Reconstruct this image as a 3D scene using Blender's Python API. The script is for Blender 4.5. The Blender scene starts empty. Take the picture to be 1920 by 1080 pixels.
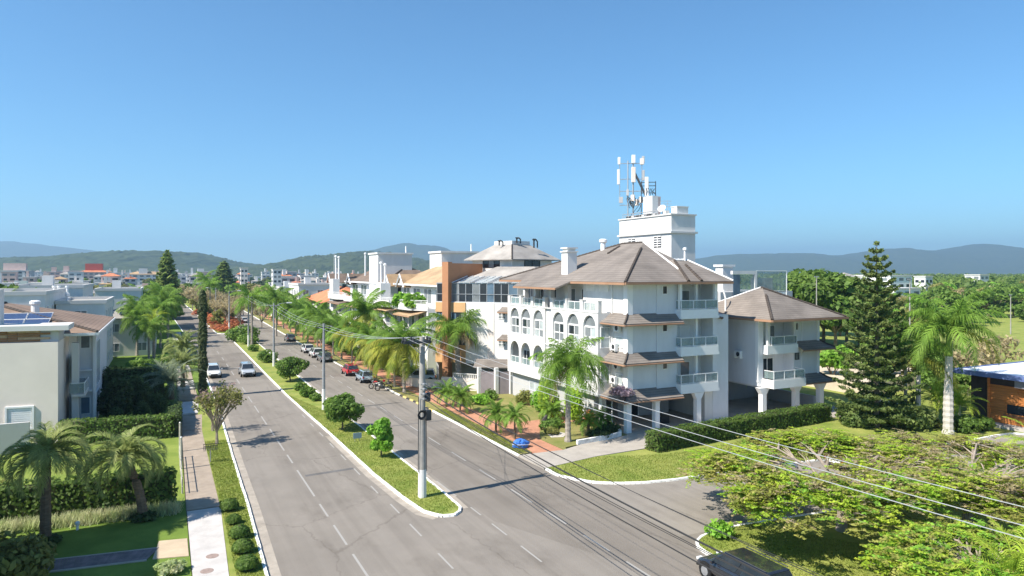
import bpy, math, random
import numpy as np
from mathutils import Vector, Matrix, noise as mnoise

# ------------------------------------------------------------------ camera, sky, sun, exposure
S = bpy.context.scene
COL = S.collection
R = math.radians
CAM_H = 14.0
F_PX = 1300.0                       # focal length over a 1920 wide frame
YAW = math.atan(650.0 / F_PX)       # the avenue runs along +Y; the camera looks 26.6 degrees to its right
CA, SA = math.cos(YAW), math.sin(YAW)
cam_data = bpy.data.cameras.new('camera')
cam_data.sensor_width = 36.0
cam_data.lens = F_PX / 1920.0 * 36.0
cam_data.shift_y = -30.0 / 1920.0
cam_data.clip_start = 0.5
cam_data.clip_end = 60000.0
cam = bpy.data.objects.new('camera', cam_data)
cam.location = (0, 0, CAM_H)
cam.rotation_euler = (R(90), 0, -YAW)
COL.objects.link(cam)
S.camera = cam

SUN_DIR = Vector((9.0, 0.95, -9.9)).normalized()     # the way the light travels
SUN_EL = math.asin(-SUN_DIR.z)
SUN_AZ = math.atan2(-SUN_DIR.x, -SUN_DIR.y)         # clockwise from +Y
world = bpy.data.worlds.new('World')
S.world = world
world.use_nodes = True
wn = world.node_tree
bg = wn.nodes['Background']
sky = wn.nodes.new('ShaderNodeTexSky')
sky.sky_type = 'NISHITA'
sky.sun_disc = False
sky.sun_elevation = SUN_EL
sky.sun_rotation = SUN_AZ
sky.altitude = 20
sky.air_density = 1.0
sky.dust_density = 0.0
sky.ozone_density = 6.0
tint = wn.nodes.new('ShaderNodeMixRGB')     # the clear, slightly cyan sky of the photograph's white balance
tint.blend_type = 'MULTIPLY'
tint.inputs[0].default_value = 1.0
tint.inputs[2].default_value = (0.575, 0.83, 0.89, 1)
wn.links.new(sky.outputs[0], tint.inputs[1])
wn.links.new(tint.outputs[0], bg.inputs['Color'])
bg.inputs['Strength'].default_value = 0.108
sun_data = bpy.data.lights.new('sun', 'SUN')
sun_data.energy = 5.0
sun_data.angle = R(0.5)
sun_data.color = (1.0, 0.93, 0.83)
sun = bpy.data.objects.new('sun', sun_data)
sun.rotation_euler = SUN_DIR.to_track_quat('-Z', 'Y').to_euler()
sun.location = (-40, -10, 60)
COL.objects.link(sun)
vs = S.view_settings
vs.view_transform = 'Standard'
vs.look = 'None'
vs.exposure = 0.86
vs.gamma = 1.0
vs.use_curve_mapping = False
S.cycles.use_denoising = True
S.cycles.max_bounces = 8
S.cycles.transparent_max_bounces = 8
S.cycles.volume_bounces = 0

rnd = random.Random(11)
rng = np.random.default_rng(11)


# ------------------------------------------------------------------ surveying: from sight lines to real positions
def G(u, v, z=0.0):
    k = (CAM_H - z) / (v - 510.0)
    xc, d = (u - 960.0) * k, F_PX * k
    return xc * CA + d * SA, -xc * SA + d * CA


def D(u, d):
    xc = (u - 960.0) * d / F_PX
    return xc * CA + d * SA, -xc * SA + d * CA


def YX(u, X):
    t = (u - 960.0) / F_PX
    return (X * CA - t * X * SA) / (SA + t * CA)


def XY(u, Y):
    t = (u - 960.0) / F_PX
    return (t * Y * CA + Y * SA) / (CA - t * SA)


def ZV(v, d):
    return CAM_H - (v - 510.0) * d / F_PX


def dep(X, Y):
    return X * SA + Y * CA


# ------------------------------------------------------------------ materials
MATS = {}


def mat(name, col, rough=0.85, var=0.12, scale=1.5, bump=0.0, bscale=None, spec=0.3, metal=0.0, col2=None, stretch=None,
        island=0.0, trans=0.0, thresh=None, detail=4.0, coat=0.0, emit=None):
    if name in MATS:
        return MATS[name]
    m = bpy.data.materials.new(name)
    m.use_nodes = True
    nt = m.node_tree
    N, L = nt.nodes, nt.links
    p = N['Principled BSDF']
    p.inputs['Roughness'].default_value = rough
    p.inputs['Specular IOR Level'].default_value = spec
    p.inputs['Metallic'].default_value = metal
    if coat:
        p.inputs['Coat Weight'].default_value = coat
        p.inputs['Coat Roughness'].default_value = 0.05
    tc = N.new('ShaderNodeTexCoord')
    vec = tc.outputs['Object']
    if stretch:
        mp = N.new('ShaderNodeMapping')
        mp.inputs['Scale'].default_value = stretch
        L.new(vec, mp.inputs['Vector'])
        vec = mp.outputs[0]
    nz = N.new('ShaderNodeTexNoise')
    nz.inputs['Scale'].default_value = scale
    nz.inputs['Detail'].default_value = detail
    nz.inputs['Roughness'].default_value = 0.65
    L.new(vec, nz.inputs['Vector'])
    rp = N.new('ShaderNodeValToRGB')
    lo, hi = thresh or (0.32, 0.68)
    rp.color_ramp.elements[0].position = lo
    rp.color_ramp.elements[1].position = hi
    a = [max(0, c * (1 - var)) for c in col]
    b = list(col2) if col2 else [min(1, c * (1 + var)) for c in col]
    rp.color_ramp.elements[0].color = (*a, 1)
    rp.color_ramp.elements[1].color = (*b, 1)
    L.new(nz.outputs['Fac'], rp.inputs['Fac'])
    out = rp.outputs['Color']
    if island:
        ge = N.new('ShaderNodeNewGeometry')
        mr = N.new('ShaderNodeMapRange')
        mr.inputs['To Min'].default_value = 1 - island
        mr.inputs['To Max'].default_value = 1 + island
        L.new(ge.outputs['Random Per Island'], mr.inputs['Value'])
        oi = N.new('ShaderNodeObjectInfo')
        mr2 = N.new('ShaderNodeMapRange')
        mr2.inputs['To Min'].default_value = 1 - island * 0.5
        mr2.inputs['To Max'].default_value = 1 + island * 0.5
        L.new(oi.outputs['Random'], mr2.inputs['Value'])
        mu = N.new('ShaderNodeMath')
        mu.operation = 'MULTIPLY'
        L.new(mr.outputs[0], mu.inputs[0])
        L.new(mr2.outputs[0], mu.inputs[1])
        vm = N.new('ShaderNodeVectorMath')
        vm.operation = 'SCALE'
        L.new(out, vm.inputs[0])
        L.new(mu.outputs[0], vm.inputs['Scale'])
        out = vm.outputs[0]
    L.new(out, p.inputs['Base Color'])
    if bump:
        n2 = N.new('ShaderNodeTexNoise')
        n2.inputs['Scale'].default_value = bscale or scale * 8
        n2.inputs['Detail'].default_value = 5
        L.new(vec, n2.inputs['Vector'])
        bp = N.new('ShaderNodeBump')
        bp.inputs['Strength'].default_value = bump
        bp.inputs['Distance'].default_value = 0.05
        L.new(n2.outputs['Fac'], bp.inputs['Height'])
        L.new(bp.outputs[0], p.inputs['Normal'])
    if trans:
        tr = N.new('ShaderNodeBsdfTranslucent')
        L.new(out, tr.inputs['Color'])
        mx = N.new('ShaderNodeMixShader')
        mx.inputs[0].default_value = trans
        L.new(p.outputs[0], mx.inputs[1])
        L.new(tr.outputs[0], mx.inputs[2])
        L.new(mx.outputs[0], N['Material Output'].inputs['Surface'])
    if emit:
        p.inputs['Emission Color'].default_value = (*emit, 1)
    MATS[name] = m
    return m


def tile_mat(name, col, course=0.17, var=0.2):
    """clay roof tiles: courses follow the height of the slope, ribs are fine relief"""
    m = mat(name, col, rough=0.9, var=var, scale=0.5, detail=6)
    nt = m.node_tree
    N, L = nt.nodes, nt.links
    p = N['Principled BSDF']
    base = p.inputs['Base Color'].links[0].from_socket
    ge = N.new('ShaderNodeNewGeometry')
    sp = N.new('ShaderNodeSeparateXYZ')
    L.new(ge.outputs['Position'], sp.inputs[0])
    dv = N.new('ShaderNodeMath'); dv.operation = 'DIVIDE'; dv.inputs[1].default_value = course
    L.new(sp.outputs['Z'], dv.inputs[0])
    fr = N.new('ShaderNodeMath'); fr.operation = 'FRACT'
    L.new(dv.outputs[0], fr.inputs[0])
    r2 = N.new('ShaderNodeValToRGB')
    r2.color_ramp.elements[0].position = 0.0
    r2.color_ramp.elements[0].color = (0.45, 0.42, 0.4, 1)
    r2.color_ramp.elements[1].position = 0.22
    r2.color_ramp.elements[1].color = (1, 1, 1, 1)
    L.new(fr.outputs[0], r2.inputs[0])
    n3 = N.new('ShaderNodeTexNoise'); n3.inputs['Scale'].default_value = 3.2; n3.inputs['Detail'].default_value = 3
    r3 = N.new('ShaderNodeMapRange'); r3.inputs['To Min'].default_value = 0.72; r3.inputs['To Max'].default_value = 1.25
    L.new(n3.outputs['Fac'], r3.inputs['Value'])
    mx = N.new('ShaderNodeMixRGB'); mx.blend_type = 'MULTIPLY'; mx.inputs[0].default_value = 1
    L.new(base, mx.inputs[1]); L.new(r2.outputs[0], mx.inputs[2])
    vm = N.new('ShaderNodeVectorMath'); vm.operation = 'SCALE'
    L.new(mx.outputs[0], vm.inputs[0]); L.new(r3.outputs[0], vm.inputs['Scale'])
    L.new(vm.outputs[0], p.inputs['Base Color'])
    bp = N.new('ShaderNodeBump'); bp.inputs['Strength'].default_value = 0.6; bp.inputs['Distance'].default_value = 0.04
    L.new(fr.outputs[0], bp.inputs['Height']); L.new(bp.outputs[0], p.inputs['Normal'])
    return m


def glass_mat(name, col, rough=0.06, alpha=1.0):
    m = mat(name, col, rough=rough, var=0.25, scale=0.7, spec=0.6)
    if alpha < 1:
        m.node_tree.nodes['Principled BSDF'].inputs['Alpha'].default_value = alpha
    return m


def asphalt_mat(name, col):
    """worn asphalt: tyre-polished streaks along the road, patches, fine cracks, grit"""
    m = mat(name, col, 0.93, 0.1, 0.22, 0.25, 14.0, detail=9)
    nt = m.node_tree
    N, L = nt.nodes, nt.links
    p = N['Principled BSDF']
    base = p.inputs['Base Color'].links[0].from_socket
    tc = N.new('ShaderNodeTexCoord')
    def layer(base, fac, lo, hi, c):
        r = N.new('ShaderNodeMapRange'); r.inputs['From Min'].default_value = lo; r.inputs['From Max'].default_value = hi
        L.new(fac, r.inputs['Value'])
        mx = N.new('ShaderNodeMixRGB'); mx.blend_type = 'MULTIPLY'; mx.inputs[2].default_value = (*c, 1)
        L.new(r.outputs[0], mx.inputs[0]); L.new(base, mx.inputs[1])
        return mx.outputs[0]
    def tex(kind, scale, st=(1, 1, 1), detail=4):
        mp = N.new('ShaderNodeMapping'); mp.inputs['Scale'].default_value = st
        L.new(tc.outputs['Object'], mp.inputs['Vector'])
        t = N.new(kind); t.inputs['Scale'].default_value = scale
        if kind == 'ShaderNodeTexNoise': t.inputs['Detail'].default_value = detail; t.inputs['Roughness'].default_value = .6
        L.new(mp.outputs[0], t.inputs['Vector'])
        return t
    st = tex('ShaderNodeTexNoise', 1.1, (1, .025, 1), 3)
    base = layer(base, st.outputs['Fac'], .45, .64, (.87, .865, .86))
    bl = tex('ShaderNodeTexNoise', .35, (1, .5, 1), 8)
    base = layer(base, bl.outputs['Fac'], .56, .72, (.76, .75, .74))
    pa = tex('ShaderNodeTexVoronoi', .07, (1, .4, 1)); pa.distance = 'CHEBYCHEV'
    sp = N.new('ShaderNodeSeparateColor'); L.new(pa.outputs['Color'], sp.inputs[0])
    base = layer(base, sp.outputs[0], .7, .72, (.88, .87, .86))
    cr = tex('ShaderNodeTexVoronoi', .11, (1, .6, 1)); cr.feature = 'DISTANCE_TO_EDGE'
    dn = tex('ShaderNodeTexNoise', 1.3, (1, 1, 1), 6)
    va = N.new('ShaderNodeVectorMath'); va.operation = 'MULTIPLY_ADD'; va.inputs[1].default_value = (.9, .9, 0)
    L.new(dn.outputs['Color'], va.inputs[0]); L.new(cr.inputs['Vector'].links[0].from_socket, va.inputs[2]); L.new(va.outputs[0], cr.inputs['Vector'])
    base = layer(base, cr.outputs['Distance'], .005, .0015, (.82, .81, .8))
    gr = tex('ShaderNodeTexNoise', 40, (1, 1, 1), 2)
    base = layer(base, gr.outputs['Fac'], .5, .7, (.8, .8, .8))
    L.new(base, p.inputs['Base Color'])
    return m


ASPHALT = asphalt_mat('asphalt', (0.24, 0.215, 0.185))
ASPHALT2 = asphalt_mat('asphalt_side', (0.295, 0.268, 0.234))
LINE = mat('road_paint', (0.48, 0.465, 0.43), 0.8, 0.3, 5.0, col2=(0.33, 0.315, 0.29), detail=8)
GUTTER = mat('gutter', (0.34, 0.3, 0.25), 0.92, 0.2, 1.0, 0.2)
KERB = mat('kerb_paint', (0.78, 0.77, 0.73), 0.85, 0.3, 2.2, 0.3, island=0.12, detail=8)
KERB_Y = mat('kerb_yellow', (0.72, 0.56, 0.2), 0.85, 0.2, 1.3, 0.2)
KERB_K = mat('kerb_black', (0.05, 0.05, 0.05), 0.85, 0.2, 1.3, 0.2)
LAWN = mat('lawn', (0.19, 0.27, 0.04), 0.95, 0.18, 0.45, 0.9, 22.0, col2=(0.32, 0.33, 0.085), detail=12)
LAWN2 = mat('lawn_dry', (0.2, 0.24, 0.05), 0.95, 0.25, 0.3, 0.9, 20.0, col2=(0.3, 0.25, 0.1), detail=10)
TRIM = mat('white_trim', (0.84, 0.835, 0.82), 0.85, 0.03, 0.6, 0.1, 12.0)
PANEL = mat('grey_panel', (0.68, 0.685, 0.7), 0.88, 0.06, 0.9, 0.1, 12.0, stretch=(1, 1, .3), detail=8)
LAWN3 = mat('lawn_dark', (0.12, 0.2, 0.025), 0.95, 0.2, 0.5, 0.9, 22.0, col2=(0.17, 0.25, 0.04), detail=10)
EARTH = mat('earth', (0.12, 0.14, 0.06), 0.95, 0.35, 0.02, 0.4, 3.0, col2=(0.2, 0.18, 0.1), detail=12)
BRICKPATH = mat('brick_red_paving', (0.44, 0.215, 0.135), 0.92, 0.16, 0.8, 0.3, 8.0, detail=8)
CONCRETE = mat('concrete', (0.44, 0.41, 0.37), 0.92, 0.12, 0.8, 0.3, 10.0, detail=8)
PALECON = mat('pale_concrete', (0.38, 0.345, 0.3), 0.92, 0.12, 0.9, 0.3, 10.0, detail=8)
PAVE = mat('pale_paving', (0.5, 0.475, 0.45), 0.92, 0.14, 0.9, 0.3, 10.0, detail=8)
TANCON = mat('tan_paving', (0.33, 0.27, 0.21), 0.92, 0.16, 1.2, 0.3, 10.0, detail=8)
WHITE = mat('white_render', (0.68, 0.672, 0.65), 0.85, 0.07, 0.9, 0.1, 12.0, stretch=(1, 1, .35), detail=8)
WHITE2 = mat('offwhite_render', (0.6, 0.59, 0.565), 0.88, 0.05, 0.5, 0.1, 12.0, stretch=(1, 1, .35), detail=8)
GREYW = mat('grey_render', (0.47, 0.47, 0.47), 0.88, 0.05, 0.4, 0.1, 10.0, stretch=(1, 1, .35), detail=8)
BEIGEW = mat('beige_render', (0.78, 0.69, 0.62), 0.88, 0.05, 0.4, 0.1, 10.0)
ORANGEW = mat('orange_render', (0.45, 0.22, 0.115), 0.88, 0.07, 0.5, 0.1, 10.0)
OCHREW = mat('ochre_render', (0.6, 0.37, 0.18), 0.88, 0.07, 0.5, 0.1, 10.0)
PINKW = mat('pink_render', (0.62, 0.46, 0.4), 0.88, 0.07, 0.5, 0.1, 10.0)
REDW = mat('red_render', (0.5, 0.1, 0.06), 0.88, 0.07, 0.5)
TILE = tile_mat('brown_roof_tiles', (0.215, 0.188, 0.165))
TILE_B = tile_mat('tan_roof_tiles', (0.42, 0.29, 0.17))
TILE_G = tile_mat('pale_roof_tiles', (0.36, 0.335, 0.305))
TILE_N = tile_mat('low_brown_tiles', (0.27, 0.19, 0.14), 0.085)
TILE_D = tile_mat('dark_roof_tiles', (0.2, 0.15, 0.115))
TILE_O = tile_mat('orange_roof_tiles', (0.58, 0.22, 0.11))
RIDGE = mat('ridge_tile', (0.08, 0.065, 0.055), 0.9, 0.2, 2.0)
FASCIA = mat('fascia_board', (0.36, 0.21, 0.13), 0.8, 0.1, 1.0)
FRAMEW = mat('white_frame', (0.8, 0.8, 0.79), 0.5, 0.03, 2.0)
FRAMED = mat('dark_frame', (0.03, 0.032, 0.035), 0.4, 0.1, 2.0)
GLASSD = glass_mat('dark_glass', (0.025, 0.033, 0.042))
GLASSM = glass_mat('grey_glass', (0.19, 0.21, 0.22), 0.1)
GLASSL = glass_mat('pale_glass', (0.42, 0.47, 0.47), 0.12)
GLASSG = glass_mat('green_glass', (0.3, 0.4, 0.4), 0.08, 0.42)
GLASSB = glass_mat('blue_glass', (0.1, 0.16, 0.22), 0.08)
SHUTTER = mat('roller_shutter', (0.76, 0.75, 0.71), 0.7, 0.04, 1.0)
STEEL = mat('galvanised_steel', (0.45, 0.46, 0.47), 0.45, 0.12, 4.0, metal=0.6)
DARKMETAL = mat('dark_metal', (0.06, 0.065, 0.07), 0.5, 0.15, 4.0, metal=0.4)
POLEC = mat('pole_concrete', (0.33, 0.315, 0.29), 0.9, 0.15, 2.0, 0.2)
POLEW = mat('pole_whitewash', (0.7, 0.69, 0.67), 0.85, 0.08, 2.0)
RUBBER = mat('rubber', (0.018, 0.018, 0.018), 0.8, 0.1, 4.0)
WIRE = mat('wire_black', (0.035, 0.035, 0.035), 0.7, 0.1, 1.0)
WIREL = mat('wire_aluminium', (0.62, 0.62, 0.62), 0.42, 0.1, 1.0, metal=0.5)
WOOD = mat('timber', (0.26, 0.14, 0.07), 0.75, 0.3, 2.0, 0.2, stretch=(1, 1, 8))
DECK = mat('deck_board', (0.2, 0.16, 0.16), 0.8, 0.25, 2.0, 0.2, island=0.2)
BARK = mat('bark', (0.2, 0.16, 0.12), 0.95, 0.3, 3.0, 0.6, 14.0)
BARKP = mat('palm_bark', (0.33, 0.29, 0.25), 0.95, 0.25, 2.0, 0.5, 10.0, stretch=(1, 1, 5))
BARKB = mat('brown_palm_bark', (0.17, 0.12, 0.08), 0.95, 0.3, 3.0, 0.6, 10.0, stretch=(1, 1, 4))
SHAFT = mat('crownshaft', (0.2, 0.3, 0.05), 0.5, 0.15, 2.0)


def leafm(name, a, b, isl=0.35, tr=0.5, scale=0.55, rough=0.6):
    a, b = [tuple(min(.6, c * 2.1) for c in q) for q in (a, b)]
    return mat(name, a, rough, 0.0, scale, col2=b, island=isl, trans=tr, spec=0.35, thresh=(0.36, 0.64))


L_GREEN = leafm('leaf_green', (0.05, 0.095, 0.016), (0.105, 0.16, 0.03))
L_BRIGHT = leafm('leaf_bright', (0.085, 0.18, 0.02), (0.16, 0.27, 0.035))
L_LIME = leafm('leaf_lime', (0.14, 0.23, 0.02), (0.25, 0.3, 0.035))
L_DARK = leafm('leaf_dark', (0.028, 0.05, 0.016), (0.055, 0.08, 0.026))
L_OLIVE = leafm('leaf_olive', (0.1, 0.115, 0.03), (0.17, 0.165, 0.05))
L_DRY = leafm('leaf_dry', (0.2, 0.165, 0.085), (0.3, 0.24, 0.14))
L_PINE = leafm('leaf_pine', (0.06, 0.095, 0.026), (0.12, 0.15, 0.045))
L_HEDGE = leafm('leaf_hedge', (0.045, 0.085, 0.016), (0.09, 0.135, 0.026), scale=1.2)
L_RED = leafm('leaf_red', (0.23, 0.065, 0.035), (0.26, 0.12, 0.05), scale=0.5)
L_SILVER = leafm('leaf_silver', (0.075, 0.105, 0.065), (0.14, 0.165, 0.115))
L_PALM = leafm('palm_green', (0.07, 0.13, 0.018), (0.12, 0.19, 0.03))
L_PALMY = leafm('palm_yellow', (0.1, 0.14, 0.018), (0.2, 0.2, 0.03))
L_PALMB = leafm('palm_bluish', (0.105, 0.14, 0.042), (0.2, 0.22, 0.08))
L_PALMD = leafm('palm_dead', (0.16, 0.12, 0.075), (0.26, 0.19, 0.12))
L_TUFT = leafm('grass_tuft', (0.2, 0.26, 0.09), (0.34, 0.38, 0.18))
L_FOREST = leafm('leaf_forest', (0.05, 0.085, 0.018), (0.1, 0.14, 0.03), scale=0.12)


# ------------------------------------------------------------------ scene tree helpers
def props(o, label=None, cat=None, group=None, kind=None):
    if label: o['label'] = label
    if cat: o['category'] = cat
    if group: o['group'] = group
    if kind: o['kind'] = kind
    return o


def thing(name, label, cat, loc=(0, 0, 0), group=None, rz=0.0):
    o = bpy.data.objects.new(name, None)
    o.empty_display_size = 0.5
    o.location = loc
    o.rotation_euler = (0, 0, rz)
    COL.objects.link(o)
    return props(o, label, cat, group)


def attach(o, parent):
    o.parent = parent
    if parent is not None and parent.type == 'EMPTY' and not parent.get('local'):
        o.matrix_parent_inverse = Matrix.Translation(-parent.location)


def put(name, me, parent=None, M=None, **kw):
    o = bpy.data.objects.new(name, me)
    COL.objects.link(o)
    if parent is not None:
        attach(o, parent)
    if M is not None:
        o.matrix_basis = M
    props(o, **kw)
    return o


def copy_tree(o, parent=None):
    c = o.copy()
    COL.objects.link(c)
    if parent is not None:
        c.parent = parent
        c.matrix_parent_inverse = o.matrix_parent_inverse.copy()
    for ch in o.children:
        copy_tree(ch, c)
    return c


def place(proto, loc, rz=0.0, s=1.0, label=None, group=None, cat=None):
    """first call moves the prototype itself, later calls copy it with all of its parts"""
    o = proto if not proto.get('used') else copy_tree(proto)
    proto['used'] = 1
    o.location = loc
    o.rotation_euler = (0, 0, rz)
    o.scale = (s, s, s) if not isinstance(s, tuple) else s
    props(o, label, cat, group)
    return o


class MB:
    def __init__(self):
        self.v, self.f, self.mi = [], [], []
        self.cur = 0

    def add(self, pts, faces):
        n = len(self.v)
        self.v.extend([tuple(p) for p in pts])
        for f in faces:
            self.f.append([n + i for i in f])
            self.mi.append(self.cur)

    def box(self, x0, x1, y0, y1, z0, z1):
        if x0 > x1: x0, x1 = x1, x0
        if y0 > y1: y0, y1 = y1, y0
        if z0 > z1: z0, z1 = z1, z0
        self.add([(x0, y0, z0), (x1, y0, z0), (x1, y1, z0), (x0, y1, z0), (x0, y0, z1), (x1, y0, z1), (x1, y1, z1), (x0, y1, z1)],
                 [(0, 3, 2, 1), (4, 5, 6, 7), (0, 1, 5, 4), (1, 2, 6, 5), (2, 3, 7, 6), (3, 0, 4, 7)])
        return self

    def obox(self, c, r, s, rz):
        """box centred at c, half sizes s, turned rz about z"""
        co, si = math.cos(rz), math.sin(rz)
        pts = []
        for dz in (-1, 1):
            for dx, dy in ((-1, -1), (1, -1), (1, 1), (-1, 1)):
                x, y = dx * s[0], dy * s[1]
                pts.append((c[0] + x * co - y * si, c[1] + x * si + y * co, c[2] + dz * s[2]))
        self.add(pts, [(0, 3, 2, 1), (4, 5, 6, 7), (0, 1, 5, 4), (1, 2, 6, 5), (2, 3, 7, 6), (3, 0, 4, 7)])
        return self

    def prism(self, poly, z0, z1):
        n = len(poly)
        a = sum(poly[i][0] * poly[(i + 1) % n][1] - poly[(i + 1) % n][0] * poly[i][1] for i in range(n))
        if a < 0: poly = poly[::-1]
        self.add([(p[0], p[1], z0) for p in poly] + [(p[0], p[1], z1) for p in poly],
                 [tuple(range(n))[::-1], tuple(range(n, 2 * n))] + [(i, (i + 1) % n, n + (i + 1) % n, n + i) for i in range(n)])
        return self

    def sheet(self, poly, z):
        n = len(poly)
        a = sum(poly[i][0] * poly[(i + 1) % n][1] - poly[(i + 1) % n][0] * poly[i][1] for i in range(n))
        if a < 0: poly = poly[::-1]
        self.add([(p[0], p[1], z) for p in poly], [tuple(range(n))])
        return self

    def face(self, *pts):
        self.add(pts, [tuple(range(len(pts)))])
        return self

    def slab(self, pts, t):
        """polygon in space given a thickness t downwards"""
        n = len(pts)
        low = [(p[0], p[1], p[2] - t) for p in pts]
        self.add(list(pts) + low, [tuple(range(n)), tuple(range(2 * n - 1, n - 1, -1))] + [((i + 1) % n, i, n + i, n + (i + 1) % n) for i in range(n)])
        return self

    def tube(self, path, rad, n=6, cap=True):
        rings = []
        path = [Vector(p) for p in path]
        if not hasattr(rad, '__len__'): rad = [rad] * len(path)
        for i, p in enumerate(path):
            t = (path[min(i + 1, len(path) - 1)] - path[max(i - 1, 0)])
            t = t.normalized() if t.length > 1e-9 else Vector((0, 0, 1))
            a = t.orthogonal().normalized() if abs(t.z) < 0.95 else Vector((1, 0, 0))
            a = (a - t * a.dot(t)).normalized()
            if abs(t.z) < 0.95:
                a = Vector((0, 0, 1)).cross(t).normalized()
            b = t.cross(a)
            rings.append([p + (a * math.cos(2 * math.pi * k / n) + b * math.sin(2 * math.pi * k / n)) * rad[i] for k in range(n)])
        pts = [q for r in rings for q in r]
        fs = [(i * n + k, i * n + (k + 1) % n, (i + 1) * n + (k + 1) % n, (i + 1) * n + k) for i in range(len(path) - 1) for k in range(n)]
        if cap:
            fs.append(tuple(range(n))[::-1])
            fs.append(tuple((len(path) - 1) * n + k for k in range(n)))
        self.add(pts, fs)
        return self

    def lathe(self, prof, c=(0, 0, 0), n=12):
        pts = [(c[0] + r * math.cos(2 * math.pi * k / n), c[1] + r * math.sin(2 * math.pi * k / n), c[2] + z) for r, z in prof for k in range(n)]
        fs = [(i * n + k, i * n + (k + 1) % n, (i + 1) * n + (k + 1) % n, (i + 1) * n + k) for i in range(len(prof) - 1) for k in range(n)]
        fs.append(tuple(range(n))[::-1])
        fs.append(tuple((len(prof) - 1) * n + k for k in range(n)))
        self.add(pts, fs)
        return self

    def mesh(self, name, m=None, smooth=False):
        me = bpy.data.meshes.new(name)
        me.from_pydata(self.v, [], self.f)
        for q in (m if isinstance(m, (list, tuple)) else [m]):
            if q: me.materials.append(q)
        if isinstance(m, (list, tuple)):
            me.polygons.foreach_set('material_index', self.mi)
        if smooth:
            me.polygons.foreach_set('use_smooth', [True] * len(me.polygons))
        me.update()
        return me

    def build(self, name, m, parent=None, smooth=False, bevel=0.0, M=None, **kw):
        o = put(name, self.mesh(name, m, smooth), parent, M, **kw)
        if bevel:
            b = o.modifiers.new('edge', 'BEVEL')
            b.width = bevel
            b.segments = 2
            b.limit_method = 'ANGLE'
        return o


def np_mesh(name, V, F, m, smooth=False):
    me = bpy.data.meshes.new(name)
    k = F.shape[1]
    me.vertices.add(len(V))
    me.vertices.foreach_set('co', np.ascontiguousarray(V, dtype=np.float32).ravel())
    me.loops.add(F.size)
    me.loops.foreach_set('vertex_index', np.ascontiguousarray(F, dtype=np.int32).ravel())
    me.polygons.add(len(F))
    me.polygons.foreach_set('loop_start', np.arange(0, F.size, k, dtype=np.int32))
    if m: me.materials.append(m)
    me.update(calc_edges=True)
    if smooth:
        me.polygons.foreach_set('use_smooth', [True] * len(me.polygons))
    return me


class Fac:
    """a facade: origin, direction along it, outward normal"""
    def __init__(self, o, r, n):
        self.o, self.r, self.n = Vector((*o[:2], 0)), Vector((*r[:2], 0)).normalized(), Vector((*n[:2], 0)).normalized()

    def p(self, x, z, d=0.0):
        q = self.o + self.r * x + self.n * d
        return (q.x, q.y, z)

    def box(self, mb, x0, x1, z0, z1, d0, d1):
        a = [self.p(x0, z0, d0), self.p(x1, z0, d0), self.p(x1, z0, d1), self.p(x0, z0, d1)]
        b = [(p[0], p[1], z1) for p in a]
        flip = self.r.cross(self.n).z < 0
        fs = [(0, 3, 2, 1), (4, 5, 6, 7), (0, 1, 5, 4), (1, 2, 6, 5), (2, 3, 7, 6), (3, 0, 4, 7)]
        if flip: fs = [f[::-1] for f in fs]
        mb.add(a + b, fs)
        return mb


def window(F, x0, x1, z0, z1, parent, nv=1, nh=0, fw=0.07, fm=None, gm=None, proud=0.06, name='window', base=0.0):
    """a frame with its mullions (a part) and the panes behind it (sub-parts)"""
    if x0 > x1: x0, x1 = x1, x0
    m = MB()
    F.box(m, x0, x1, z0, z0 + fw, base, base + proud)
    F.box(m, x0, x1, z1 - fw, z1, base, base + proud)
    F.box(m, x0, x0 + fw, z0 + fw, z1 - fw, base, base + proud)
    F.box(m, x1 - fw, x1, z0 + fw, z1 - fw, base, base + proud)
    for i in range(1, nv + 1):
        if nv < 1: break
        x = x0 + (x1 - x0) * i / (nv + 1)
        F.box(m, x - fw / 2, x + fw / 2, z0 + fw, z1 - fw, base + .002, base + proud - .006)
    for j in range(1, nh + 1):
        z = z0 + (z1 - z0) * j / (nh + 1)
        F.box(m, x0 + fw, x1 - fw, z - fw / 2, z + fw / 2, base + .004, base + proud - .012)
    fr = m.build(name, fm or FRAMEW, parent)
    xs = [x0 + (x1 - x0) * i / (nv + 1) for i in range(nv + 2)]
    for i in range(nv + 1):
        g = MB()
        F.box(g, xs[i] + fw / 2, xs[i + 1] - fw / 2, z0 + fw / 2, z1 - fw / 2, base + 0.003, base + 0.018)
        g.build('pane', gm[i % len(gm)] if isinstance(gm, (list, tuple)) else (gm or GLASSD), fr)
    return fr


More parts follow.
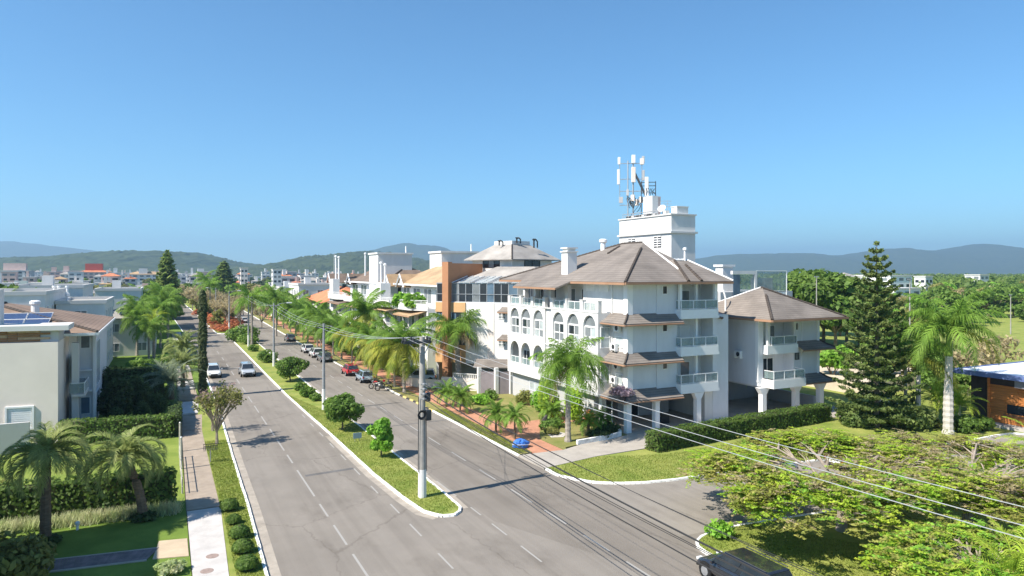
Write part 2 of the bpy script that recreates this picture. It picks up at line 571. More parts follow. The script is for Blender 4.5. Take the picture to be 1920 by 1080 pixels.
def railing(F, x0, x1, z0, h, parent, d0=-0.05, posts=3, glass=GLASSG, ends=0.0, side=None):
    """balcony railing with glass panes; ends > 0 returns it that deep at both ends"""
    if x0 > x1: x0, x1 = x1, x0
    m = MB()
    F.box(m, x0, x1, z0 + h - .06, z0 + h, d0 - .05, d0)
    F.box(m, x0, x1, z0 + .05, z0 + .09, d0 - .04, d0 - .01)
    for i in range(posts):
        x = x0 + .03 + (x1 - x0 - .06) * i / max(1, posts - 1)
        F.box(m, x - .03, x + .03, z0 + .001, z0 + h - .061, d0 - .048, d0 - .002)
    for x in ((x0, x1) if ends else ()):
        s = .03 if x == x0 else -.03
        F.box(m, x + s - .025, x + s + .025, z0 + h - .062, z0 + h - .004, d0 - ends, d0 - .052)
    r = m.build('railing', FRAMEW, parent)
    for i in range(posts - 1):
        a = x0 + (x1 - x0) * i / (posts - 1)
        b = x0 + (x1 - x0) * (i + 1) / (posts - 1)
        g = MB()
        F.box(g, a + .06, b - .06, z0 + .1, z0 + h - .07, d0 - .032, d0 - .02)
        g.build('pane', glass, r)
    for x in ((x0, x1) if ends else ()):
        s = .03 if x == x0 else -.03
        g = MB()
        F.box(g, x + s - .008, x + s + .008, z0 + .1, z0 + h - .07, d0 - ends, d0 - .06)
        g.build('pane', glass, r)
    return r

# ------------------------------------------------------------------ ground, roads, kerbs, markings
def structure(name, mb, m, parent=None, **kw):
    return mb.build(name, m, parent, kind='structure', **kw)


g = MB()
B_ = [(-30000, -20000), (-3000, -3000), (-400, -300), (400, -300), (3000, -3000), (30000, -20000)]
g.face((-9400, -3900, -.06), (12400, -3900, -.06), (12400, 12400, -.06), (-9400, 12400, -.06))
structure('ground', g, EARTH)

KL = [(3.6, 10), (4.05, 25), (4.17, 33.6), (4.4, 43), (4.52, 54), (4.65, 63), (4.9, 80), (4.7, 120), (3.9, 170), (2.4, 225), (0.5, 335), (-3, 520)]
ML = [(12.72, 60), (12.5, 70), (12.3, 82), (12.25, 98), (12.3, 120), (12.25, 158)]
MLN = [(14.0, 37.3), (13.45, 38.4), (13.15, 41.2), (12.85, 47), (12.72, 60)]
MR = [(15.6, 38.0), (15.72, 41), (15.72, 51), (15.68, 63), (15.75, 80), (16.0, 120), (16.3, 158)]
M2L = [(10.4, 171), (9.75, 221), (8.7, 278), (7.3, 335), (4.5, 520)]
M2R = [(16.4, 171), (16.9, 220), (17.4, 278), (18.5, 335), (21, 520)]
KR = [(24.1, 42.8), (24.02, 52), (24.02, 66), (24.0, 72), (23.72, 76.5), (23.7, 85), (23.35, 98), (23.4, 110), (23.55, 141), (24.3, 195), (25.0, 242), (27, 400), (30, 520)]
CORN = [G(u, v) for u, v in ((1024, 881), (1044, 892), (1073, 899), (1118, 907), (1162, 908), (1207, 907), (1266, 901), (1355, 887))]
FARS = CORN[-1:] + [(44, 35.7), (53.1, 34.95), (56, 34.6), (59.4, 34.35), (63.8, 34.4), (65.6, 34.2), (66.3, 33.2), (66.4, 28), (66.4, -20)]
NEAR = [(24.3, -10), (24.2, 15), (24.05, 24), (24.0, 26.4), (24.15, 27.2), (24.65, 27.85), (25.4, 28.25), (26.8, 28.5), (29, 28.4), (36, 27.6), (49.5, 26.3), (54.6, 23.6), (56.6, 18), (56.6, -20)]

rd = MB()
road_poly = [(2, -60), (24.6, -60), (24.6, 27.0), (26, 28.6), (50, 26.4), (55, 24), (56.8, 18), (56.8, -20), (66.2, -20), (66.4, 34.5), (63, 34.5), (44, 36.0), (28, 37.6), (24.5, 41.5), (24.3, 60),
             (24.2, 200), (27.2, 400), (30.4, 520), (33, 700), (-7, 700), (-3.4, 520), (0, 335), (2.0, 225), (3.5, 170), (4.3, 120), (4.5, 80), (4.2, 60), (4.0, 40), (3.2, 10)]
rd.sheet(road_poly, 0.0)
road = structure('road', rd, ASPHALT)
sd = MB()
sd.sheet([(24.3, 28.8), (27, 28.75), (50, 26.7), (55.2, 24.2), (57.1, 18), (57.1, -19), (65.9, -19), (66.1, 34.3), (63.5, 34.2), (44, 35.5), (29, 37.0), (25.2, 39.2), (24.3, 41)], .004)
structure('side_street', sd, ASPHALT2)

# repaired strips of asphalt and a manhole, flush with the road
pt = MB()
for (x0, x1, y0, y1) in ((8.6, 12.0, 48.7, 49.15), (16.2, 23.8, 61.0, 61.25)):
    pt.sheet([(x0, y0), (x1, y0 + .35), (x1, y1 + .35), (x0, y1)], .004)
pt.build('asphalt_patch', mat('asphalt_new', (0.13, 0.125, 0.12), 0.92, 0.2, 1.0, 0.2, 12.0), road, kind='structure')


def off(poly, d):
    """polyline moved d to its left"""
    out = []
    for i, p in enumerate(poly):
        a, b = poly[max(0, i - 1)], poly[min(len(poly) - 1, i + 1)]
        t = Vector((b[0] - a[0], b[1] - a[1])).normalized()
        out.append((p[0] - t.y * d, p[1] + t.x * d))
    return out


def band(mb, poly, d0, d1, z):
    a, b = off(poly, d0), off(poly, d1)
    for i in range(len(poly) - 1):
        mb.face((*a[i], z), (*a[i + 1], z), (*b[i + 1], z), (*b[i], z)) if d0 > d1 else mb.face((*b[i], z), (*b[i + 1], z), (*a[i + 1], z), (*a[i], z))


gm_ = MB()
band(gm_, KL[1:8], -.1, -.62, .004)
band(gm_, MLN[::-1] [:1] + MLN[::-1][1:], -.55, -.05, .004)
band(gm_, MR[:6], -.5, -.05, .004)
gm_.build('gutter', GUTTER, road, kind='structure')


def resample(poly, step):
    out, carry = [], 0.0
    for i in range(len(poly) - 1):
        a, b = Vector(poly[i]), Vector(poly[i + 1])
        l = (b - a).length
        s = carry
        while s < l:
            out.append(a + (b - a) * (s / l))
            s += step
        carry = s - l
    out.append(Vector(poly[-1]))
    return out


def stone_mesh(m, l):
    b = MB()
    h = l / 2 - .012
    b.add([(-.09, -h, -.05), (.09, -h, -.05), (.09, h, -.05), (-.09, h, -.05), (-.085, -h, .12), (.075, -h, .12), (.075, h, .12), (-.085, h, .12),
           (-.07, -h + .01, .135), (.06, -h + .01, .135), (.06, h - .01, .135), (-.07, h - .01, .135)],
          [(0, 1, 5, 4), (1, 2, 6, 5), (2, 3, 7, 6), (3, 0, 4, 7), (4, 5, 9, 8), (5, 6, 10, 9), (6, 7, 11, 10), (7, 4, 8, 11), (8, 9, 10, 11)])
    return b.mesh('kerbstone', m)


ST1, ST7 = stone_mesh(KERB, 1.0), stone_mesh(KERB, .72)
STY, STK = stone_mesh(KERB_Y, 1.0), stone_mesh(KERB_K, 1.0)


def kerb(poly, step=1.0, ymax=88.0, colours=None):
    pts = resample(poly, step)
    root = far = None
    base = MB()
    fm = MB()
    near = []
    for i in range(len(pts) - 1):
        a, b = pts[i], pts[i + 1]
        if (b - a).length < .15: continue
        c = (a + b) / 2
        rz = math.atan2(-(b - a).x, (b - a).y)
        base.obox((c.x, c.y, .02), None, (.06, (b - a).length / 2, .05), rz)
        if c.y < ymax and c.y > 8:
            near.append((c, rz, (b - a).length / step))
        else:
            fm.obox((c.x, c.y, .045), None, (.09, (b - a).length / 2 - .012, .09), rz)
    root = base.build('kerb', CONCRETE, kind='structure')
    for i, (c, rz, s) in enumerate(near):
        me = ST1 if step > .9 else ST7
        if colours and colours(c): me = STY if i % 2 else STK
        j = rnd.uniform
        put('kerbstone', me, root, Matrix.Translation((c.x + j(-.012, .012), c.y, j(-.008, .008))) @ Matrix.Rotation(rz + j(-.01, .01), 4, 'Z') @ Matrix.Diagonal((1, s, 1, 1)))
    if fm.v:
        fm.build('far_stones', KERB, root, kind='stuff')
    return root


kerb(KL)
kerb(MLN[::-1] + [], .72)
kerb(ML)
tip = [(13.45, 38.4), (14.0, 37.3), (14.6, 36.95), (15.2, 37.2), (15.6, 38.0)]
kerb(tip, .72)
kerb(MR)
kerb(M2L); kerb(M2R)
kerb([(10.4, 171), (11.5, 169), (14, 168.3), (15.6, 169), (16.4, 171)], 1.0)
kerb([(24.02, 46.8)] + KR[1:], colours=lambda c: 66 < c.y < 76)
kerb(CORN + FARS[1:], .72)
kerb(NEAR[1:], .72)


def dashes(name, X, spans, w=.11):
    for a, b in spans:
        m = MB()
        x = X if not callable(X) else None
        xa, xb = (X(a), X(b)) if callable(X) else (X, X)
        j = rnd.uniform(-.01, .01)
        m.face((xa - w / 2 + j, a, .006), (xa + w / 2 + j, a, .006), (xb + w / 2 + j, b, .006), (xb - w / 2 + j, b, .006))
        m.build(name, LINE, road, kind='structure')


dl = [(20, 22), (24, 26.3), (27.8, 29.8), (31.3, 34.3), (35.6, 38.7), (40.2, 42.6), (44.2, 50.6), (52.6, 55.2), (56.6, 60.5), (62, 65), (67, 71), (73, 77), (79, 83), (86, 90), (93, 97), (101, 105), (110, 114), (119, 123), (129, 133), (140, 144)]
dashes('lane_dash', lambda y: 8.33 - max(0, y - 120) * .012, dl, .12)
dashes('lane_dash', 12.15, [(22.3, 24.3), (26.4, 28.4), (30.5, 32.5), (35, 37), (38.9, 40.7)], .1)
dashes('lane_dash', 12.02, [(43, 44.7), (47.5, 49.2), (51.7, 53.4), (55.8, 57.4), (60, 61.6), (64.2, 65.8), (68.5, 70.1)], .1)
rr = [(17.2, 19.6), (21.4, 23.8), (25.6, 27.5), (28.9, 31.3), (33.1, 35.6), (37.1, 40.0), (42.3, 45), (47.5, 50.3), (52.8, 55.6), (57.9, 60.6), (62.8, 65.6), (67.8, 70.4), (72.5, 75.2), (77.5, 80), (82.5, 85), (87.5, 90), (92.5, 95), (98, 101), (104, 107), (111, 114), (119, 122), (128, 131)]
dashes('lane_dash', 19.92, rr, .12)
dashes('lane_dash', 16.25, [(21, 23), (25, 27), (29.3, 31.5), (33.1, 35), (36.5, 38), (40.3, 43.8), (45.6, 47.6), (51, 53), (56, 58)], .1)
yl = MB()
yl.sheet([(8.9, 108.5), (12.0, 108.9), (12.0, 109.3), (8.9, 108.9)], .006)
yl.build('stop_line', LINE, road, kind='structure')

# median, verges, pavements, gardens: raised slabs behind the kerbs
m = MB()
m.prism(off(MLN, -.08) + off(ML, -.08)[1:] + off(MR, .08)[::-1] + [(15.1, 37.35), (14.6, 37.1), (14.1, 37.4)], -.05, .1)
structure('median', m, LAWN)
m = MB(); m.prism(off(M2L, -.08) + off(M2R, .08)[::-1], -.05, .1); structure('median', m, LAWN)
m = MB()
vx = [(2.75, 10), (2.62, 34), (2.92, 44), (2.86, 60), (2.88, 76)]
m.prism(off(KL, .08)[:7] + [(3.3, 80), (2.88, 76)] + vx[::-1][1:], -.05, .1)
structure('verge', m, LAWN)
m = MB(); m.prism([(1.1, 44.6), (2.9, 44.6), (2.86, 60), (2.88, 67), (1.3, 67)], -.05, .105); structure('pavement', m, TANCON)
m = MB(); m.prism([(1.1, 8), (2.7, 8), (2.6, 34), (2.92, 44.4), (1.12, 44.4)], -.05, .112); structure('pavement', m, PAVE)
for k in range(14):       # darker strip and pale crossings of the pavement further on
    y = 67.2 + k * 8
    m = MB(); m.prism([(1.3, y), (2.9 if y < 80 else 3.2, y), (3.2, y + 6.9), (1.4, y + 6.9)], -.05, .105 + .002 * (k % 2)); structure('pavement', m, (TANCON, PAVE)[k % 2])
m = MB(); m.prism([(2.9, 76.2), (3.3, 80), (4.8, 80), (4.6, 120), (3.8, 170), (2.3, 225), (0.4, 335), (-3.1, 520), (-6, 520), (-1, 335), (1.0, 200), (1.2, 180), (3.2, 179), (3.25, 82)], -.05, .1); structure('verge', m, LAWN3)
# left gardens
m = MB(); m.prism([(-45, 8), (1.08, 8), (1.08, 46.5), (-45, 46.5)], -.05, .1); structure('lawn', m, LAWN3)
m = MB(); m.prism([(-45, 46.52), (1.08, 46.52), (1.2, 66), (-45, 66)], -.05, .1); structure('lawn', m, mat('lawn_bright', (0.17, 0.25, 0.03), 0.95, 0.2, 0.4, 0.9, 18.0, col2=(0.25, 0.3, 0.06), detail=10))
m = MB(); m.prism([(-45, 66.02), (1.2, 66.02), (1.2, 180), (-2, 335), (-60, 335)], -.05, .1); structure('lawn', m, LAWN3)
# deck walk, slab
m = MB(); m.prism([G(298, 1019), G(351, 1014), G(354, 1047), G(286, 1053)], .02, .135); structure('terrace_slab', m, mat('tan_slab', (0.5, 0.4, 0.28), 0.9, 0.12, 1.0, 0.2))
# right of the avenue
m = MB(); m.prism([(24.1, 47.0), (24.1, 66), (24.1, 72), (23.8, 76.5), (23.8, 85), (23.45, 98), (23.5, 110), (23.65, 141), (24.4, 195), (25.1, 242), (27.1, 400), (30.1, 520), (33, 520), (29.5, 400), (27.4, 242), (26.6, 195), (25.7, 141), (25.5, 98), (25.5, 50), (25.3, 47.2)], -.05, .1)
structure('verge', m, LAWN2)
m = MB(); m.prism([(25.3, 46.9), (27.8, 46.0), (27.85, 60), (27.85, 100), (28, 141), (29, 195), (29.8, 242), (27.4, 242), (26.6, 195), (25.72, 141), (25.52, 98), (25.52, 50)], -.05, .106)
structure('footpath', m, BRICKPATH)
m = MB(); m.prism([(27.86, 50.5), (29.3, 53.2), (31.2, 54.8), (34.4, 55.2), (34.4, 57.4), (31, 57.2), (29.2, 57.0), (27.86, 59)], -.05, .112)
structure('garden_path', m, BRICKPATH)
m = MB(); m.prism([G(1060, 841), G(1091, 834), G(1177, 817), (35.4, 53), (35.4, 79), (27.9, 79), (27.9, 46.2)], -.05, .1)
structure('lawn', m, LAWN2)
m = MB(); m.prism([(27.9, 79.02), (60, 79.02), (60, 240), (29.8, 240), (28, 141)], -.05, .1); structure('lawn', m, LAWN)
m = MB(); m.prism([(24.0, 42.9), G(1118, 858), G(1210, 843), (36, 45.5), (62, 45.5), (62, 66), (35.5, 66), (35.5, 50.4), G(1177, 818), G(1091, 835), G(1056, 846), (25.3, 46.8), (23.95, 46.8)], -.05, .108)
structure('driveway', m, PALECON)
m = MB(); m.prism([(p[0] + .0, p[1] + .08) for p in CORN] + [(60, 34.5), (61.9, 34.5), (61.9, 45.45), (36.05, 45.45), G(1212, 844), G(1118, 858.5)], -.05, .1)
structure('lawn', m, LAWN)
m = MB(); m.prism([(62, 34.5), (65.6, 34.3), (66.5, 33.2), (66.5, -20), (140, -20), (140, 110), (62, 110)], -.05, .1); structure('lawn', m, LAWN)
m = MB(); m.prism([(140.1, 20), (500, 20), (500, 330), (60.1, 330), (60.1, 110.1), (140.1, 110.1)], -.05, .09); structure('playing_field', m, LAWN)
m = MB(); m.prism([(p[0] + .08, p[1] - .06) for p in NEAR[1:]] + [(24.4, -20)], -.05, .1); structure('lawn', m, LAWN)

# ------------------------------------------------------------------ the white apartment building on the corner
def ridge_cap(parent, a, b, m=None, r=.15, name='ridge_cap'):
    t = MB()
    n = max(2, int((Vector(b) - Vector(a)).length / .42))
    pts = [Vector(a).lerp(Vector(b), i / n) for i in range(n + 1)]
    for i in range(n):
        t.tube([pts[i], pts[i].lerp(pts[i + 1], 1.0)], [r, r * .8], 6)
    t.build(name, m or RIDGE, parent)


def skirt(parent, inner, outer, zt, zb, name='awning_roof', m=None, caps=()):
    """lean-to strip of tiles: inner polyline at the wall, outer polyline at the edge, flared"""
    mb = MB()
    for i in range(len(inner) - 1):
        a, b, c, d = inner[i], inner[i + 1], outer[i + 1], outer[i]
        md = tuple((d[k] * .5 + a[k] * .5) for k in (0, 1)); mc = tuple((c[k] * .5 + b[k] * .5) for k in (0, 1))
        zm = zb + (zt - zb) * .36
        mb.slab([(*d, zb), (*c, zb), (*mc, zm), (*md, zm)], .1)
        mb.slab([(*md, zm), (*mc, zm), (*b, zt), (*a, zt)], .1)
    o = mb.build(name, m or TILE, parent)
    f = MB()
    for i in range(len(outer) - 1):
        a, b = Vector((*outer[i], zb - .16)), Vector((*outer[i + 1], zb - .16))
        f.tube([a, b], .07, 5)
    f.build('gutter', FASCIA, o)
    for i in range(1, len(inner) - 1):
        c = MB()
        c.tube([(*outer[i], zb + .05), (*((outer[i][0] + inner[i][0]) / 2, (outer[i][1] + inner[i][1]) / 2), zb + (zt - zb) * .36 + .05), (*inner[i], zt + .03)], .09, 6)
        c.build('ridge_cap', RIDGE, o)
    return o


def air_con(F, x, z, parent):
    m = MB()
    F.box(m, x - .42, x + .42, z, z + .6, .12, .42)
    F.box(m, x - .35, x - .3, z - .12, z, .0, .4)
    F.box(m, x + .3, x + .35, z - .12, z, .0, .4)
    o = m.build('air_conditioner', FRAMEW, parent)
    c = F.p(x - .1, z + .3, .43)
    g = MB()
    for rr_ in (.23,):
        q = [F.p(x - .1 + rr_ * math.cos(k * math.pi / 6), z + .3 + rr_ * math.sin(k * math.pi / 6), .425) for k in range(12)]
        g.add(q, [tuple(range(12))])
    g.build('fan_grille', DARKMETAL, o)


def arch_wall(F, x_open, w, z0, z1, zb, zs, mb, thick, nseg=10):
    """the wall piece around one arched opening of width w starting at x_open: sill, two reveals and spandrel"""
    x0, x1 = x_open, x_open + w
    r = w / 2
    F.box(mb, x0, x1, z0, zb, -thick, 0)
    cx = (x0 + x1) / 2
    rz = min(r, z1 - zs - .12)
    pts = [(cx - r * math.cos(math.pi * k / nseg), zs + rz * math.sin(math.pi * k / nseg)) for k in range(nseg + 1)]
    for k in range(nseg):
        (xa, za), (xb, zb2) = pts[k], pts[k + 1]
        q = [F.p(xa, za, 0), F.p(xb, zb2, 0), F.p(xb, z1, 0), F.p(xa, z1, 0)]
        q2 = [F.p(xa, za, -thick), F.p(xb, zb2, -thick), F.p(xb, z1, -thick), F.p(xa, z1, -thick)]
        fl = F.r.cross(F.n).z > 0
        fs = [(0, 1, 2, 3), (7, 6, 5, 4), (4, 5, 1, 0)]
        mb.add(q + q2, fs)
    return pts


def arch_glaze(F, x0, w, zb, zs, rz, d, parent, kind):
    cx, r = x0 + w / 2, w / 2
    fr = MB()
    F.box(fr, x0, x0 + .07, zb, zs, d, d + .06); F.box(fr, x0 + w - .07, x0 + w, zb, zs, d, d + .06)
    F.box(fr, x0 + .07, x0 + w - .07, zs - .1, zs + .06, d, d + .07)
    F.box(fr, x0 + .07, x0 + w - .07, zb, zb + .07, d, d + .06)
    zm = zb + (zs - zb) * .46
    F.box(fr, x0 + .07, x0 + w - .07, zm - .05, zm + .05, d, d + .055)
    F.box(fr, cx - .04, cx + .04, zb + .07, zs - .1, d + .003, d + .05)
    f = fr.build('window', FRAMEW, parent)
    for (a, b, c, e, gm) in ((x0 + .07, cx - .03, zm + .05, zs - .1, kind[0]), (cx + .03, x0 + w - .07, zm + .05, zs - .1, kind[1]),
                             (x0 + .07, cx - .03, zb + .06, zm - .04, kind[2]), (cx + .03, x0 + w - .07, zb + .06, zm - .04, kind[3])):
        g = MB(); F.box(g, a, b, c, e, d + .01, d + .02); g.build('pane', gm, f)
    g = MB()
    q = [F.p(cx - r * math.cos(math.pi * k / 10), zs + .05 + rz * math.sin(math.pi * k / 10), d + .015) for k in range(11)]
    g.add(q, [tuple(range(11))])
    g.build('pane', GLASSM, f)


APT = thing('apartment_building', 'white four storey apartment block with arched windows and brown hip roof on the corner', 'building', (42, 57, 0))
F1, F2, F3, FE = 3.3, 6.65, 10.0, 13.15
FS = Fac((36, 49.5), (1, 0), (0, -1))      # face towards the side street
FW = Fac((36, 49.5), (0, 1), (-1, 0))      # face towards the avenue
w = MB()
w.box(36.15, 41.35, 52.2, 70.3, 3.05, 10.0)
w.box(36.0, 41.35, 52.2, 56.7, 10.0, 13.3)
w.box(37.0, 41.35, 56.7, 71.2, 10.0, 13.5)
w.box(41.35, 45.7, 51.1, 71.2, 3.05, 13.4)
w.box(45.7, 47.6, 49.5, 66, 0, 10.0)
w.box(45.7, 46.3, 49.5, 66, 10.0, 13.3)
w.build('wall', WHITE, APT)
w = MB(); w.box(44.75, 45.7, 49.52, 51.1, 0, 3.05); w.build('wall', WHITE, APT)
p = MB()
FS.box(p, -.08, .5, 3.05, 13.1, 0, .1); FW.box(p, .0, .5, 3.05, 13.1, 0, .08)
p.build('pilaster', TRIM, APT)
p = MB(); FS.box(p, 3.1, 5.35, 3.05, 13.1, 0, .12); FS.box(p, .5, 3.1, 3.05, 13.1, 0, .015); FS.box(p, 9.7, 11.6, 0.1, 9.9, 0, .015); p.build('wall_panel', PANEL, APT)
p = MB(); p.box(36.0, 41.35, 49.5, 52.2, 3.05, 13.3); p.build('corner_wall', WHITE, APT)
F_p = Fac((36, 49.38), (1, 0), (0, -1))
for z in (12.0, 8.65, 5.3):
    window(F_p, 3.68, 4.25, z, z + .78, APT, nv=0, fm=FRAMEW, gm=GLASSD, fw=.06)
# balconies over the side street
FB = Fac((36, 51.1), (1, 0), (0, -1))
for i, F in enumerate((F1, F2, F3)):
    b = MB()
    b.box(41.2, 45.72, 48.65, 51.05, F - .22, F)
    b.box(41.2, 45.6, 48.65, 48.8, F, F + .62)
    b.box(41.2, 41.35, 48.8, 49.48, F, F + .62)
    b.box(45.45, 45.6, 48.8, 49.48, F, F + .62)
    bo = b.build('balcony', TRIM, APT)
    FR = Fac((36, 48.72), (1, 0), (0, -1))
    railing(FR, 5.25, 9.58, F + .62, .85, bo, d0=.03, posts=4, ends=.7)
    window(FB, 6.0, 8.3, F + .02, F + 2.3, APT, nv=1, gm=(SHUTTER, GLASSM) if i != 1 else (SHUTTER, SHUTTER))
    q = MB(); q.box(43.75, 44.0, 49.6, 49.85, F + .001, F + 3.1 if i < 2 else 13.2); q.build('balcony_post', TRIM, APT)
for x in (41.25, 45.35):
    q = MB(); q.box(x, x + .26, 48.85, 49.1, F3 + .63, 13.1); q.build('balcony_post', TRIM, APT)
sl = MB(); sl.box(41.36, 45.69, 49.7, 51.09, 13.0, 13.28); sl.build('soffit', WHITE2, APT)
# tiled awnings round the corner
for zt in (10.35, 6.95, 3.75):
    skirt(APT, [(36, 52.0), (36, 49.5), (41.3, 49.5)], [(34.85, 52.0), (34.85, 48.35), (41.3, 48.35)], zt, zt - .78)
# corner face towards the avenue
for z in (7.6, 4.3):
    window(FW, .65, 1.75, z - .3, z + .7, APT, nv=0, gm=GLASSL)
air_con(FW, 1.2, 8.75, APT); air_con(FW, 1.7, 7.05, APT); air_con(FW, 1.3, 5.4, APT); air_con(FW, 1.75, 4.1, APT)
pp = MB(); pp.tube([(35.93, 51.75, .2), (35.93, 51.75, 13.1)], .05, 6); pp.build('drain_pipe', FRAMEW, APT)
# arched loggia front
FA = Fac((34.6, 52.0), (0, 1), (-1, 0))
wa = MB()
Z0, Z1, ZA = 2.85, 6.75, 10.3
opens = [.4, 2.6 + .65 - .0, 5.37 + .6, 10.1, 12.3 + .6, 15.0 + .5]
opens = [0.38, 3.25, 6.0, 10.1, 12.9, 15.5]
wd = 2.1
edges = [0.0] + [v for o_ in opens for v in (o_, o_ + wd)] + [18.3]
for i in range(0, len(edges) - 1, 2):
    a, b = edges[i], edges[i + 1]
    if i == 6:
        FA.box(wa, a, a + .35, Z0, ZA, -.3, 0); FA.box(wa, b - .35, b, Z0, ZA, -.3, 0)
        FA.box(wa, a + .35, b - .35, Z0, ZA, -.3, -.22)
    else:
        FA.box(wa, a, b, Z0, ZA, -.3, 0)
for o_ in opens:
    arch_wall(FA, o_, wd, Z0, Z1, 3.95, 5.35, wa, .3)
    arch_wall(FA, o_, wd, Z1, ZA, 7.2, 9.0, wa, .3)
wa.box(34.9, 36.15, 52.0, 52.25, Z0, ZA)
wa.box(34.9, 36.15, 70.05, 70.3, Z0, ZA)
wa.build('arcade_wall', WHITE, APT)
fl = MB()
for z in (2.85, 6.6, 9.95):
    fl.box(34.91, 36.14, 52.26, 70.04, z, z + .12)
fl.build('loggia_floor', WHITE2, APT)
sc_ = MB(); FA.box(sc_, 0, 18.3, 10.3, 10.38, -.34, .05); FA.box(sc_, 0, 18.3, 6.68, 6.76, .0, .03)
sc_.build('string_course', WHITE, APT)
kinds = [(GLASSL, GLASSM, GLASSM, GLASSL), (GLASSM, GLASSD, GLASSL, GLASSM), (GLASSD, GLASSM, GLASSM, GLASSM)]
for i, o_ in enumerate(opens):
    arch_glaze(FA, o_ + .01, wd - .02, 7.22, 9.0, 1.04, -.22, APT, kinds[i % 3])
FI = Fac((36.15, 52.0), (0, 1), (-1, 0))
for i, o_ in enumerate(opens):
    if i == 0:
        arch_glaze(FA, o_ + .01, wd - .02, 3.97, 5.35, 1.04, -.22, APT, kinds[1])
    else:
        railing(FA, o_ + .02, o_ + wd - .02, 3.96, .75, APT, d0=-.1, posts=3, glass=GLASSG)
        window(FI, o_ + .35, o_ + wd - .35, 3.0, 5.3, APT, nv=1, gm=GLASSD if i % 2 else GLASSM)
# returns of the arcade block
FR1 = Fac((34.6, 52.0), (1, 0), (0, -1))
for z in (7.15, 4.15):
    window(FR1, .25, 1.3, z, z + 1.9, APT, nv=0, nh=1, gm=(GLASSL,))
# roof terrace above the arcade
for i in range(7):
    x = [0.0, 2.6, 5.5, 8.2, 9.75, 12.3, 15.0][i]
    q = MB(); FA.box(q, x, x + .5, 10.38, 11.35, -.4, -.02); FA.box(q, x - .04, x + .54, 11.35, 11.42, -.44, .02); q.build('terrace_pier', WHITE, APT)
q = MB(); FA.box(q, 17.8, 18.3, 10.38, 11.35, -.4, -.02); q.build('terrace_pier', WHITE, APT)
for a, b in ((.52, 2.58), (3.12, 5.48), (6.02, 8.18), (10.27, 12.28), (12.82, 14.98), (15.52, 17.78)):
    railing(FA, a, b, 10.38, .85, APT, d0=-.18, posts=3, glass=GLASSG)
FT = Fac((37.0, 52), (0, 1), (-1, 0))
for y0, y1, k in ((5.0, 6.5, 0), (7.6, 9.6, 1), (11.4, 13.0, 0), (14.2, 15.7, 0), (16.6, 17.8, 1)):
    window(FT, y0, y1, 10.15, 12.35, APT, nv=1, gm=GLASSD if not k else GLASSM)
for y in (6.9, 10.2, 13.5, 16.0):
    q = MB(); q.box(35.6, 36.05, 52 + y, 52.45 + y, 10.07, 12.7); q.build('terrace_column', WHITE, APT)
FT2 = Fac((36.0, 52), (0, 1), (-1, 0))
for y in (.4, 2.6):
    q = MB(); FT2.box(q, y, y + 1.5, 12.2, 12.9, 0, .05); q.build('shutter_box', SHUTTER, APT)
air_con(FT2, 1.9, 10.3, APT)
q = MB(); q.box(36.3, 37.0, 56.72, 56.9, 10.07, 13.2); q.build('wall_fin', WHITE, APT)
# ground floor: columns, garage walls
for (x, y) in ((35.75, 49.15), (38.8, 49.15), (43.4, 49.0), (35.75, 53.0)):
    q = MB(); q.box(x - .24, x + .24, y - .24, y + .24, .1, 2.45)
    q.add([(x - .24, y - .24, 2.45), (x + .24, y - .24, 2.45), (x + .24, y + .24, 2.45), (x - .24, y + .24, 2.45), (x - .6, y - .26, 3.04), (x + .6, y - .26, 3.04), (x + .6, y + .26, 3.04), (x - .6, y + .26, 3.04)],
          [(0, 1, 5, 4), (1, 2, 6, 5), (2, 3, 7, 6), (3, 0, 4, 7), (4, 5, 6, 7)])
    q.build('column', TRIM, APT)
q = MB(); q.box(38.5, 44.6, 54.5, 55.0, .1, 3.04); q.box(38.5, 39.0, 55.0, 66, .1, 3.04); q.box(35.2, 36.2, 53.6, 70.2, .1, 2.84); q.build('garage_wall', GREYW, APT)
FG = Fac((35.2, 53.6), (0, 1), (-1, 0))
window(FG, 2.0, 4.0, .5, 2.4, APT, nv=2, gm=GLASSB)
window(FG, 7.5, 12.5, 1.3, 2.3, APT, nv=3, gm=GLASSL)
window(Fac((38.5, 54.5), (1, 0), (0, -1)), 1.3, 2.4, .12, 2.3, APT, nv=0, gm=GLASSD)
q = MB(); q.box(40.6, 41.5, 50.6, 51.3, .1, .75); q.build('planter', FRAMED, APT)

# roof of the apartment block
E1 = (34.9, 48.3, FE); E2 = (42.4, 48.3, FE); RA = (43.4, 57.0, 17.0); RB = (43.4, 60.5, 17.0); E4 = (34.9, 73.0, FE)
sl_ = (17.0 - FE) / (43.4 - 34.9)
rf = MB()
rf.slab([E1, E2, RA], .14)
rf.slab([E1, RA, RB, E4], .14)
xo = 33.5
rf.slab([(xo, 57.6, FE - sl_ * (34.9 - xo)), (34.9, 57.0, FE), (34.9, 67.2, FE), (xo, 66.6, FE - sl_ * (34.9 - xo))], .14)
rf.slab([E4, RB, (48.0, 73.0, FE)], .14)
rf.slab([RA, E2, (46.9, 49.5, FE), (48.0, 60, FE), (48.0, 73, FE), RB], .14)
roof = rf.build('roof', TILE, APT)
S1 = (43.4, 52.2, 15.15); S2 = (44.8, 52.2, 15.15)
rf = MB()
rf.slab([(41.7, 48.2, FE + .02), (46.95, 48.2, FE + .02), S2, S1], .14)
rf.slab([(46.95, 48.2, FE + .02), (46.95, 60, FE + .02), (44.8, 60, 15.15), S2], .14)
rf.slab([S1, S2, (44.8, 60, 15.15), (43.4, 60, 15.15)], .14)
rf.slab([(41.7, 48.2, FE + .02), S1, (43.4, 56, 15.15), (41.7, 52, FE + .5)], .14)
roof2 = rf.build('roof', TILE, APT)
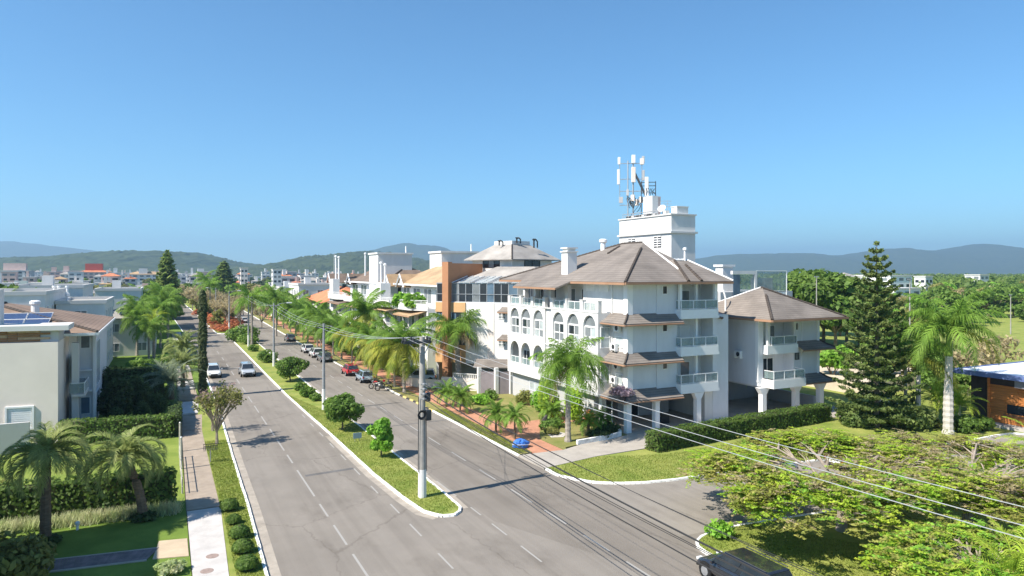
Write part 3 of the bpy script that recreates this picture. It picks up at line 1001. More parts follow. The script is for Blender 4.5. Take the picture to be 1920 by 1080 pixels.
ridge_cap(roof, E1, (42.0, 55.5, 16.36))
ridge_cap(roof, RA, RB)
ridge_cap(roof, RB, E4)
ridge_cap(roof, (40.9, 59.6, 15.9), (42.7, 60.1, 16.7))
ridge_cap(roof2, (41.7, 48.2, FE + .05), S1); ridge_cap(roof2, (43.2, 48.2, FE + .06), (43.9, 51.2, 14.68)); ridge_cap(roof2, S1, S2, FRAMEW)
vb = MB(); vb.tube([(RA[0], RA[1], 17.05), (E2[0] + .3, E2[1] + 2.2, FE + .98)], .1, 4); vb.build('verge_board', FRAMEW, roof)
vb = MB(); vb.tube([(S2[0], S2[1], 15.2), (46.95, 48.2, FE + .06)], .09, 4); vb.build('verge_board', FRAMEW, roof2)
q = MB()
q.box(34.85, 46.98, 48.15, 48.28, FE - .24, FE - .04); q.box(34.78, 34.88, 48.28, 57.3, FE - .26, FE - .06); q.box(34.78, 34.88, 67.0, 73.0, FE - .26, FE - .06)
q.box(33.4, 33.5, 57.6, 66.6, FE - .86, FE - .68); q.box(46.97, 47.05, 48.28, 60, FE - .24, FE - .04)
q.build('eaves_board', FASCIA, APT)
q = MB(); q.face((34.95, 48.35, FE - .17), (34.95, 72.9, FE - .17), (46.9, 72.9, FE - .17), (46.9, 48.35, FE - .17)); q.build('soffit', WHITE2, APT)
# chimney, vents
q = MB(); cy0 = YX(1052, 36.6)
q.box(36.2, 37.3, 59.9, 61.1, 13.4, 16.0); q.box(36.08, 37.42, 59.78, 61.22, 16.0, 16.12); q.box(36.3, 37.2, 60.0, 61.0, 16.12, 16.36); q.box(36.12, 37.38, 59.82, 61.18, 16.36, 16.5)
q.build('chimney', WHITE, APT)
q = MB(); q.lathe([(.27, -1.2), (.27, .5), (.42, .62), (.42, .85), (.3, .95)], (42.1, 62.3, 16.6), 12); q.build('roof_vent', FRAMEW, APT)
q = MB(); q.lathe([(.1, -.6), (.1, .75), (.2, .8), (.2, 1.0), (.1, 1.05)], (44.6, 52.1, 15.3), 10); q.build('vent_pipe', FRAMEW, APT)
# stair tower with cornices
tw = MB()
tw.box(47.0, 50.2, 57.0, 66.2, 9.5, 18.05); tw.box(47.0, 50.2, 57.0, 66.2, 18.25, 19.95)
tw.build('tower_wall', WHITE, APT)
q = MB(); q.box(46.8, 50.4, 56.8, 66.4, 18.05, 18.25); q.box(46.88, 50.32, 56.88, 66.32, 19.95, 20.1); q.build('cornice', WHITE2, APT)
FTW = Fac((47.0, 57.0), (0, 1), (-1, 0))
for (y0, y1, z0, z1, n) in ((YX(1240, 47) - 57, YX(1226, 47) - 57, 16.6, 17.85, 5), (YX(1191, 47) - 57, YX(1178, 47) - 57, 17.35, 17.8, 2)):
    q = MB(); FTW.box(q, y0, y1, z0, z1, 0, .01)
    lv = q.build('louvre_window', FRAMED, APT)
    ym = (y0 + y1) / 2
    for k in range(n):
        for a, b in ((y0 + .04, ym - .06), (ym + .06, y1 - .04)):
            s_ = MB(); zz = z0 + (z1 - z0) * (k + .5) / n
            FTW.box(s_, a, b, zz + .02, zz + .12, .012, .05); s_.build('slat', FRAMEW, lv)
    s_ = MB(); FTW.box(s_, ym - .06, ym + .06, z0, z1, .012, .045); s_.build('mullion', WHITE, lv)
# passage between the two blocks
q = MB(); q.box(47.62, 50.88, 55.5, 63, .1, 9.2); q.build('link_wall', GREYW, APT)
FL = Fac((47.62, 55.5), (1, 0), (0, -1))
for z in (7.3, 4.1):
    window(FL, 1.0, 1.9, z, z + 1.5, APT, nv=0, gm=GLASSD, fm=FRAMEW)
air_con(FL, 2.5, 5.5, APT); air_con(FL, 2.5, 8.4, APT)
for zt in (7.1, 3.7):
    skirt(APT, [(47.62, 55.5), (50.9, 55.5)], [(47.62, 54.4), (50.9, 54.4)], zt, zt - .6, m=TILE_D)
q = MB(); q.slab([(46.3, 48.9, 9.75), (50.6, 52.5, 9.75), (50.6, 57.5, 10.7), (47.2, 56.9, 10.7), (46.32, 52.5, 10.5)], .14); q.build('link_roof', TILE_D, APT)
q = MB(); q.tube([(50.6, 53.0, 3), (50.6, 53.0, 11.4), (50.5, 53.2, 12.2)], .09, 6); q.build('drain_pipe', FRAMEW, APT)
q = MB(); q.box(37, 47.5, 66.0, 71.0, .1, 3.0); q.build('garage_wall', GREYW, APT)

# the lower wing to the right
WG = thing('house_wing', 'grey three storey wing with small balconies and brown pyramid roof behind the hedge', 'building', (55, 52, 0))
w = MB()
w.box(50.9, 55.6, 50.2, 57.5, 3.05, 9.6); w.box(55.6, 59.2, 48.9, 57.5, 3.05, 9.6); w.box(50.9, 51.5, 48.9, 50.2, 3.05, 9.6)
w.build('wall', PANEL, WG)
q = MB(); q.box(51.5, 55.6, 48.9, 50.2, 9.3, 9.6); q.build('soffit', WHITE2, WG)
FV = Fac((50.9, 50.2), (1, 0), (0, -1)); FV2 = Fac((55.6, 48.9), (1, 0), (0, -1))
b = MB(); b.box(51.45, 55.55, 48.3, 50.19, 6.1, 6.3); b.box(51.45, 55.55, 48.3, 48.45, 6.3, 6.95); b.box(51.45, 51.6, 48.45, 48.88, 6.3, 6.95)
bo = b.build('balcony', TRIM, WG)
railing(Fac((51.45, 48.37), (1, 0), (0, -1)), .55, 4.0, 6.96, .85, bo, d0=.03, posts=3, ends=.5)
b = MB(); b.box(51.3, 55.6, 47.4, 50.19, 2.95, 3.15); b.box(51.3, 55.6, 47.4, 47.55, 3.15, 3.75); b.box(51.3, 51.45, 47.55, 48.88, 3.15, 3.75)
bo = b.build('balcony', TRIM, WG)
railing(Fac((51.3, 47.47), (1, 0), (0, -1)), .05, 4.22, 3.76, .85, bo, d0=.03, posts=4, ends=1.2)
for x in (51.7, 55.2):
    q = MB(); q.box(x, x + .3, 48.5, 48.8, 6.96, 9.6); q.build('balcony_post', WHITE, WG)
window(FV, 1.6, 3.3, 3.17, 5.5, WG, nv=1, gm=GLASSD)
window(FV, 1.7, 3.5, 6.32, 8.7, WG, nv=1, gm=(SHUTTER, GLASSM))
window(FV2, .15, .75, 5.3, 6.0, WG, nv=0, gm=GLASSM, fm=FRAMED)
window(FV2, .15, .6, 8.2, 9.0, WG, nv=0, gm=GLASSD)
q = MB(); FV2.box(q, 1.1, 1.16, 3.1, 9.5, 0, .04); FV2.box(q, 3.3, 3.62, 3.05, 9.5, 0, .08); q.build('pilaster', TRIM, WG)
FX = Fac((50.9, 48.9), (0, 1), (-1, 0))
air_con(FX, 2.4, 5.6, WG)
q = MB(); FX.box(q, 0, .35, 3.4, 9.5, 0, .08); q.build('pilaster', TRIM, WG)
for zt in (7.15, 3.85):
    skirt(WG, [(55.7, 48.9), (59.2, 48.9), (59.2, 53)], [(55.7, 47.8), (60.3, 47.8), (60.3, 53)], zt, zt - .7)
for (x, y) in ((51.2, 48.7), (55.3, 48.4), (58.6, 48.3)):
    q = MB(); q.box(x - .26, x + .26, y - .26, y + .26, .1, 2.3)
    q.add([(x - .26, y - .26, 2.3), (x + .26, y - .26, 2.3), (x + .26, y + .26, 2.3), (x - .26, y + .26, 2.3), (x - .7, y - .28, 2.94), (x + .7, y - .28, 2.94), (x + .7, y + .28, 2.94), (x - .7, y + .28, 2.94)],
          [(0, 1, 5, 4), (1, 2, 6, 5), (2, 3, 7, 6), (3, 0, 4, 7), (4, 5, 6, 7)])
    q.build('column', TRIM, WG)
q = MB(); q.box(52.5, 59.3, 56.8, 57.3, .1, 3.04); q.box(58.9, 59.2, 49.3, 56.8, .1, 1.4); q.build('garage_wall', GREYW, WG)
q = MB(); q.box(51.0, 59.2, 49.0, 57.4, 2.9, 3.05); q.build('ceiling_slab', WHITE2, WG)
C1 = (50.0, 46.4, 9.6); C2 = (60.3, 46.6, 9.6); C3 = (60.3, 58.5, 9.6); C4 = (50.0, 58.5, 9.6); A1 = (53.2, 50.6, 12.4); A2 = (54.3, 51.8, 12.4)
rf = MB(); rf.slab([C1, C2, A1], .14); rf.slab([C2, C3, A2, A1], .14); rf.slab([C3, C4, A2], .14); rf.slab([C4, C1, A1, A2], .14)
wr = rf.build('roof', TILE, WG)
ridge_cap(wr, C1, (52.6, 49.6, 11.78)); ridge_cap(wr, A1, C2); ridge_cap(wr, A1, A2)
vb = MB(); vb.tube([(50.3, 58, 9.7), (A2[0], A2[1], 12.45), (A1[0], A1[1], 12.45)], .08, 4); vb.build('verge_board', FRAMEW, wr)
q = MB(); q.box(50.0, 60.3, 46.3, 46.38, 9.36, 9.56); q.box(49.92, 50.0, 46.4, 58.5, 9.36, 9.56); q.build('eaves_board', FASCIA, WG)
q = MB(); q.face((50.1, 46.5, 9.44), (50.1, 58.4, 9.44), (60.2, 58.4, 9.44), (60.2, 46.7, 9.44)); q.build('soffit', WHITE2, WG)

# roof terrace house with green glass behind the wing
GH = thing('terrace_house', 'flat roofed block with green glass parapet and white chimney behind the brown pyramid roof', 'building', (70, 72, 0))
q = MB(); q.box(64, 77, 67.9, 80, .1, 11.4); q.build('wall', GREYW, GH)
q = MB(); q.box(65.8, 70.1, 67.6, 68.0, 13.7, 14.15); q.box(69.7, 70.1, 67.6, 68.0, 11.4, 13.69); q.build('frame_beam', WHITE, GH)
for k in range(4):
    q = MB(); x = 70.15 + k * 1.36
    q.box(x, x + 1.32, 67.7, 67.74, 11.3, 14.1); q.build('glass_panel', GLASSG, GH)
q = MB(); q.box(70.1, 75.7, 67.66, 67.78, 14.11, 14.2); q.box(75.6, 75.7, 67.66, 67.78, 10.5, 14.1); q.box(70.1, 75.6, 67.75, 67.8, 10.8, 11.3); q.build('handrail', FRAMEW, GH)
for k in range(3):
    q = MB(); x = 66 + k * 1.25
    q.box(x, x + 1.2, 67.72, 67.77, 10.4, 13.65); q.build('glass_panel', GLASSG if k else GLASSB, GH)
q = MB(); q.box(71, 75, 69.5, 69.6, 11.4, 13.2); q.build('screen', GLASSM, GH)
q = MB(); q.box(66.4, 68.2, 70, 71.4, 11.4, 14.7); q.box(66.2, 68.4, 69.8, 71.6, 14.7, 15.0); q.build('chimney', WHITE, GH)

# antennas and tanks on the tower roof: things that stand there
TZ = 20.1
AN = thing('antenna_mast', 'tall telecom mast with white panel antennas at the far end of the tower roof', 'antenna mast', (47.9, 65.2, TZ))
q = MB()
q.tube([(47.6, 65.4, TZ), (47.6, 65.4, TZ + 6.7)], .07, 6); q.tube([(48.2, 65.2, TZ), (48.2, 65.2, TZ + 7.0)], .09, 6)
for z in (1.6, 3.2, 4.6, 6.4):
    q.tube([(46.9, 66.0, TZ + z), (49.0, 64.6, TZ + z)], .04, 4); q.tube([(46.9, 66.0, TZ + z), (48.2, 65.2, TZ + z)], .035, 4)
q.tube([(46.9, 66.0, TZ + 2.4), (46.9, 66.0, TZ + 7.0)], .045, 5); q.tube([(49.0, 64.6, TZ + 3.0), (49.0, 64.6, TZ + 7.0)], .045, 5)
q.build('mast', STEEL, AN)
q = MB(); q.tube([(48.3, 65.1, TZ + 5.4), (49.2, 63.4, TZ + 1.6)], .13, 6); q.tube([(47.8, 65.2, TZ + .3), (48.4, 63.4, TZ + 2.2)], .03, 4); q.build('brace', DARKMETAL, AN)
for (x, y, z, h, wd_, m_) in ((46.8, 66.1, 4.0, 1.75, .15, FRAMEW), (48.1, 65.0, 4.2, 1.75, .24, BEIGEW), (46.85, 66.05, 6.3, .85, .15, FRAMEW), (48.1, 65.0, 6.4, .95, .22, FRAMEW), (49.1, 64.5, 6.4, .8, .15, GREYW), (49.15, 64.5, 4.4, 1.2, .12, GREYW)):
    q = MB(); q.obox((x, y, TZ + z + h / 2), None, (wd_, .1, h / 2), -.5); q.build('panel_antenna', m_, AN, bevel=.03)
for (x, y, z) in ((47.0, 65.9, 2.2), (48.0, 65.0, 2.4), (48.9, 64.6, 2.2), (47.5, 65.3, 3.0), (48.5, 64.9, 1.9), (49.0, 64.6, 6.6)):
    q = MB(); q.obox((x, y, TZ + z), None, (.22, .14, .35), rnd.uniform(-1, 1)); q.build('radio_unit', GREYW if rnd.random() < .5 else BEIGEW, AN, bevel=.02)
q = MB()
for k in range(9):
    a = rnd.uniform(0, 6.28); rr_ = rnd.uniform(.3, .7); cx, cy = 48.0 + rnd.uniform(-.5, .7), 65.1 + rnd.uniform(-.4, .4)
    q.tube([(cx + rr_ * math.cos(a + t) * .8, cy + rr_ * .3 * math.sin(a + t), TZ + 2.0 + rr_ * math.sin(t * 1.3) - .5 + k * .08) for t in np.linspace(0, 3.5, 9)], .035, 4)
q.build('cable', DARKMETAL, AN)
A2_ = thing('antenna_rack', 'short steel antenna frame with one white panel beside the equipment cabinet on the tower', 'antenna', (48.5, 63.0, TZ))
q = MB()
for (x, y) in ((48.0, 63.4), (48.7, 63.0), (49.3, 62.5)):
    q.tube([(x, y, TZ), (x, y, TZ + 4.1)], .05, 5)
for z in (2.8, 3.6, 4.0): q.tube([(48.0, 63.4, TZ + z), (49.3, 62.5, TZ + z)], .04, 4)
for k in range(5):
    q.tube([(48.3 + .25 * k, 63.0 - .1 * k, TZ + 2.3 + .1 * k), (48.4 + .2 * k, 62.9, TZ + 3.0 + .2 * (k % 2)), (48.2 + .3 * k, 62.8, TZ + 3.3)], .05, 4)
q.build('frame', DARKMETAL, A2_)
q = MB(); q.obox((48.45, 63.0, TZ + 3.5), None, (.2, .1, 1.1), -.4); q.build('panel_antenna', FRAMEW, A2_, bevel=.03)
CB = thing('equipment_cabinet', 'white telecom cabinet with one brick coloured side on the tower roof', 'cabinet', (48.9, 62.0, TZ))
q = MB(); q.box(47.9, 48.7, 61.3, 62.9, TZ + .25, TZ + 2.3); q.build('cabinet_body', WHITE, CB)
q = MB(); q.box(48.7, 49.1, 61.35, 62.8, TZ + .3, TZ + 2.25); q.build('side_panel', PINKW, CB)
q = MB()
for k in range(4): q.box(47.88, 47.9, 61.4, 62.8, TZ + .5 + .48 * k, TZ + .54 + .48 * k)
q.box(47.87, 47.9, 62.05, 62.1, TZ + .3, TZ + 2.25); q.build('door_seam', GREYW, CB)
q = MB(); q.box(47.9, 49.1, 61.3, 62.9, TZ, TZ + .24); q.build('plinth', DARKMETAL, CB)
RL = thing('roof_railing', 'low grey steel railing with cable boxes along the tower roof edge', 'railing', (47.3, 62, TZ))
q = MB()
for k in range(7): q.tube([(47.25, 59.6 + k * 1.05, TZ), (47.25, 59.6 + k * 1.05, TZ + .5)], .03, 4)
q.tube([(47.25, 59.6, TZ + .5), (47.25, 65.9, TZ + .5)], .04, 4); q.tube([(47.25, 59.6, TZ + .25), (47.25, 65.9, TZ + .25)], .03, 4)
q.build('rail', STEEL, RL)
for k in range(6):
    q = MB(); q.box(47.4, 47.8, 60.2 + k * .95, 60.7 + k * .95, TZ, TZ + .32); q.build('cable_box', DARKMETAL if k % 2 else GREYW, RL)
q = MB()
for (x, y) in ((48.3, 60.4), (49.0, 60.1), (48.6, 59.6)):
    q.tube([(x, y, TZ), (x, y, TZ + 1.7)], .02, 4)
    for z in (1.0, 1.3, 1.6): q.tube([(x - .4, y + .2, TZ + z), (x + .4, y - .2, TZ + z)], .014, 3)
put('television_aerial', q.mesh('television_aerial', STEEL), None, label='thin grey television aerials between dish and cabinet on the tower roof', category=None) if False else props(q.build('television_aerial', STEEL), 'cluster of thin television aerials between dish and cabinet on the tower roof', 'aerial')
DI = thing('satellite_dish', 'white satellite dish tilted upward on the tower roof edge', 'satellite dish', (47.6, 59.2, TZ))
q = MB(); n_ = Vector((-.75, -.35, .55)).normalized(); c_ = Vector((47.55, 59.2, TZ + .65)); a_ = n_.orthogonal().normalized(); b_ = n_.cross(a_)
for i, (r_, h_) in enumerate(((.0, 0), (.3, .03), (.5, .1), (.62, .17))):
    pass
rings = [[c_ + (a_ * math.cos(k * math.pi / 8) + b_ * math.sin(k * math.pi / 8)) * r_ + n_ * h_ for k in range(16)] for r_, h_ in ((.02, 0), (.22, .03), (.37, .08), (.46, .13))]
q.add([p_ for r_ in rings for p_ in r_], [(i * 16 + k, i * 16 + (k + 1) % 16, (i + 1) * 16 + (k + 1) % 16, (i + 1) * 16 + k) for i in range(3) for k in range(16)])
q.build('dish', FRAMEW, DI, smooth=True)
q = MB(); q.tube([(47.65, 59.25, TZ), (47.62, 59.22, TZ + .6)], .05, 6); q.tube([c_ - b_ * .5, c_ + n_ * .55], .02, 4); q.build('stand', STEEL, DI)
TK = thing('water_tank', 'white boxy water tank cover with small box beside it on the tower roof', 'tank', (48.4, 57.8, TZ))
q = MB(); q.box(48.0, 49.5, 57.3, 58.2, TZ, TZ + .75); q.box(47.94, 49.56, 57.24, 58.26, TZ + .75, TZ + .83); q.build('tank_box', WHITE, TK)
q = MB(); q.box(47.3, 47.8, 58.3, 58.7, TZ, TZ + .42); q.build('small_box', WHITE2, TK)

# ------------------------------------------------------------------ the block with the orange pillar, set at an angle to the avenue
OB = thing('apartment_block', 'white block with orange pillar, dark glass roof terrace and pale pagoda roof', 'building', (35, 80, 0))
RB_ = Vector((.66, -.75)).normalized()
o_ = Vector((36.7, 74.4)) - RB_ * 9.8
FB1 = Fac((o_.x, o_.y), (RB_.x, RB_.y), (RB_.y, -RB_.x))
q = MB(); FB1.box(q, 0.0, 13.0, 2.8, 10.3, -11, 0); q.build('wall', WHITE, OB)
q = MB(); FB1.box(q, 0.0, .3, .1, 2.8, -10, -.2); FB1.box(q, 4.2, 13, .1, 2.8, -8, -4.0); FB1.box(q, .3, 4.2, .1, 2.8, -3.2, -2.8); q.build('garage_wall', GREYW, OB)
q = MB(); FB1.box(q, .02, 4.15, 9.05, 10.25, 0, .12); FB1.box(q, .02, 1.3, 6.4, 7.95, 0, .12); FB1.box(q, 1.9, 4.15, 6.4, 7.0, 0, .12); FB1.box(q, .02, 4.15, 2.8, 5.0, 0, .12); q.build('wall_band', OCHREW, OB)
q = MB(); FB1.box(q, 1.3, 2.12, 0.1, 15.25, -.3, .75); q.build('pillar', ORANGEW, OB)
q = MB(); FB1.box(q, 1.75, 2.1, 12.4, 15.1, -9.5, -.31); q.build('orange_wall', ORANGEW, OB)
q = MB(); FB1.box(q, 7.1, 7.95, 2.8, 10.28, 0, .06); q.build('wall_strip', BEIGEW, OB)
window(FB1, .12, 1.2, 8.0, 9.0, OB, nv=1, fm=FRAMED, gm=GLASSB)
window(FB1, 2.3, 4.1, 7.02, 9.0, OB, nv=2, fm=FRAMED, gm=(GLASSB, GLASSD, GLASSM))
window(FB1, .12, 1.2, 5.05, 6.35, OB, nv=1, fm=FRAMED, gm=GLASSB)
window(FB1, 2.3, 4.1, 5.02, 6.35, OB, nv=2, fm=FRAMED, gm=GLASSB)
for z in (8.35, 5.05):
    window(FB1, 8.5, 9.5, z, z + .75, OB, nv=1, nh=1, fm=FRAMEW, gm=GLASSM)
    skirt(OB, [FB1.p(9.0, 0)[:2], FB1.p(10.4, 0)[:2]], [FB1.p(8.7, 0, .8)[:2], FB1.p(10.4, 0, .8)[:2]], z + 1.45, z + .95, m=TILE)
# glazed roof terrace
q = MB(); FB1.box(q, 0, 13, 10.3, 13.3, -4.6, -4.3); FB1.box(q, .0, .2, 10.3, 12.6, -4.3, -.4); q.build('terrace_wall', GREYW, OB)
xs = [.05, 1.25, 2.15, 3.1, 4.05, 5.0, 5.95, 6.9, 7.85, 8.8, 9.75, 10.9, 12.2]
for i in range(len(xs) - 1):
    if i == 1: continue
    q = MB(); FB1.box(q, xs[i] + .05, xs[i + 1] - .05, 10.32, 12.55, -.25, -.22); q.build('glass_panel', (GLASSD, GLASSB, GLASSM)[(i * 7) % 3] if i % 4 else GLASSD, OB)
q = MB()
for x in xs: FB1.box(q, x - .04, x + .04, 10.3, 12.6, -.3, -.2)
FB1.box(q, 0, 12.2, 12.56, 12.68, -.32, -.18); FB1.box(q, 0, 12.2, 11.25, 11.31, -.2, -.14); FB1.box(q, 0, 12.2, 10.3, 10.36, -.2, -.1)
q.build('terrace_frame', STEEL, OB)
for k in range(13):
    x = 2.3 + k * .8
    q = MB(); a, b = FB1.p(x, 12.7, -.1), FB1.p(x + .05, 13.45, -4.4)
    c, d = FB1.p(x + .62, 12.7, -.1), FB1.p(x + .67, 13.45, -4.4)
    q.slab([a, c, d, b], .03); q.build('pergola_pane', GLASSL if k % 3 else GLASSM, OB)
q = MB()
for k in range(14):
    x = 2.25 + k * .8; q.tube([FB1.p(x, 12.7, .0), FB1.p(x, 13.5, -4.4)], .045, 4)
q.build('pergola_rafter', FRAMEW, OB)
# lower pale roof, upper storey and pagoda roof
def local(x, y, z): return FB1.p(x, z, -y)
lr = [(2.6, 4.0, 13.25), (12.9, 4.0, 13.25), (12.9, 13.5, 13.25), (2.6, 13.5, 13.25)]
tp = [(5.4, 6.8, 14.7), (10.6, 6.8, 14.7), (10.6, 11, 14.7), (5.4, 11, 14.7)]
rf = MB()
for i in range(4):
    j = (i + 1) % 4
    rf.slab([local(*lr[i]), local(*lr[j]), local(*tp[j]), local(*tp[i])], .12)
lo = rf.build('roof', TILE_G, OB)
pc = Vector(D(960, 96.5)); ang = -YAW - R(45)
def pag(a, b, z):
    e1 = Vector((math.sin(-ang - R(90)), math.cos(ang + R(90)))); 
    f = Vector((SA, CA)); r_ = Vector((CA, -SA))
    d1 = (f + r_).normalized(); d2 = (f - r_).normalized()
    p_ = pc + d1 * a + d2 * b
    return (p_.x, p_.y, z)
hw = 3.9
q = MB()
b0 = [pag(-hw, -hw, 13.0), pag(hw, -hw, 13.0), pag(hw, hw, 13.0), pag(-hw, hw, 13.0)]
q.prism([p_[:2] for p_ in b0], 13.0, 15.75); q.build('upper_wall', WHITE, OB)
f_ = Vector((SA, CA)); r_ = Vector((CA, -SA)); d1 = (f_ + r_).normalized(); d2 = (f_ - r_).normalized()
cn = pag(-hw, -hw, 0)
FPL = Fac(cn[:2], (d2.x, d2.y), (-d1.x, -d1.y)); FPR = Fac(cn[:2], (d1.x, d1.y), (-d2.x, -d2.y))
window(FPL, 2.3, 5.6, 14.55, 15.6, OB, nv=2, fm=FRAMED, gm=(GLASSD, GLASSM, GLASSD))
window(FPR, 2.3, 5.4, 14.5, 15.6, OB, nv=1, fm=FRAMED, gm=GLASSD)
he, ht = 4.75, 1.75
ev = [pag(-he, -he, 15.7), pag(he, -he, 15.7), pag(he, he, 15.7), pag(-he, he, 15.7)]
tv = [pag(-ht, -ht, 17.75), pag(ht, -ht, 17.75), pag(ht, ht, 17.75), pag(-ht, ht, 17.75)]
rf = MB()
for i in range(4):
    j = (i + 1) % 4
    rf.slab([ev[i], ev[j], tv[j], tv[i]], .12)
rf.slab(tv, .1)
up = rf.build('pagoda_roof', TILE_G, OB)
ridge_cap(up, ev[0], tv[0], r=.1)
q = MB(); q.prism([pag(a, b, 0)[:2] for a, b in ((-ht, -ht), (ht, -ht), (ht, ht), (-ht, ht))], 17.76, 18.25); q.build('roof_parapet', WHITE, OB)
q = MB(); q.face(*[tuple((p_[0], p_[1], 15.55)) for p_ in ev]); q.build('soffit', WHITE2, OB)
VH = []
for (u, z, h, lb) in ((1001, 17.3, 1.2, 'dark curled chimney pipe at the right end of the pagoda roof'), (969, 17.9, .8, 'dark roof vent pipe on the hip of the pagoda roof'), (936, 17.6, .7, 'small dark vent pipe at the left end of the pagoda roof')):
    x, y = D(u, 94.5)
    q = MB(); q.tube([(x, y, z), (x, y, z + h * .8), (x + .25, y - .1, z + h)], .13, 6)
    q.tube([(x + .55, y, z), (x + .55, y, z + h * .7), (x + .3, y, z + h * .95)], .1, 6)
    q.lathe([(.2, h * .85), (.24, h), (.1, h * 1.05)], (x, y, z), 8)
    props(q.build('chimney_pipe', DARKMETAL), lb, 'vent pipe')
# front court of the block
q = MB(); FB1.box(q, 2.5, 8.4, .1, 1.5, 3.0, 3.25); FB1.box(q, -3, 2.5, .1, 1.1, 3.0, 3.2); FW_ = q.build('garden_wall', BEIGEW)
props(FW_, 'low beige garden wall in front of the block with the orange pillar', 'wall')
q = MB()
for k in range(18): FB1.box(q, 4.0 + k * .24, 4.12 + k * .24, 1.5, 1.95, 3.08, 3.16)
FB1.box(q, 4.0, 8.4, 1.95, 2.05, 3.05, 3.2); q.build('balustrade', WHITE2, FW_)
GT = thing('gate_house', 'white gate posts with grey doors between the apartment block and its neighbour', 'gate', (36.5, 74, 0))
q = MB(); q.box(33.5, 33.9, 71.2, 71.6, .1, 3.1); q.box(35.1, 35.5, 70.6, 71.0, .1, 3.1); q.box(32.0, 32.4, 72.6, 73.0, .1, 3.1); q.build('gate_post', WHITE, GT)
q = MB(); q.prism([(32.3, 72.6), (33.6, 71.5), (33.7, 71.6), (32.4, 72.7)], .1, 2.6); q.prism([(33.8, 71.3), (35.2, 70.9), (35.2, 71.0), (33.8, 71.4)], .1, 2.6); q.build('gate_leaf', mat('mauve_gate', (.24, .21, .22), .7, .1, 1), GT)
q = MB(); q.slab([(31.6, 73.2, 3.1), (35.7, 70.5, 3.1), (36.2, 71.6, 3.9), (32.4, 74, 3.9)], .1); q.build('gate_roof', TILE, GT)

# ------------------------------------------------------------------ terraced white houses beyond
def gable(parent, x, y, z, w_, h, depth, m=TILE_B):
    a, b, c = (x, y - w_ / 2, z), (x, y + w_ / 2, z), (x, y, z + h)
    q = MB(); q.face(a, b, c); q.build('gable_wall', GREYW, parent)
    q = MB(); A, B, Cc = [(p_[0] + depth, p_[1], p_[2]) for p_ in (a, b, c)]
    o = .25
    q.slab([(x - o, y - w_ / 2 - o, z - .2), (x - o, y, z + h + .1), (x + depth, y, z + h + .1), (x + depth, y - w_ / 2 - o, z - .2)], .1)
    q.slab([(x - o, y, z + h + .1), (x - o, y + w_ / 2 + o, z - .2), (x + depth, y + w_ / 2 + o, z - .2), (x + depth, y, z + h + .1)], .1)
    q.build('gable_roof', m, parent)
    q = MB()
    q.tube([(x - o - .02, y - w_ / 2 - o, z - .22), (x - o - .02, y, z + h + .08), (x - o - .02, y + w_ / 2 + o, z - .22)], .13, 4); q.build('verge_board', FRAMEW, parent)


def hip(mb, x0, x1, y0, y1, z, h, axis='y', t=.12):
    cx, cy = (x0 + x1) / 2, (y0 + y1) / 2
    if axis == 'y':
        k = min((y1 - y0) / 2, (x1 - x0) / 2)
        a, b = (cx, y0 + k, z + h), (cx, y1 - k, z + h)
        mb.slab([(x0, y0, z), (x1, y0, z), a], t); mb.slab([(x1, y0, z), (x1, y1, z), b, a], t)
        mb.slab([(x1, y1, z), (x0, y1, z), b], t); mb.slab([(x0, y1, z), (x0, y0, z), a, b], t)
    else:
        k = min((y1 - y0) / 2, (x1 - x0) / 2)
        a, b = (x0 + k, cy, z + h), (x1 - k, cy, z + h)
        mb.slab([(x0, y1, z), (x0, y0, z), a], t); mb.slab([(x0, y0, z), (x1, y0, z), b, a], t)
        mb.slab([(x1, y0, z), (x1, y1, z), b], t); mb.slab([(x1, y1, z), (x0, y1, z), a, b], t)
    return a, b


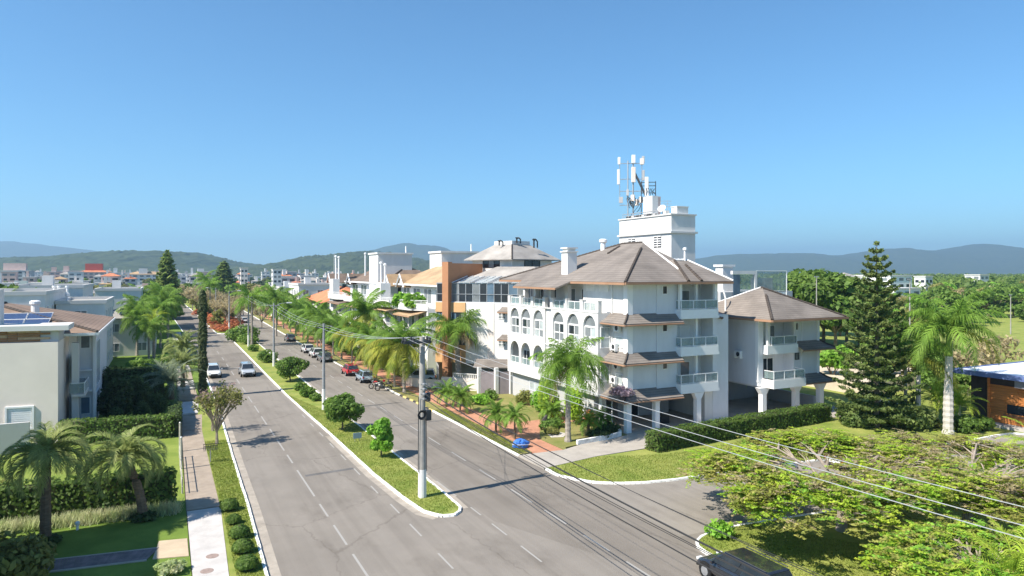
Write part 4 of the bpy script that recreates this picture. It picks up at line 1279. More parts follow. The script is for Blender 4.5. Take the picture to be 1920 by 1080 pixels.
def townhouse(label, X, Y0, Y1, gables, tower, pipes, tile, zt=9.2):
    T = thing('terraced_house', label, 'building', (X + 6, (Y0 + Y1) / 2, 0))
    q = MB(); q.box(X + 1.2, X + 15, Y0, Y1, .1, zt - .3); q.box(X + 4.2, X + 14, Y0 + .5, Y1 - .5, zt - .3, zt + 3.1); q.build('wall', WHITE, T)
    L = Y1 - Y0
    # faceted terraces
    for i, (z, d) in enumerate(((zt - .3, 0), (zt / 2 + .4, .5))):
        pl = [(X + 1.2, Y0), (X - .6 + d, Y0 + L * .14), (X - 1.0 + d, Y0 + L * .42), (X + .3 + d, Y0 + L * .55), (X - .8 + d, Y0 + L * .68), (X - .8 + d, Y0 + L * .93), (X + 1.2, Y1)]
        q = MB(); q.prism(pl, z - .25, z); te = q.build('terrace_slab', WHITE2, T)
        pr = MB()
        for k in range(len(pl) - 1):
            a, b = Vector(pl[k]), Vector(pl[k + 1]); n = (b - a).normalized(); m_ = Vector((n.y, -n.x)) * .15
            if m_.x < 0: m_ = -m_
            pr.prism([a, b, b + m_, a + m_], z + .002, z + .75)
        pr.build('parapet', WHITE, te)
        rl = MB()
        for k in range(len(pl) - 1):
            a, b = Vector((*pl[k], z + 1.15)), Vector((*pl[k + 1], z + 1.15))
            rl.tube([a, b], .04, 4); rl.tube([a - Vector((0, 0, .2)), b - Vector((0, 0, .2))], .03, 4)
            for s in (0, .33, .66):
                c = a.lerp(b, s); rl.tube([c, c - Vector((0, 0, .45))], .03, 4)
        rl.build('railing', FRAMEW, te)
        F = Fac((X + 1.2, Y0), (0, 1), (-1, 0))
        for k in range(5):
            y = L * (.06 + .19 * k)
            window(F, y, y + L * .12, z - 2.9, z - .7, T, nv=1, gm=(GLASSM, GLASSL) if k % 2 else GLASSM)
    skirt(T, [(X + 1.2, Y0 + L * .02), (X + 1.2, Y0 + L * .36)], [(X - 1.3, Y0 + L * .02), (X - 1.3, Y0 + L * .36)], zt - .55, zt - 1.2, m=tile)
    skirt(T, [(X + 1.2, Y0 + L * .52), (X + 1.2, Y0 + L * .9)], [(X - 1.2, Y0 + L * .52), (X - 1.2, Y0 + L * .9)], zt - .55, zt - 1.2, m=tile)
    F = Fac((X + 4.2, Y0 + .5), (0, 1), (-1, 0))
    for k in range(4):
        y = L * (.05 + .23 * k)
        window(F, y, y + L * .15, zt + .1, zt + 2.3, T, nv=1, gm=GLASSM)
    window(Fac((X + 4.2, Y0 + .5), (1, 0), (0, -1)), 1.5, 4, zt + .3, zt + 2.2, T, nv=1)
    window(Fac((X + 1.2, Y0), (1, 0), (0, -1)), 2, 4.5, zt - 3.2, zt - 1.5, T, nv=1)
    rf = MB(); a, b = hip(rf, X + 3.2, X + 15, Y0 - .4, Y1 + .4, zt + 3.0, 2.9); ro = rf.build('roof', tile, T)
    ridge_cap(ro, (X + 3.2, Y0 - .4, zt + 3.05), (a[0], a[1], a[2] + .05)); ridge_cap(ro, a, b)
    q = MB(); q.box(X + 3.1, X + 3.2, Y0 - .4, Y1 + .4, zt + 2.7, zt + 2.95); q.build('gutter', FRAMEW, ro)
    for y in gables:
        gable(T, X + 3.2, y, zt + 2.6, 3.6, 1.75, 4.5, tile)
    if tower:
        x0, x1, y0, y1, z1 = tower
        q = MB(); q.box(x0, x1, y0, y1, zt, z1); q.box(x0 - .2, x1 + .2, y0 - .2, y1 + .2, z1, z1 + .3); q.build('stair_tower', WHITE, T)
        q = MB(); q.tube([(x1 - 1, y0 + .5, z1 + .3), (x1 - 1, y0 + .5, z1 + 1.5)], .12, 6); q.build('vent_pipe', FRAMEW, T)
    for (x, y, z0, z1) in pipes:
        q = MB(); q.lathe([(.16, z0), (.16, z1), (.26, z1 + .05), (.26, z1 + .3), (.1, z1 + .4)], (x, y, 0), 8); q.build('chimney_pipe', FRAMEW, T)
    return T


TC1 = townhouse('white terraced house with tan roof, twin gables and planted terrace left of orange pillar', 30.9, 90, 112, (YX(752, 34.1), YX(726, 34.1)), (39.6, 46, 104.5, 110, 17.1),
                [(YXp, y, 9, z) for YXp, y, z in ((31.6, 111.2, 15.3), (31.9, 109.9, 15.0))], TILE_B)
q = MB(); q.box(31.0, 32.6, 109.2, 111.9, 9, 12.2); q.build('chimney_base', WHITE, TC1)
TC2 = townhouse('white terraced house with brown tiled roof and solar panels beyond the tall palm', 30.6, 117, 146, (YX(655, 33.8), YX(618, 33.8)), (XY(709, 121.0) , XY(709, 121.0) + 6.3, 121, 127, 17.2),
                [(31.2, 143.0, 9, 17.0), (31.4, 141.2, 9, 16.8), (36, 138, 12, 17.5)], TILE_D)
q = MB(); q.box(30.2, 31.4, 141, 144.2, 0.1, 12.6); q.build('chimney_base', WHITE, TC2)
for k in range(3):
    q = MB(); x, y, z = 34.6, 124 + k * 2.1, 12.9
    q.slab([(x, y, z), (x, y + 2, z), (x + 1.6, y + 2, z + .85), (x + 1.6, y, z + .85)], .06); q.build('solar_panel', GLASSD, TC2)


# ------------------------------------------------------------------ plain houses: walls, roof, windows with panes
def house(label, x0, x1, y0, y1, h, roof='flat', wall=WHITE, tile=TILE_D, faces='sew', group=None, cat='house', name='house', pitch=2.2, storeys=None, parapet=.5, glass=GLASSM, wscale=1.0, chimney=True):
    T = thing(name, label, cat, ((x0 + x1) / 2, (y0 + y1) / 2, 0), group)
    q = MB(); q.box(x0, x1, y0, y1, 0, h); q.build('wall', wall, T)
    n = storeys or max(1, int(h / 3.0))
    fs = {'s': (Fac((x0, y0), (1, 0), (0, -1)), x1 - x0), 'e': (Fac((x1, y0), (0, 1), (1, 0)), y1 - y0), 'w': (Fac((x0, y0), (0, 1), (-1, 0)), y1 - y0)}
    for c in faces:
        F, L = fs[c]
        k = max(1, int(L / (3.6 * wscale)))
        for s in range(n):
            for i in range(k):
                xa = L * (i + .5) / k - .75 * wscale
                zb = h / n * s + .9
                window(F, xa, xa + 1.5 * wscale, zb, zb + min(1.4, h / n - 1.2), T, nv=1, gm=glass)
    if roof == 'flat':
        q = MB()
        q.box(x0 - .15, x1 + .15, y0 - .15, y0 + .12, h, h + parapet); q.box(x0 - .15, x1 + .15, y1 - .12, y1 + .15, h, h + parapet)
        q.box(x0 - .15, x0 + .12, y0 + .12, y1 - .12, h, h + parapet); q.box(x1 - .12, x1 + .15, y0 + .12, y1 - .12, h, h + parapet)
        q.build('parapet', WHITE2, T)
        q = MB(); q.box(x0 + .12, x1 - .12, y0 + .12, y1 - .12, h, h + .08); q.build('roof', CONCRETE, T)
        if chimney:
            q = MB(); cx, cy = x0 + (x1 - x0) * .3, y0 + (y1 - y0) * .6; q.box(cx, cx + 1.6, cy, cy + 1.6, h + .08, h + 2.0); q.build('roof_box', wall, T)
    else:
        rf = MB(); ax = 'x' if (x1 - x0) > (y1 - y0) else 'y'
        a, b = hip(rf, x0 - .5, x1 + .5, y0 - .5, y1 + .5, h, pitch, ax); r_o = rf.build('roof', tile, T)
        ridge_cap(r_o, a, b)
        if chimney:
            q = MB(); cx, cy = x0 + (x1 - x0) * .35, y0 + (y1 - y0) * .55; q.box(cx, cx + .8, cy, cy + .8, h + .3, h + pitch + .9); q.box(cx - .1, cx + .9, cy - .1, cy + .9, h + pitch + .9, h + pitch + 1.05); q.build('chimney', WHITE, T)
    return T


# near house on the left: beige side wall, timber band, solar roof
NH = thing('modern_house', 'grey beige two storey house with timber band and solar panels at the left edge', 'house', (-14, 72, 0))
q = MB(); q.prism([(-30, 69.52), (-7.75, 66.4), (-7.75, 82), (-30, 82)], 0, 8.35); q.build('wall', BEIGEW, NH)
q = MB(); q.prism([(-30, 69.9), (-7.75, 66.78), (-7.75, 74), (-30, 74)], 8.36, 9.3); q.build('recessed_wall', GREYW, NH)
FN = Fac((-30, 69.9), (22.25, -3.12), (-3.12, -22.25))
for k in range(5):
    for j in range(9):
        q = MB(); FN.box(q, 1 + j * 2.25 + (k % 2) * .7, 1 + j * 2.25 + 2.2 + (k % 2) * .7, 8.42 + k * .18, 8.58 + k * .18, .01, .07 + .02 * ((j * 7 + k * 3) % 3)); q.build('timber_board', WOOD if (j + k) % 3 else mat('timber_pale', (.42, .3, .19), .75, .25, 2.0, stretch=(8, 1, 1)), NH)
q = MB(); q.prism([(-31, 69.54), (-7.0, 66.17), (-7.0, 70.0), (-31, 73)], 9.3, 9.7); q.build('roof_slab', WHITE2, NH)
FNs = Fac((-30, 69.52), (22.25, -3.12), (-3.12, -22.25))
xa, xb = 18.87, 20.84
window(FNs, xa, xb, ZV(789, 58.5), ZV(747, 58.5), NH, nv=0, gm=SHUTTER, fw=.13, proud=.12)
q = MB()
for k in range(10): FNs.box(q, xa + .3, xb - .2, ZV(785, 58.5) + k * .17, ZV(785, 58.5) + .13 + k * .17, .02, .05)
q.build('shutter_slats', FRAMEW, NH, kind='stuff')
# right-hand parts: roof with tiles, facade to the street
q = MB(); q.box(-11, -7.2, 82.1, 100, 0, 7.9); q.box(-9.0, -7.6, 66.6, 82, .0, .3); q.build('wall', GREYW, NH)
rf = MB(); a, b = hip(rf, -23, -5.3, 70.2, 93, 8.75, 2.2, 'y'); nr = rf.build('roof', TILE_N, NH); ridge_cap(nr, a, b)
ridge_cap(nr, (-5.3, 70.2, 8.8), (a[0], a[1], a[2] + .05))
q = MB(); q.box(-5.45, -5.2, 70.1, 93, 8.5, 8.72); q.box(-9, -5.45, 70.05, 70.2, 8.5, 8.72); q.box(-6.75, -6.4, 93.1, 101, 7.75, 8.05); q.build('eaves_gutter', FRAMEW, NH)
q = MB(); q.box(-7.19, -5.75, 74.2, 88, 0, 8.7); q.build('side_wall', PANEL, NH)
q = MB(); q.box(-7.75, -7.2, 73.5, 74.1, 0, 8.7); q.box(-5.95, -5.7, 74.0, 74.2, 0, 8.7); q.build('column', TRIM, NH)
FSW = Fac((-7.19, 74.2), (1, 0), (0, -1))
window(FSW, .25, 1.05, 1.0, 2.6, NH, nv=0, gm=GLASSB); window(FSW, .25, 1.05, 7.0, 8.2, NH, nv=0, gm=GLASSM)
for z_ in (3.1, 5.0):
    q = MB(); FSW.box(q, .1, 1.2, z_, z_ + .1, 0, .5); q.build('wall_ledge', TRIM, NH)
FSE = Fac((-5.75, 74.2), (0, 1), (1, 0))
window(FSE, .5, 4.5, 3.4, 7.6, NH, nv=2, gm=GLASSB); window(FSE, .5, 4.5, .5, 2.9, NH, nv=2, gm=GLASSB)
FE_ = Fac((-7.2, 66), (0, 1), (1, 0))
for y in (4.2, 9.0, 15.5, 25.5, 33.0):
    q = MB(); FE_.box(q, y, y + .7, 0, 7.9, 0, .5); q.build('pilaster', WHITE2, NH)
for (y0, y1, z0, z1, g_) in ((5.4, 8.4, 4.0, 6.6, GLASSM), (5.4, 8.4, .6, 3.0, GLASSD), (10.2, 14.6, 3.6, 7.2, GLASSB), (10.2, 14.6, .4, 3.0, GLASSD), (17.5, 24, 3.4, 7.0, GLASSM), (17.5, 24, .4, 3.0, GLASSB), (27, 32, 3.4, 7.2, GLASSB)):
    window(FE_, y0, y1, z0, z1, NH, nv=2, gm=g_, base=.02)
b_ = MB(); b_.box(-7.2, -6.2, 69.8, 73.4, 3.3, 3.5); bal = b_.build('balcony', WHITE2, NH)
railing(Fac((-6.2, 69.8), (0, 1), (1, 0)), 0, 3.6, 3.5, 1.0, bal, d0=0, posts=4, ends=1.1)
b_ = MB(); b_.box(-5.74, -4.6, 79.5, 83.5, .9, 1.1); bal = b_.build('balcony', WHITE2, NH)
railing(Fac((-4.6, 79.5), (0, 1), (1, 0)), 0, 4.0, 1.1, .9, bal, d0=0, posts=4, ends=1.1)
for r_i in range(2):      # solar panels on the slope facing the camera
    for k in range(5):
        y0, x0 = 72.2 + r_i * 1.75, -18.6 + k * 1.9
        z0 = 8.84 + (y0 - 70.2) * .2606
        q = MB(); q.slab([(x0, y0, z0), (x0 + 1.82, y0, z0), (x0 + 1.82, y0 + 1.66, z0 + .45), (x0, y0 + 1.66, z0 + .45)], .05); sp_ = q.build('solar_panel', mat('solar_cell', (.04, .06, .13), .2, .2, 3, spec=.7), NH)
        q = MB(); q.tube([(x0, y0, z0 + .02), (x0 + 1.82, y0, z0 + .02), (x0 + 1.82, y0 + 1.66, z0 + .47), (x0, y0 + 1.66, z0 + .47), (x0, y0, z0 + .02)], .03, 4); q.build('panel_frame', FRAMEW, sp_)
x_, y_ = D(66, 66); q = MB(); q.lathe([(.34, 8.8), (.34, 10.9), (.46, 10.95), (.46, 11.2), (.3, 11.3)], (x_, y_, 0), 12); q.build('roof_vent', FRAMEW, NH)
x_, y_ = D(-2, 58); q = MB(); q.box(x_ - 1.2, x_ + .5, 68.5, 70.2, 9.7, 12.6); q.build('chimney', WHITE2, NH)
q = MB(); q.box(-30, -9.4, 64.6, 64.9, .1, 2.4); props(q.build('garden_wall', GREYW), 'low grey garden wall behind the two bushy palms on the left lawn', 'wall')

LH = house('grey white flat roofed house with a wide beige panel behind the solar roof', -34, -13.5, 104, 124, 11.1, 'flat', WHITE, faces='se', name='modern_house', chimney=False)
q = MB(); q.box(-33, -14.5, 103.88, 104, 3, 10.0); q.build('wall_panel', BEIGEW, LH)
L2 = house('grey flat roofed house with three white chimney pipes on its lower roof', -13.3, -7.5, 112, 128, 9.6, 'flat', WHITE, faces='se', name='modern_house', chimney=False)
for k, (u, t) in enumerate(((101, 3.0), (110, 3.0), (126, 3.0))):
    x_, y_ = D(u, 101)
    q = MB(); q.lathe([(.16, -1.5), (.16, .6), (.3, .7), (.3, 1.1), (.15, 1.2), (.12, 1.9), (.24, 1.95), (.24, 2.2)], (x_, y_, 9.8), 8); q.build('chimney_pipe', FRAMEW, L2)
L3 = house('low house with pale tiled roof and dark solar panels by the street palms', -9.5, -1.5, 131, 150, 6.4, 'hip', WHITE2, TILE_G, faces='se', pitch=1.8)
for k in range(2):
    q = MB(); q.slab([(-6.8 + k * 2.2, 131.4, 7.0), (-4.8 + k * 2.2, 131.4, 7.0), (-4.8 + k * 2.2, 133.6, 7.9), (-6.8 + k * 2.2, 133.6, 7.9)], .06); q.build('solar_panel', GLASSD, L3)
L4 = house('pale blue grey box house with tall parapet beyond the chimney pipes', -22, -12, 132, 150, 11.4, 'flat', WHITE, faces='se', name='modern_house')
L5 = house('white flat roofed house beyond the solar panels on the low roof', -12.5, -4.5, 160, 176, 10.2, 'flat', WHITE, faces='se', name='modern_house')
L6 = house('beige house with dark window strip beside the left street palms', -9, -1.6, 186, 202, 8.6, 'flat', BEIGEW, faces='se', name='modern_house')
house('white two storey house with grey roof on the far left street', -30, -15, 190, 206, 9, 'hip', WHITE2, TILE_G, faces='se')
house('white house with terracotta side wall on the far left street', -8.5, -1, 222, 240, 8.6, 'flat', PINKW, faces='se')
# off-frame neighbour whose shade lies on the front lawn
NB = house('pale two storey neighbour house standing left of the front lawn', -24, -8.7, 32.5, 43.2, 9.0, 'flat', BEIGEW, faces='en')if False else house('pale two storey neighbour house standing left of the front lawn', -24, -8.9, 31, 43.0, 8.9, 'flat', BEIGEW, faces='e', name='modern_house')

# right side of the avenue, further on
house('house with long orange tiled roof left of the white terraced houses', 30.5, 44, 152, 176, 7.4, 'hip', WHITE2, TILE_O, faces='sw', pitch=3.2)
house('white cubic house with grey box on top beyond the orange roof', 31, 42, 186, 202, 10.5, 'flat', WHITE, faces='sw', name='modern_house')
house('white stepped house with terrace among the street palms', 30, 40, 212, 232, 9.2, 'flat', WHITE, faces='sw', name='modern_house')
house('white gabled house with pink roof on the right side of the far avenue', 50, 64, 150, 172, 11.2, 'hip', WHITE, TILE_O, faces='sw')

# timber house at the right edge, its long front turned to the sun
TH = thing('timber_house', 'low orange timber house with blue edged flat roof at the right edge', 'house', (72, 34, 0))
q = MB(); q.box(67.75, 86, 20, 39.0, .1, 4.5); q.build('wall', mat('dark_timber', (.06, .045, .04), .7, .2, 2), TH)
FTH = Fac((67.74, 37.3), (0, -1), (-1, 0))
ORW = mat('orange_timber', (.5, .19, .055), .6, .25, 1.5, .2, stretch=(1, .4, 6))
for k in range(20):
    z = .35 + k * .17
    for j in range(6):
        xa, xb = j * 2.4, j * 2.4 + 2.38
        if 5 <= k <= 10:
            if j in (1, 2): continue
            if j == 0: xb = 1.3
            if j == 3: xa = 7.9
        q = MB(); FTH.box(q, xa, xb, z, z + .155, .0, .08 + .015 * ((k + j) % 2)); q.build('timber_board', ORW, TH)
window(FTH, 1.35, 7.85, 1.22, 2.2, TH, nv=1, fm=ORW, gm=GLASSD, proud=.12)
q = MB(); FTH.box(q, 1.2, 8.0, 1.08, 1.2, .0, .2); q.build('window_sill', WOOD, TH)
q = MB(); FTH.box(q, -2.0, 15, .1, .33, .02, 1.3); q.build('step', CONCRETE, TH)
q = MB(); FTH.box(q, -.1, .0, .34, 4.4, 0, .3); q.build('corner_post', ORW, TH)
q = MB(); q.box(66.3, 87, 19, 39.8, 4.5, 4.62); q.box(66.3, 66.45, 19, 39.8, 4.63, 4.95); q.box(66.45, 87, 39.65, 39.8, 4.63, 4.95); q.build('roof_edge', mat('blue_fascia', (.12, .17, .36), .6, .1, 2), TH)
q = MB(); q.box(66.46, 87, 19, 39.64, 4.63, 4.86); q.build('roof', mat('white_membrane', (.72, .74, .76), .7, .1, .6), TH)
q = MB(); q.box(71, 75, 33, 37, 4.87, 5.3); q.build('roof_light', mat('white_membrane', (.72, .74, .76)), TH)
q = MB(); FTH.box(q, 2.5, 15, 3.8, 4.48, .1, .9); q.build('porch_beam', mat('grey_beam', (.2, .2, .23), .7, .1, 1), TH)
q = MB(); q.box(70, 92, 52, 64, .1, 1.6); props(q.build('sand_court', mat('sand', (.55, .47, .36), .95, .1, .5)), 'pale sandy raised court behind the timber house', 'court')

# ------------------------------------------------------------------ the town further off
WALLS = [WHITE, WHITE2, PINKW, BEIGEW, WHITE, GREYW]
def block(label, u, d, w_, dp, h, wall, tower=True, group=None, roofm=None, cat='building'):
    x, y = D(u, d)
    x0, x1, y0, y1 = x - w_ / 2, x + w_ / 2, y, y + dp
    T = thing('town_building', label, cat, (x, y, 0), group)
    q = MB(); q.box(x0, x1, y0, y1, 0, h); q.build('wall', wall, T)
    n = max(2, int(h / 3)); k = max(2, int(w_ / 5))
    for F, L in ((Fac((x0, y0), (1, 0), (0, -1)), w_), (Fac((x0, y0), (0, 1), (-1, 0)), dp)):
        for s in range(max(0, n - 3), n):
            wi = MB()
            for i in range(k): F.box(wi, L * (i + .2) / k, L * (i + .8) / k, h / n * s + .8, h / n * s + 2.2, .0, .03)
            wi.build('window_row', GLASSM if s % 2 else GLASSD, T, kind='stuff')
    if roofm:
        rf = MB(); hip(rf, x0 - .6, x1 + .6, y0 - .6, y1 + .6, h, h * .2, 'x' if w_ > dp else 'y'); rf.build('roof', roofm, T)
    else:
        q = MB(); q.box(x0 - .3, x1 + .3, y0 - .3, y1 + .3, h, h + .5); q.build('roof', WHITE2, T)
    if tower:
        q = MB(); tx = x0 + w_ * rnd.uniform(.2, .6); q.box(tx, tx + w_ * .22, y0 + 1, y0 + 1 + w_ * .22, h + .3, h + 3 + h * .18); q.build('stair_tower', wall, T)
    return T


block('tall dark framed apartment block with terracotta top at the far left', 15, 620, 34, 20, 15, GREYW, False)
x_, y_ = D(22, 624); q = MB(); q.box(x_ - 7, x_ + 10, y_ + 4, y_ + 12, 14, 22)
props(q.build('rooftop_block', PINKW), 'terracotta rooftop block with pale corner on the dark apartment at far left', 'building')
block('pink tower blocks with two pale turrets in the far left town', 103, 760, 20, 16, 14, PINKW)
block('pale pink block right of the twin turrets in the far town', 128, 770, 24, 20, 15, PINKW)
block('red roofed apartment block with the tallest red top in the far town', 176, 740, 30, 20, 14, PINKW, False, roofm=TILE_O)
x_, y_ = D(176, 745); q = MB(); q.box(x_ - 8, x_ + 8, y_, y_ + 12, 15, 23)
props(q.build('rooftop_block', REDW), 'bright red rooftop block above the far left town', 'building')
block('white block with slim white turret right of the red roof', 222, 730, 16, 14, 13, WHITE)
block('cream apartment block with pink turret and rows of balconies', 272, 600, 30, 16, 12, WHITE, True, roofm=TILE_B)
block('white block with domed turret beyond the tall pine', 368, 640, 24, 16, 12, WHITE)
block('cream and orange tower standing above the avenue trees', 458, 480, 4.6, 4.6, 16.5, BEIGEW, False)
block('white tower with blue glass side beyond the avenue', 520, 470, 5.5, 8, 15.5, WHITE, False)
block('dark blue roofed block right of the white tower', 548, 500, 16, 14, 10, GREYW, False)
n_t = 0
for i in range(215):
    d = rnd.uniform(230, 1300)
    u = rnd.uniform(-20, 640) if i < 180 else rnd.uniform(560, 830)
    x, y = D(u, d)
    if -30 < x < 64 and y < 520: continue
    h = rnd.choice((4.5, 6, 6.5, 7, 9)) if d < 500 else rnd.choice((6, 7, 9, 10, 11, 12, 14))
    wv = rnd.choice(WALLS)
    hiproof = rnd.random() < .4
    colr = {WHITE: 'white', WHITE2: 'off white', PINKW: 'pink', BEIGEW: 'beige', GREYW: 'grey'}[wv]
    rm = rnd.choice((TILE_O, TILE_B, TILE_G)) if hiproof else None
    rn = 'flat roof' if rm is None else {TILE_O: 'orange roof', TILE_B: 'tan roof', TILE_G: 'grey roof'}[rm]
    far_ = 'distant' if d > 600 else 'mid distance'
    block(f'{far_} {colr} town building with {rn} among trees', u, d, rnd.uniform(6, 12), rnd.uniform(6, 11), h, wv, rnd.random() < .6, f'{far_} {colr} town buildings with {rn}', rm)
# white complex beyond the field on the right
block('long white modern hall beyond the playing field', 1690, 330, 16, 26, 12, TRIM, False)
block('small white hall standing in front of the long white hall', 1702, 305, 18, 20, 6.5, TRIM, False)
block('white house with sloping roof behind the tall pine', 1600, 300, 9, 9, 11.5, WHITE, False, roofm=TILE_G)
block('small white house far right among the woods', 1846, 420, 9, 9, 12, WHITE, False)
block('small white turret house right of the long white hall', 1742, 360, 6, 6, 11.5, WHITE, False)

# ------------------------------------------------------------------ vegetation builders
def unit(n):
    v = rng.normal(size=(n, 3))
    return v / np.linalg.norm(v, axis=1, keepdims=True)


def quads(P, Nn, size, aspect=1.7):
    """leaf-sized faces at P with normals near Nn"""
    n = len(P)
    Nn = Nn / np.maximum(np.linalg.norm(Nn, axis=1, keepdims=True), 1e-6)
    t = np.cross(Nn, unit(n)); t /= np.maximum(np.linalg.norm(t, axis=1, keepdims=True), 1e-6)
    b = np.cross(Nn, t)
    s = (size * rng.uniform(.6, 1.35, n))[:, None]
    a = t * s * aspect * .5; b = b * s * .5
    fold = Nn * s * .12
    V = np.stack([P - a, P - b + fold, P + a, P + b + fold], 1).reshape(-1, 3)
    F = np.arange(4 * n).reshape(n, 4)
    return V, F


def cloud(C, Rr, n, size, up=.25, aspect=1.7, inner=.55):
    C, Rr = np.asarray(C, float), np.asarray(Rr, float)
    w = (Rr[:, 0] * Rr[:, 2]); w = w / w.sum()
    idx = rng.choice(len(C), n, p=w)
    d = unit(n)
    rad = (inner + (1 - inner) * rng.random(n) ** .6)[:, None]
    P = C[idx] + d * Rr[idx] * rad
    Nn = d * .7 + unit(n) * .7 + np.array([0, 0, up])
    return quads(P, Nn, size, aspect)


def merge(parts):
    V, F, k = [], [], 0
    for v, f in parts:
        V.append(v); F.append(f + k); k += len(v)
    return np.concatenate(V), np.concatenate(F)


def limb(mb, a, b, r0, r1, bow=.12, n=5, seg=4):
    a, b = Vector(a), Vector(b)
    side = Vector((rnd.uniform(-1, 1), rnd.uniform(-1, 1), rnd.uniform(.2, 1))) * (b - a).length * bow
    pts = [a.lerp(b, t) + side * math.sin(math.pi * t) for t in [i / seg for i in range(seg + 1)]]
    mb.tube(pts, [r0 + (r1 - r0) * i / seg for i in range(seg + 1)], n)
    return pts


def broadleaf(name, label, cat, h, r, leaf, n=1600, size=.3, clumps=14, trunk_h=None, trunk_r=.14, flat=.8, bark=None, bare=0, inner=.5, base=None):
    """tapered trunk, limbs to every clump, crown of leaf-sized faces spread through uneven clumps"""
    T = thing(name, label, cat)
    th = trunk_h if trunk_h is not None else h * .3
    tb = MB()
    tb.tube([(0, 0, -.1), (rnd.uniform(-.1, .1), rnd.uniform(-.1, .1), th * .5), (0, 0, th)], [trunk_r * 1.25, trunk_r, trunk_r * .8], 7)
    C, Rr = [], []
    zc = (h + th * (base if base is not None else .75)) / 2; hz = h - zc
    for k in range(clumps):
        a = k * 2.4 + rnd.uniform(-.4, .4); q = math.sqrt((k + .5) / clumps)
        rr_ = r * .72 * q
        zz = zc + hz * rnd.uniform(-.75, .68) * math.sqrt(max(0.05, 1 - q * q * .8))
        if k % 3 == 0: zz = zc + hz * .62 * math.sqrt(max(.05, 1 - q * q * .9))
        c = (rr_ * math.cos(a), rr_ * math.sin(a), zz)
        C.append(c); s = r * rnd.uniform(.26, .44); Rr.append((s, s, s * flat))
        limb(tb, (0, 0, th * rnd.uniform(.7, 1)), c, trunk_r * .5, trunk_r * .12, n=4)
        for _ in range(bare):
            d = unit(1)[0]
            limb(tb, c, (c[0] + d[0] * s * 1.5, c[1] + d[1] * s * 1.5, c[2] + abs(d[2]) * s * 1.5), trunk_r * .14, trunk_r * .05, n=3, seg=2)
    tb.build('trunk', bark or BARK, T)
    V, F = cloud(C, Rr, n, size, inner=inner)
    put('crown', np_mesh('crown', V, F, leaf), T)
    return T


def shrub(name, label, cat, r, h, leaf, n=700, size=.16, clumps=7, group=None):
    T = thing(name, label, cat, group=group)
    C = [(0, 0, h * .5)] + [(r * .55 * math.cos(k * 6.283 / clumps + .3), r * .55 * math.sin(k * 6.283 / clumps + .3), h * rnd.uniform(.3, .6)) for k in range(clumps)]
    Rr = [(r * .6, r * .6, h * .5)] + [(r * rnd.uniform(.38, .52),) * 2 + (h * rnd.uniform(.3, .42),) for _ in range(clumps)]
    V, F = cloud(C, Rr, n, size, inner=.45)
    V[:, 2] = np.maximum(V[:, 2], .02)
    put('foliage', np_mesh('foliage', V, F, leaf), T)
    tb = MB()
    for k in range(5): limb(tb, (0, 0, -.05), C[k % len(C)], .04, .015, n=4, seg=2)
    tb.build('stem', BARK, T)
    return T


def frond_mesh(name, L, e, bend, m, n=26, ll=.6, w=.05, plume=0.0, V_=0.3, droop=.35, s0=.12, power=1.15, steps=16):
    s = np.linspace(0, 1, steps + 1)
    th = e - bend * s ** power
    dx, dz = np.cos(th) * L / steps, np.sin(th) * L / steps
    X = np.concatenate([[0], np.cumsum(dx[:-1])]); Zz = np.concatenate([[0], np.cumsum(dz[:-1])])
    Vs, Fs = [], []
    k = 0
    r = np.linspace(.045, .012, steps + 1) * (L / 3.5)
    ring = np.stack([np.stack([X - np.sin(th) * r, np.zeros_like(X), Zz + np.cos(th) * r], 1), np.stack([X, r, Zz - r * .5], 1), np.stack([X, -r, Zz - r * .5], 1)], 1)
    Vs.append(ring.reshape(-1, 3))
    f = [(i * 3 + a, i * 3 + (a + 1) % 3, i * 3 + 3 + (a + 1) % 3, i * 3 + 3 + a) for i in range(steps) for a in range(3)]
    Fs.append(np.array(f)); k = len(Vs[0])
    ss = np.repeat(np.linspace(s0, 1, n), 2)
    sd = np.tile([1.0, -1.0], n)
    ss = np.clip(ss + rng.uniform(-.012, .012, 2 * n), 0, 1)
    px, pz, pt = np.interp(ss, s, X), np.interp(ss, s, Zz), np.interp(ss, s, th)
    P = np.stack([px, np.zeros_like(px), pz], 1)
    T = np.stack([np.cos(pt), np.zeros_like(pt), np.sin(pt)], 1)
    U = np.stack([-np.sin(pt), np.zeros_like(pt), np.cos(pt)], 1)
    el = V_ + plume * rng.uniform(-1.1, 1.1, 2 * n) + rng.uniform(-.08, .08, 2 * n)
    ph = .5 + .75 * ss ** 2 + rng.uniform(-.08, .08, 2 * n)
    lat = np.stack([np.zeros_like(px), sd * np.cos(el), np.zeros_like(px)], 1) + U * np.sin(el)[:, None]
    Dr = lat * np.cos(ph)[:, None] + T * np.sin(ph)[:, None]
    u2 = (ss - s0) / (1 - s0)
    ln = ll * (np.sin(np.pi * (.16 + .8 * u2)) ** .7) * rng.uniform(.85, 1.1, 2 * n)
    ln = ln[:, None]
    W = T * (w * .5)
    mid = P + Dr * ln * .55 - np.array([0, 0, 1.0]) * (droop * .2) * ln
    tip = P + Dr * ln * .95 - np.array([0, 0, 1.0]) * droop * ln
    V = np.stack([P - W, P + W, mid + W, mid - W, tip + W * .15, tip - W * .15], 1).reshape(-1, 3)
    b = np.arange(2 * n)[:, None] * 6
    F = np.concatenate([b + np.array([0, 1, 2, 3]), b + np.array([3, 2, 4, 5])])
    Vs.append(V); Fs.append(F + k)
    return np_mesh(name, np.concatenate(Vs), np.concatenate(Fs), m)


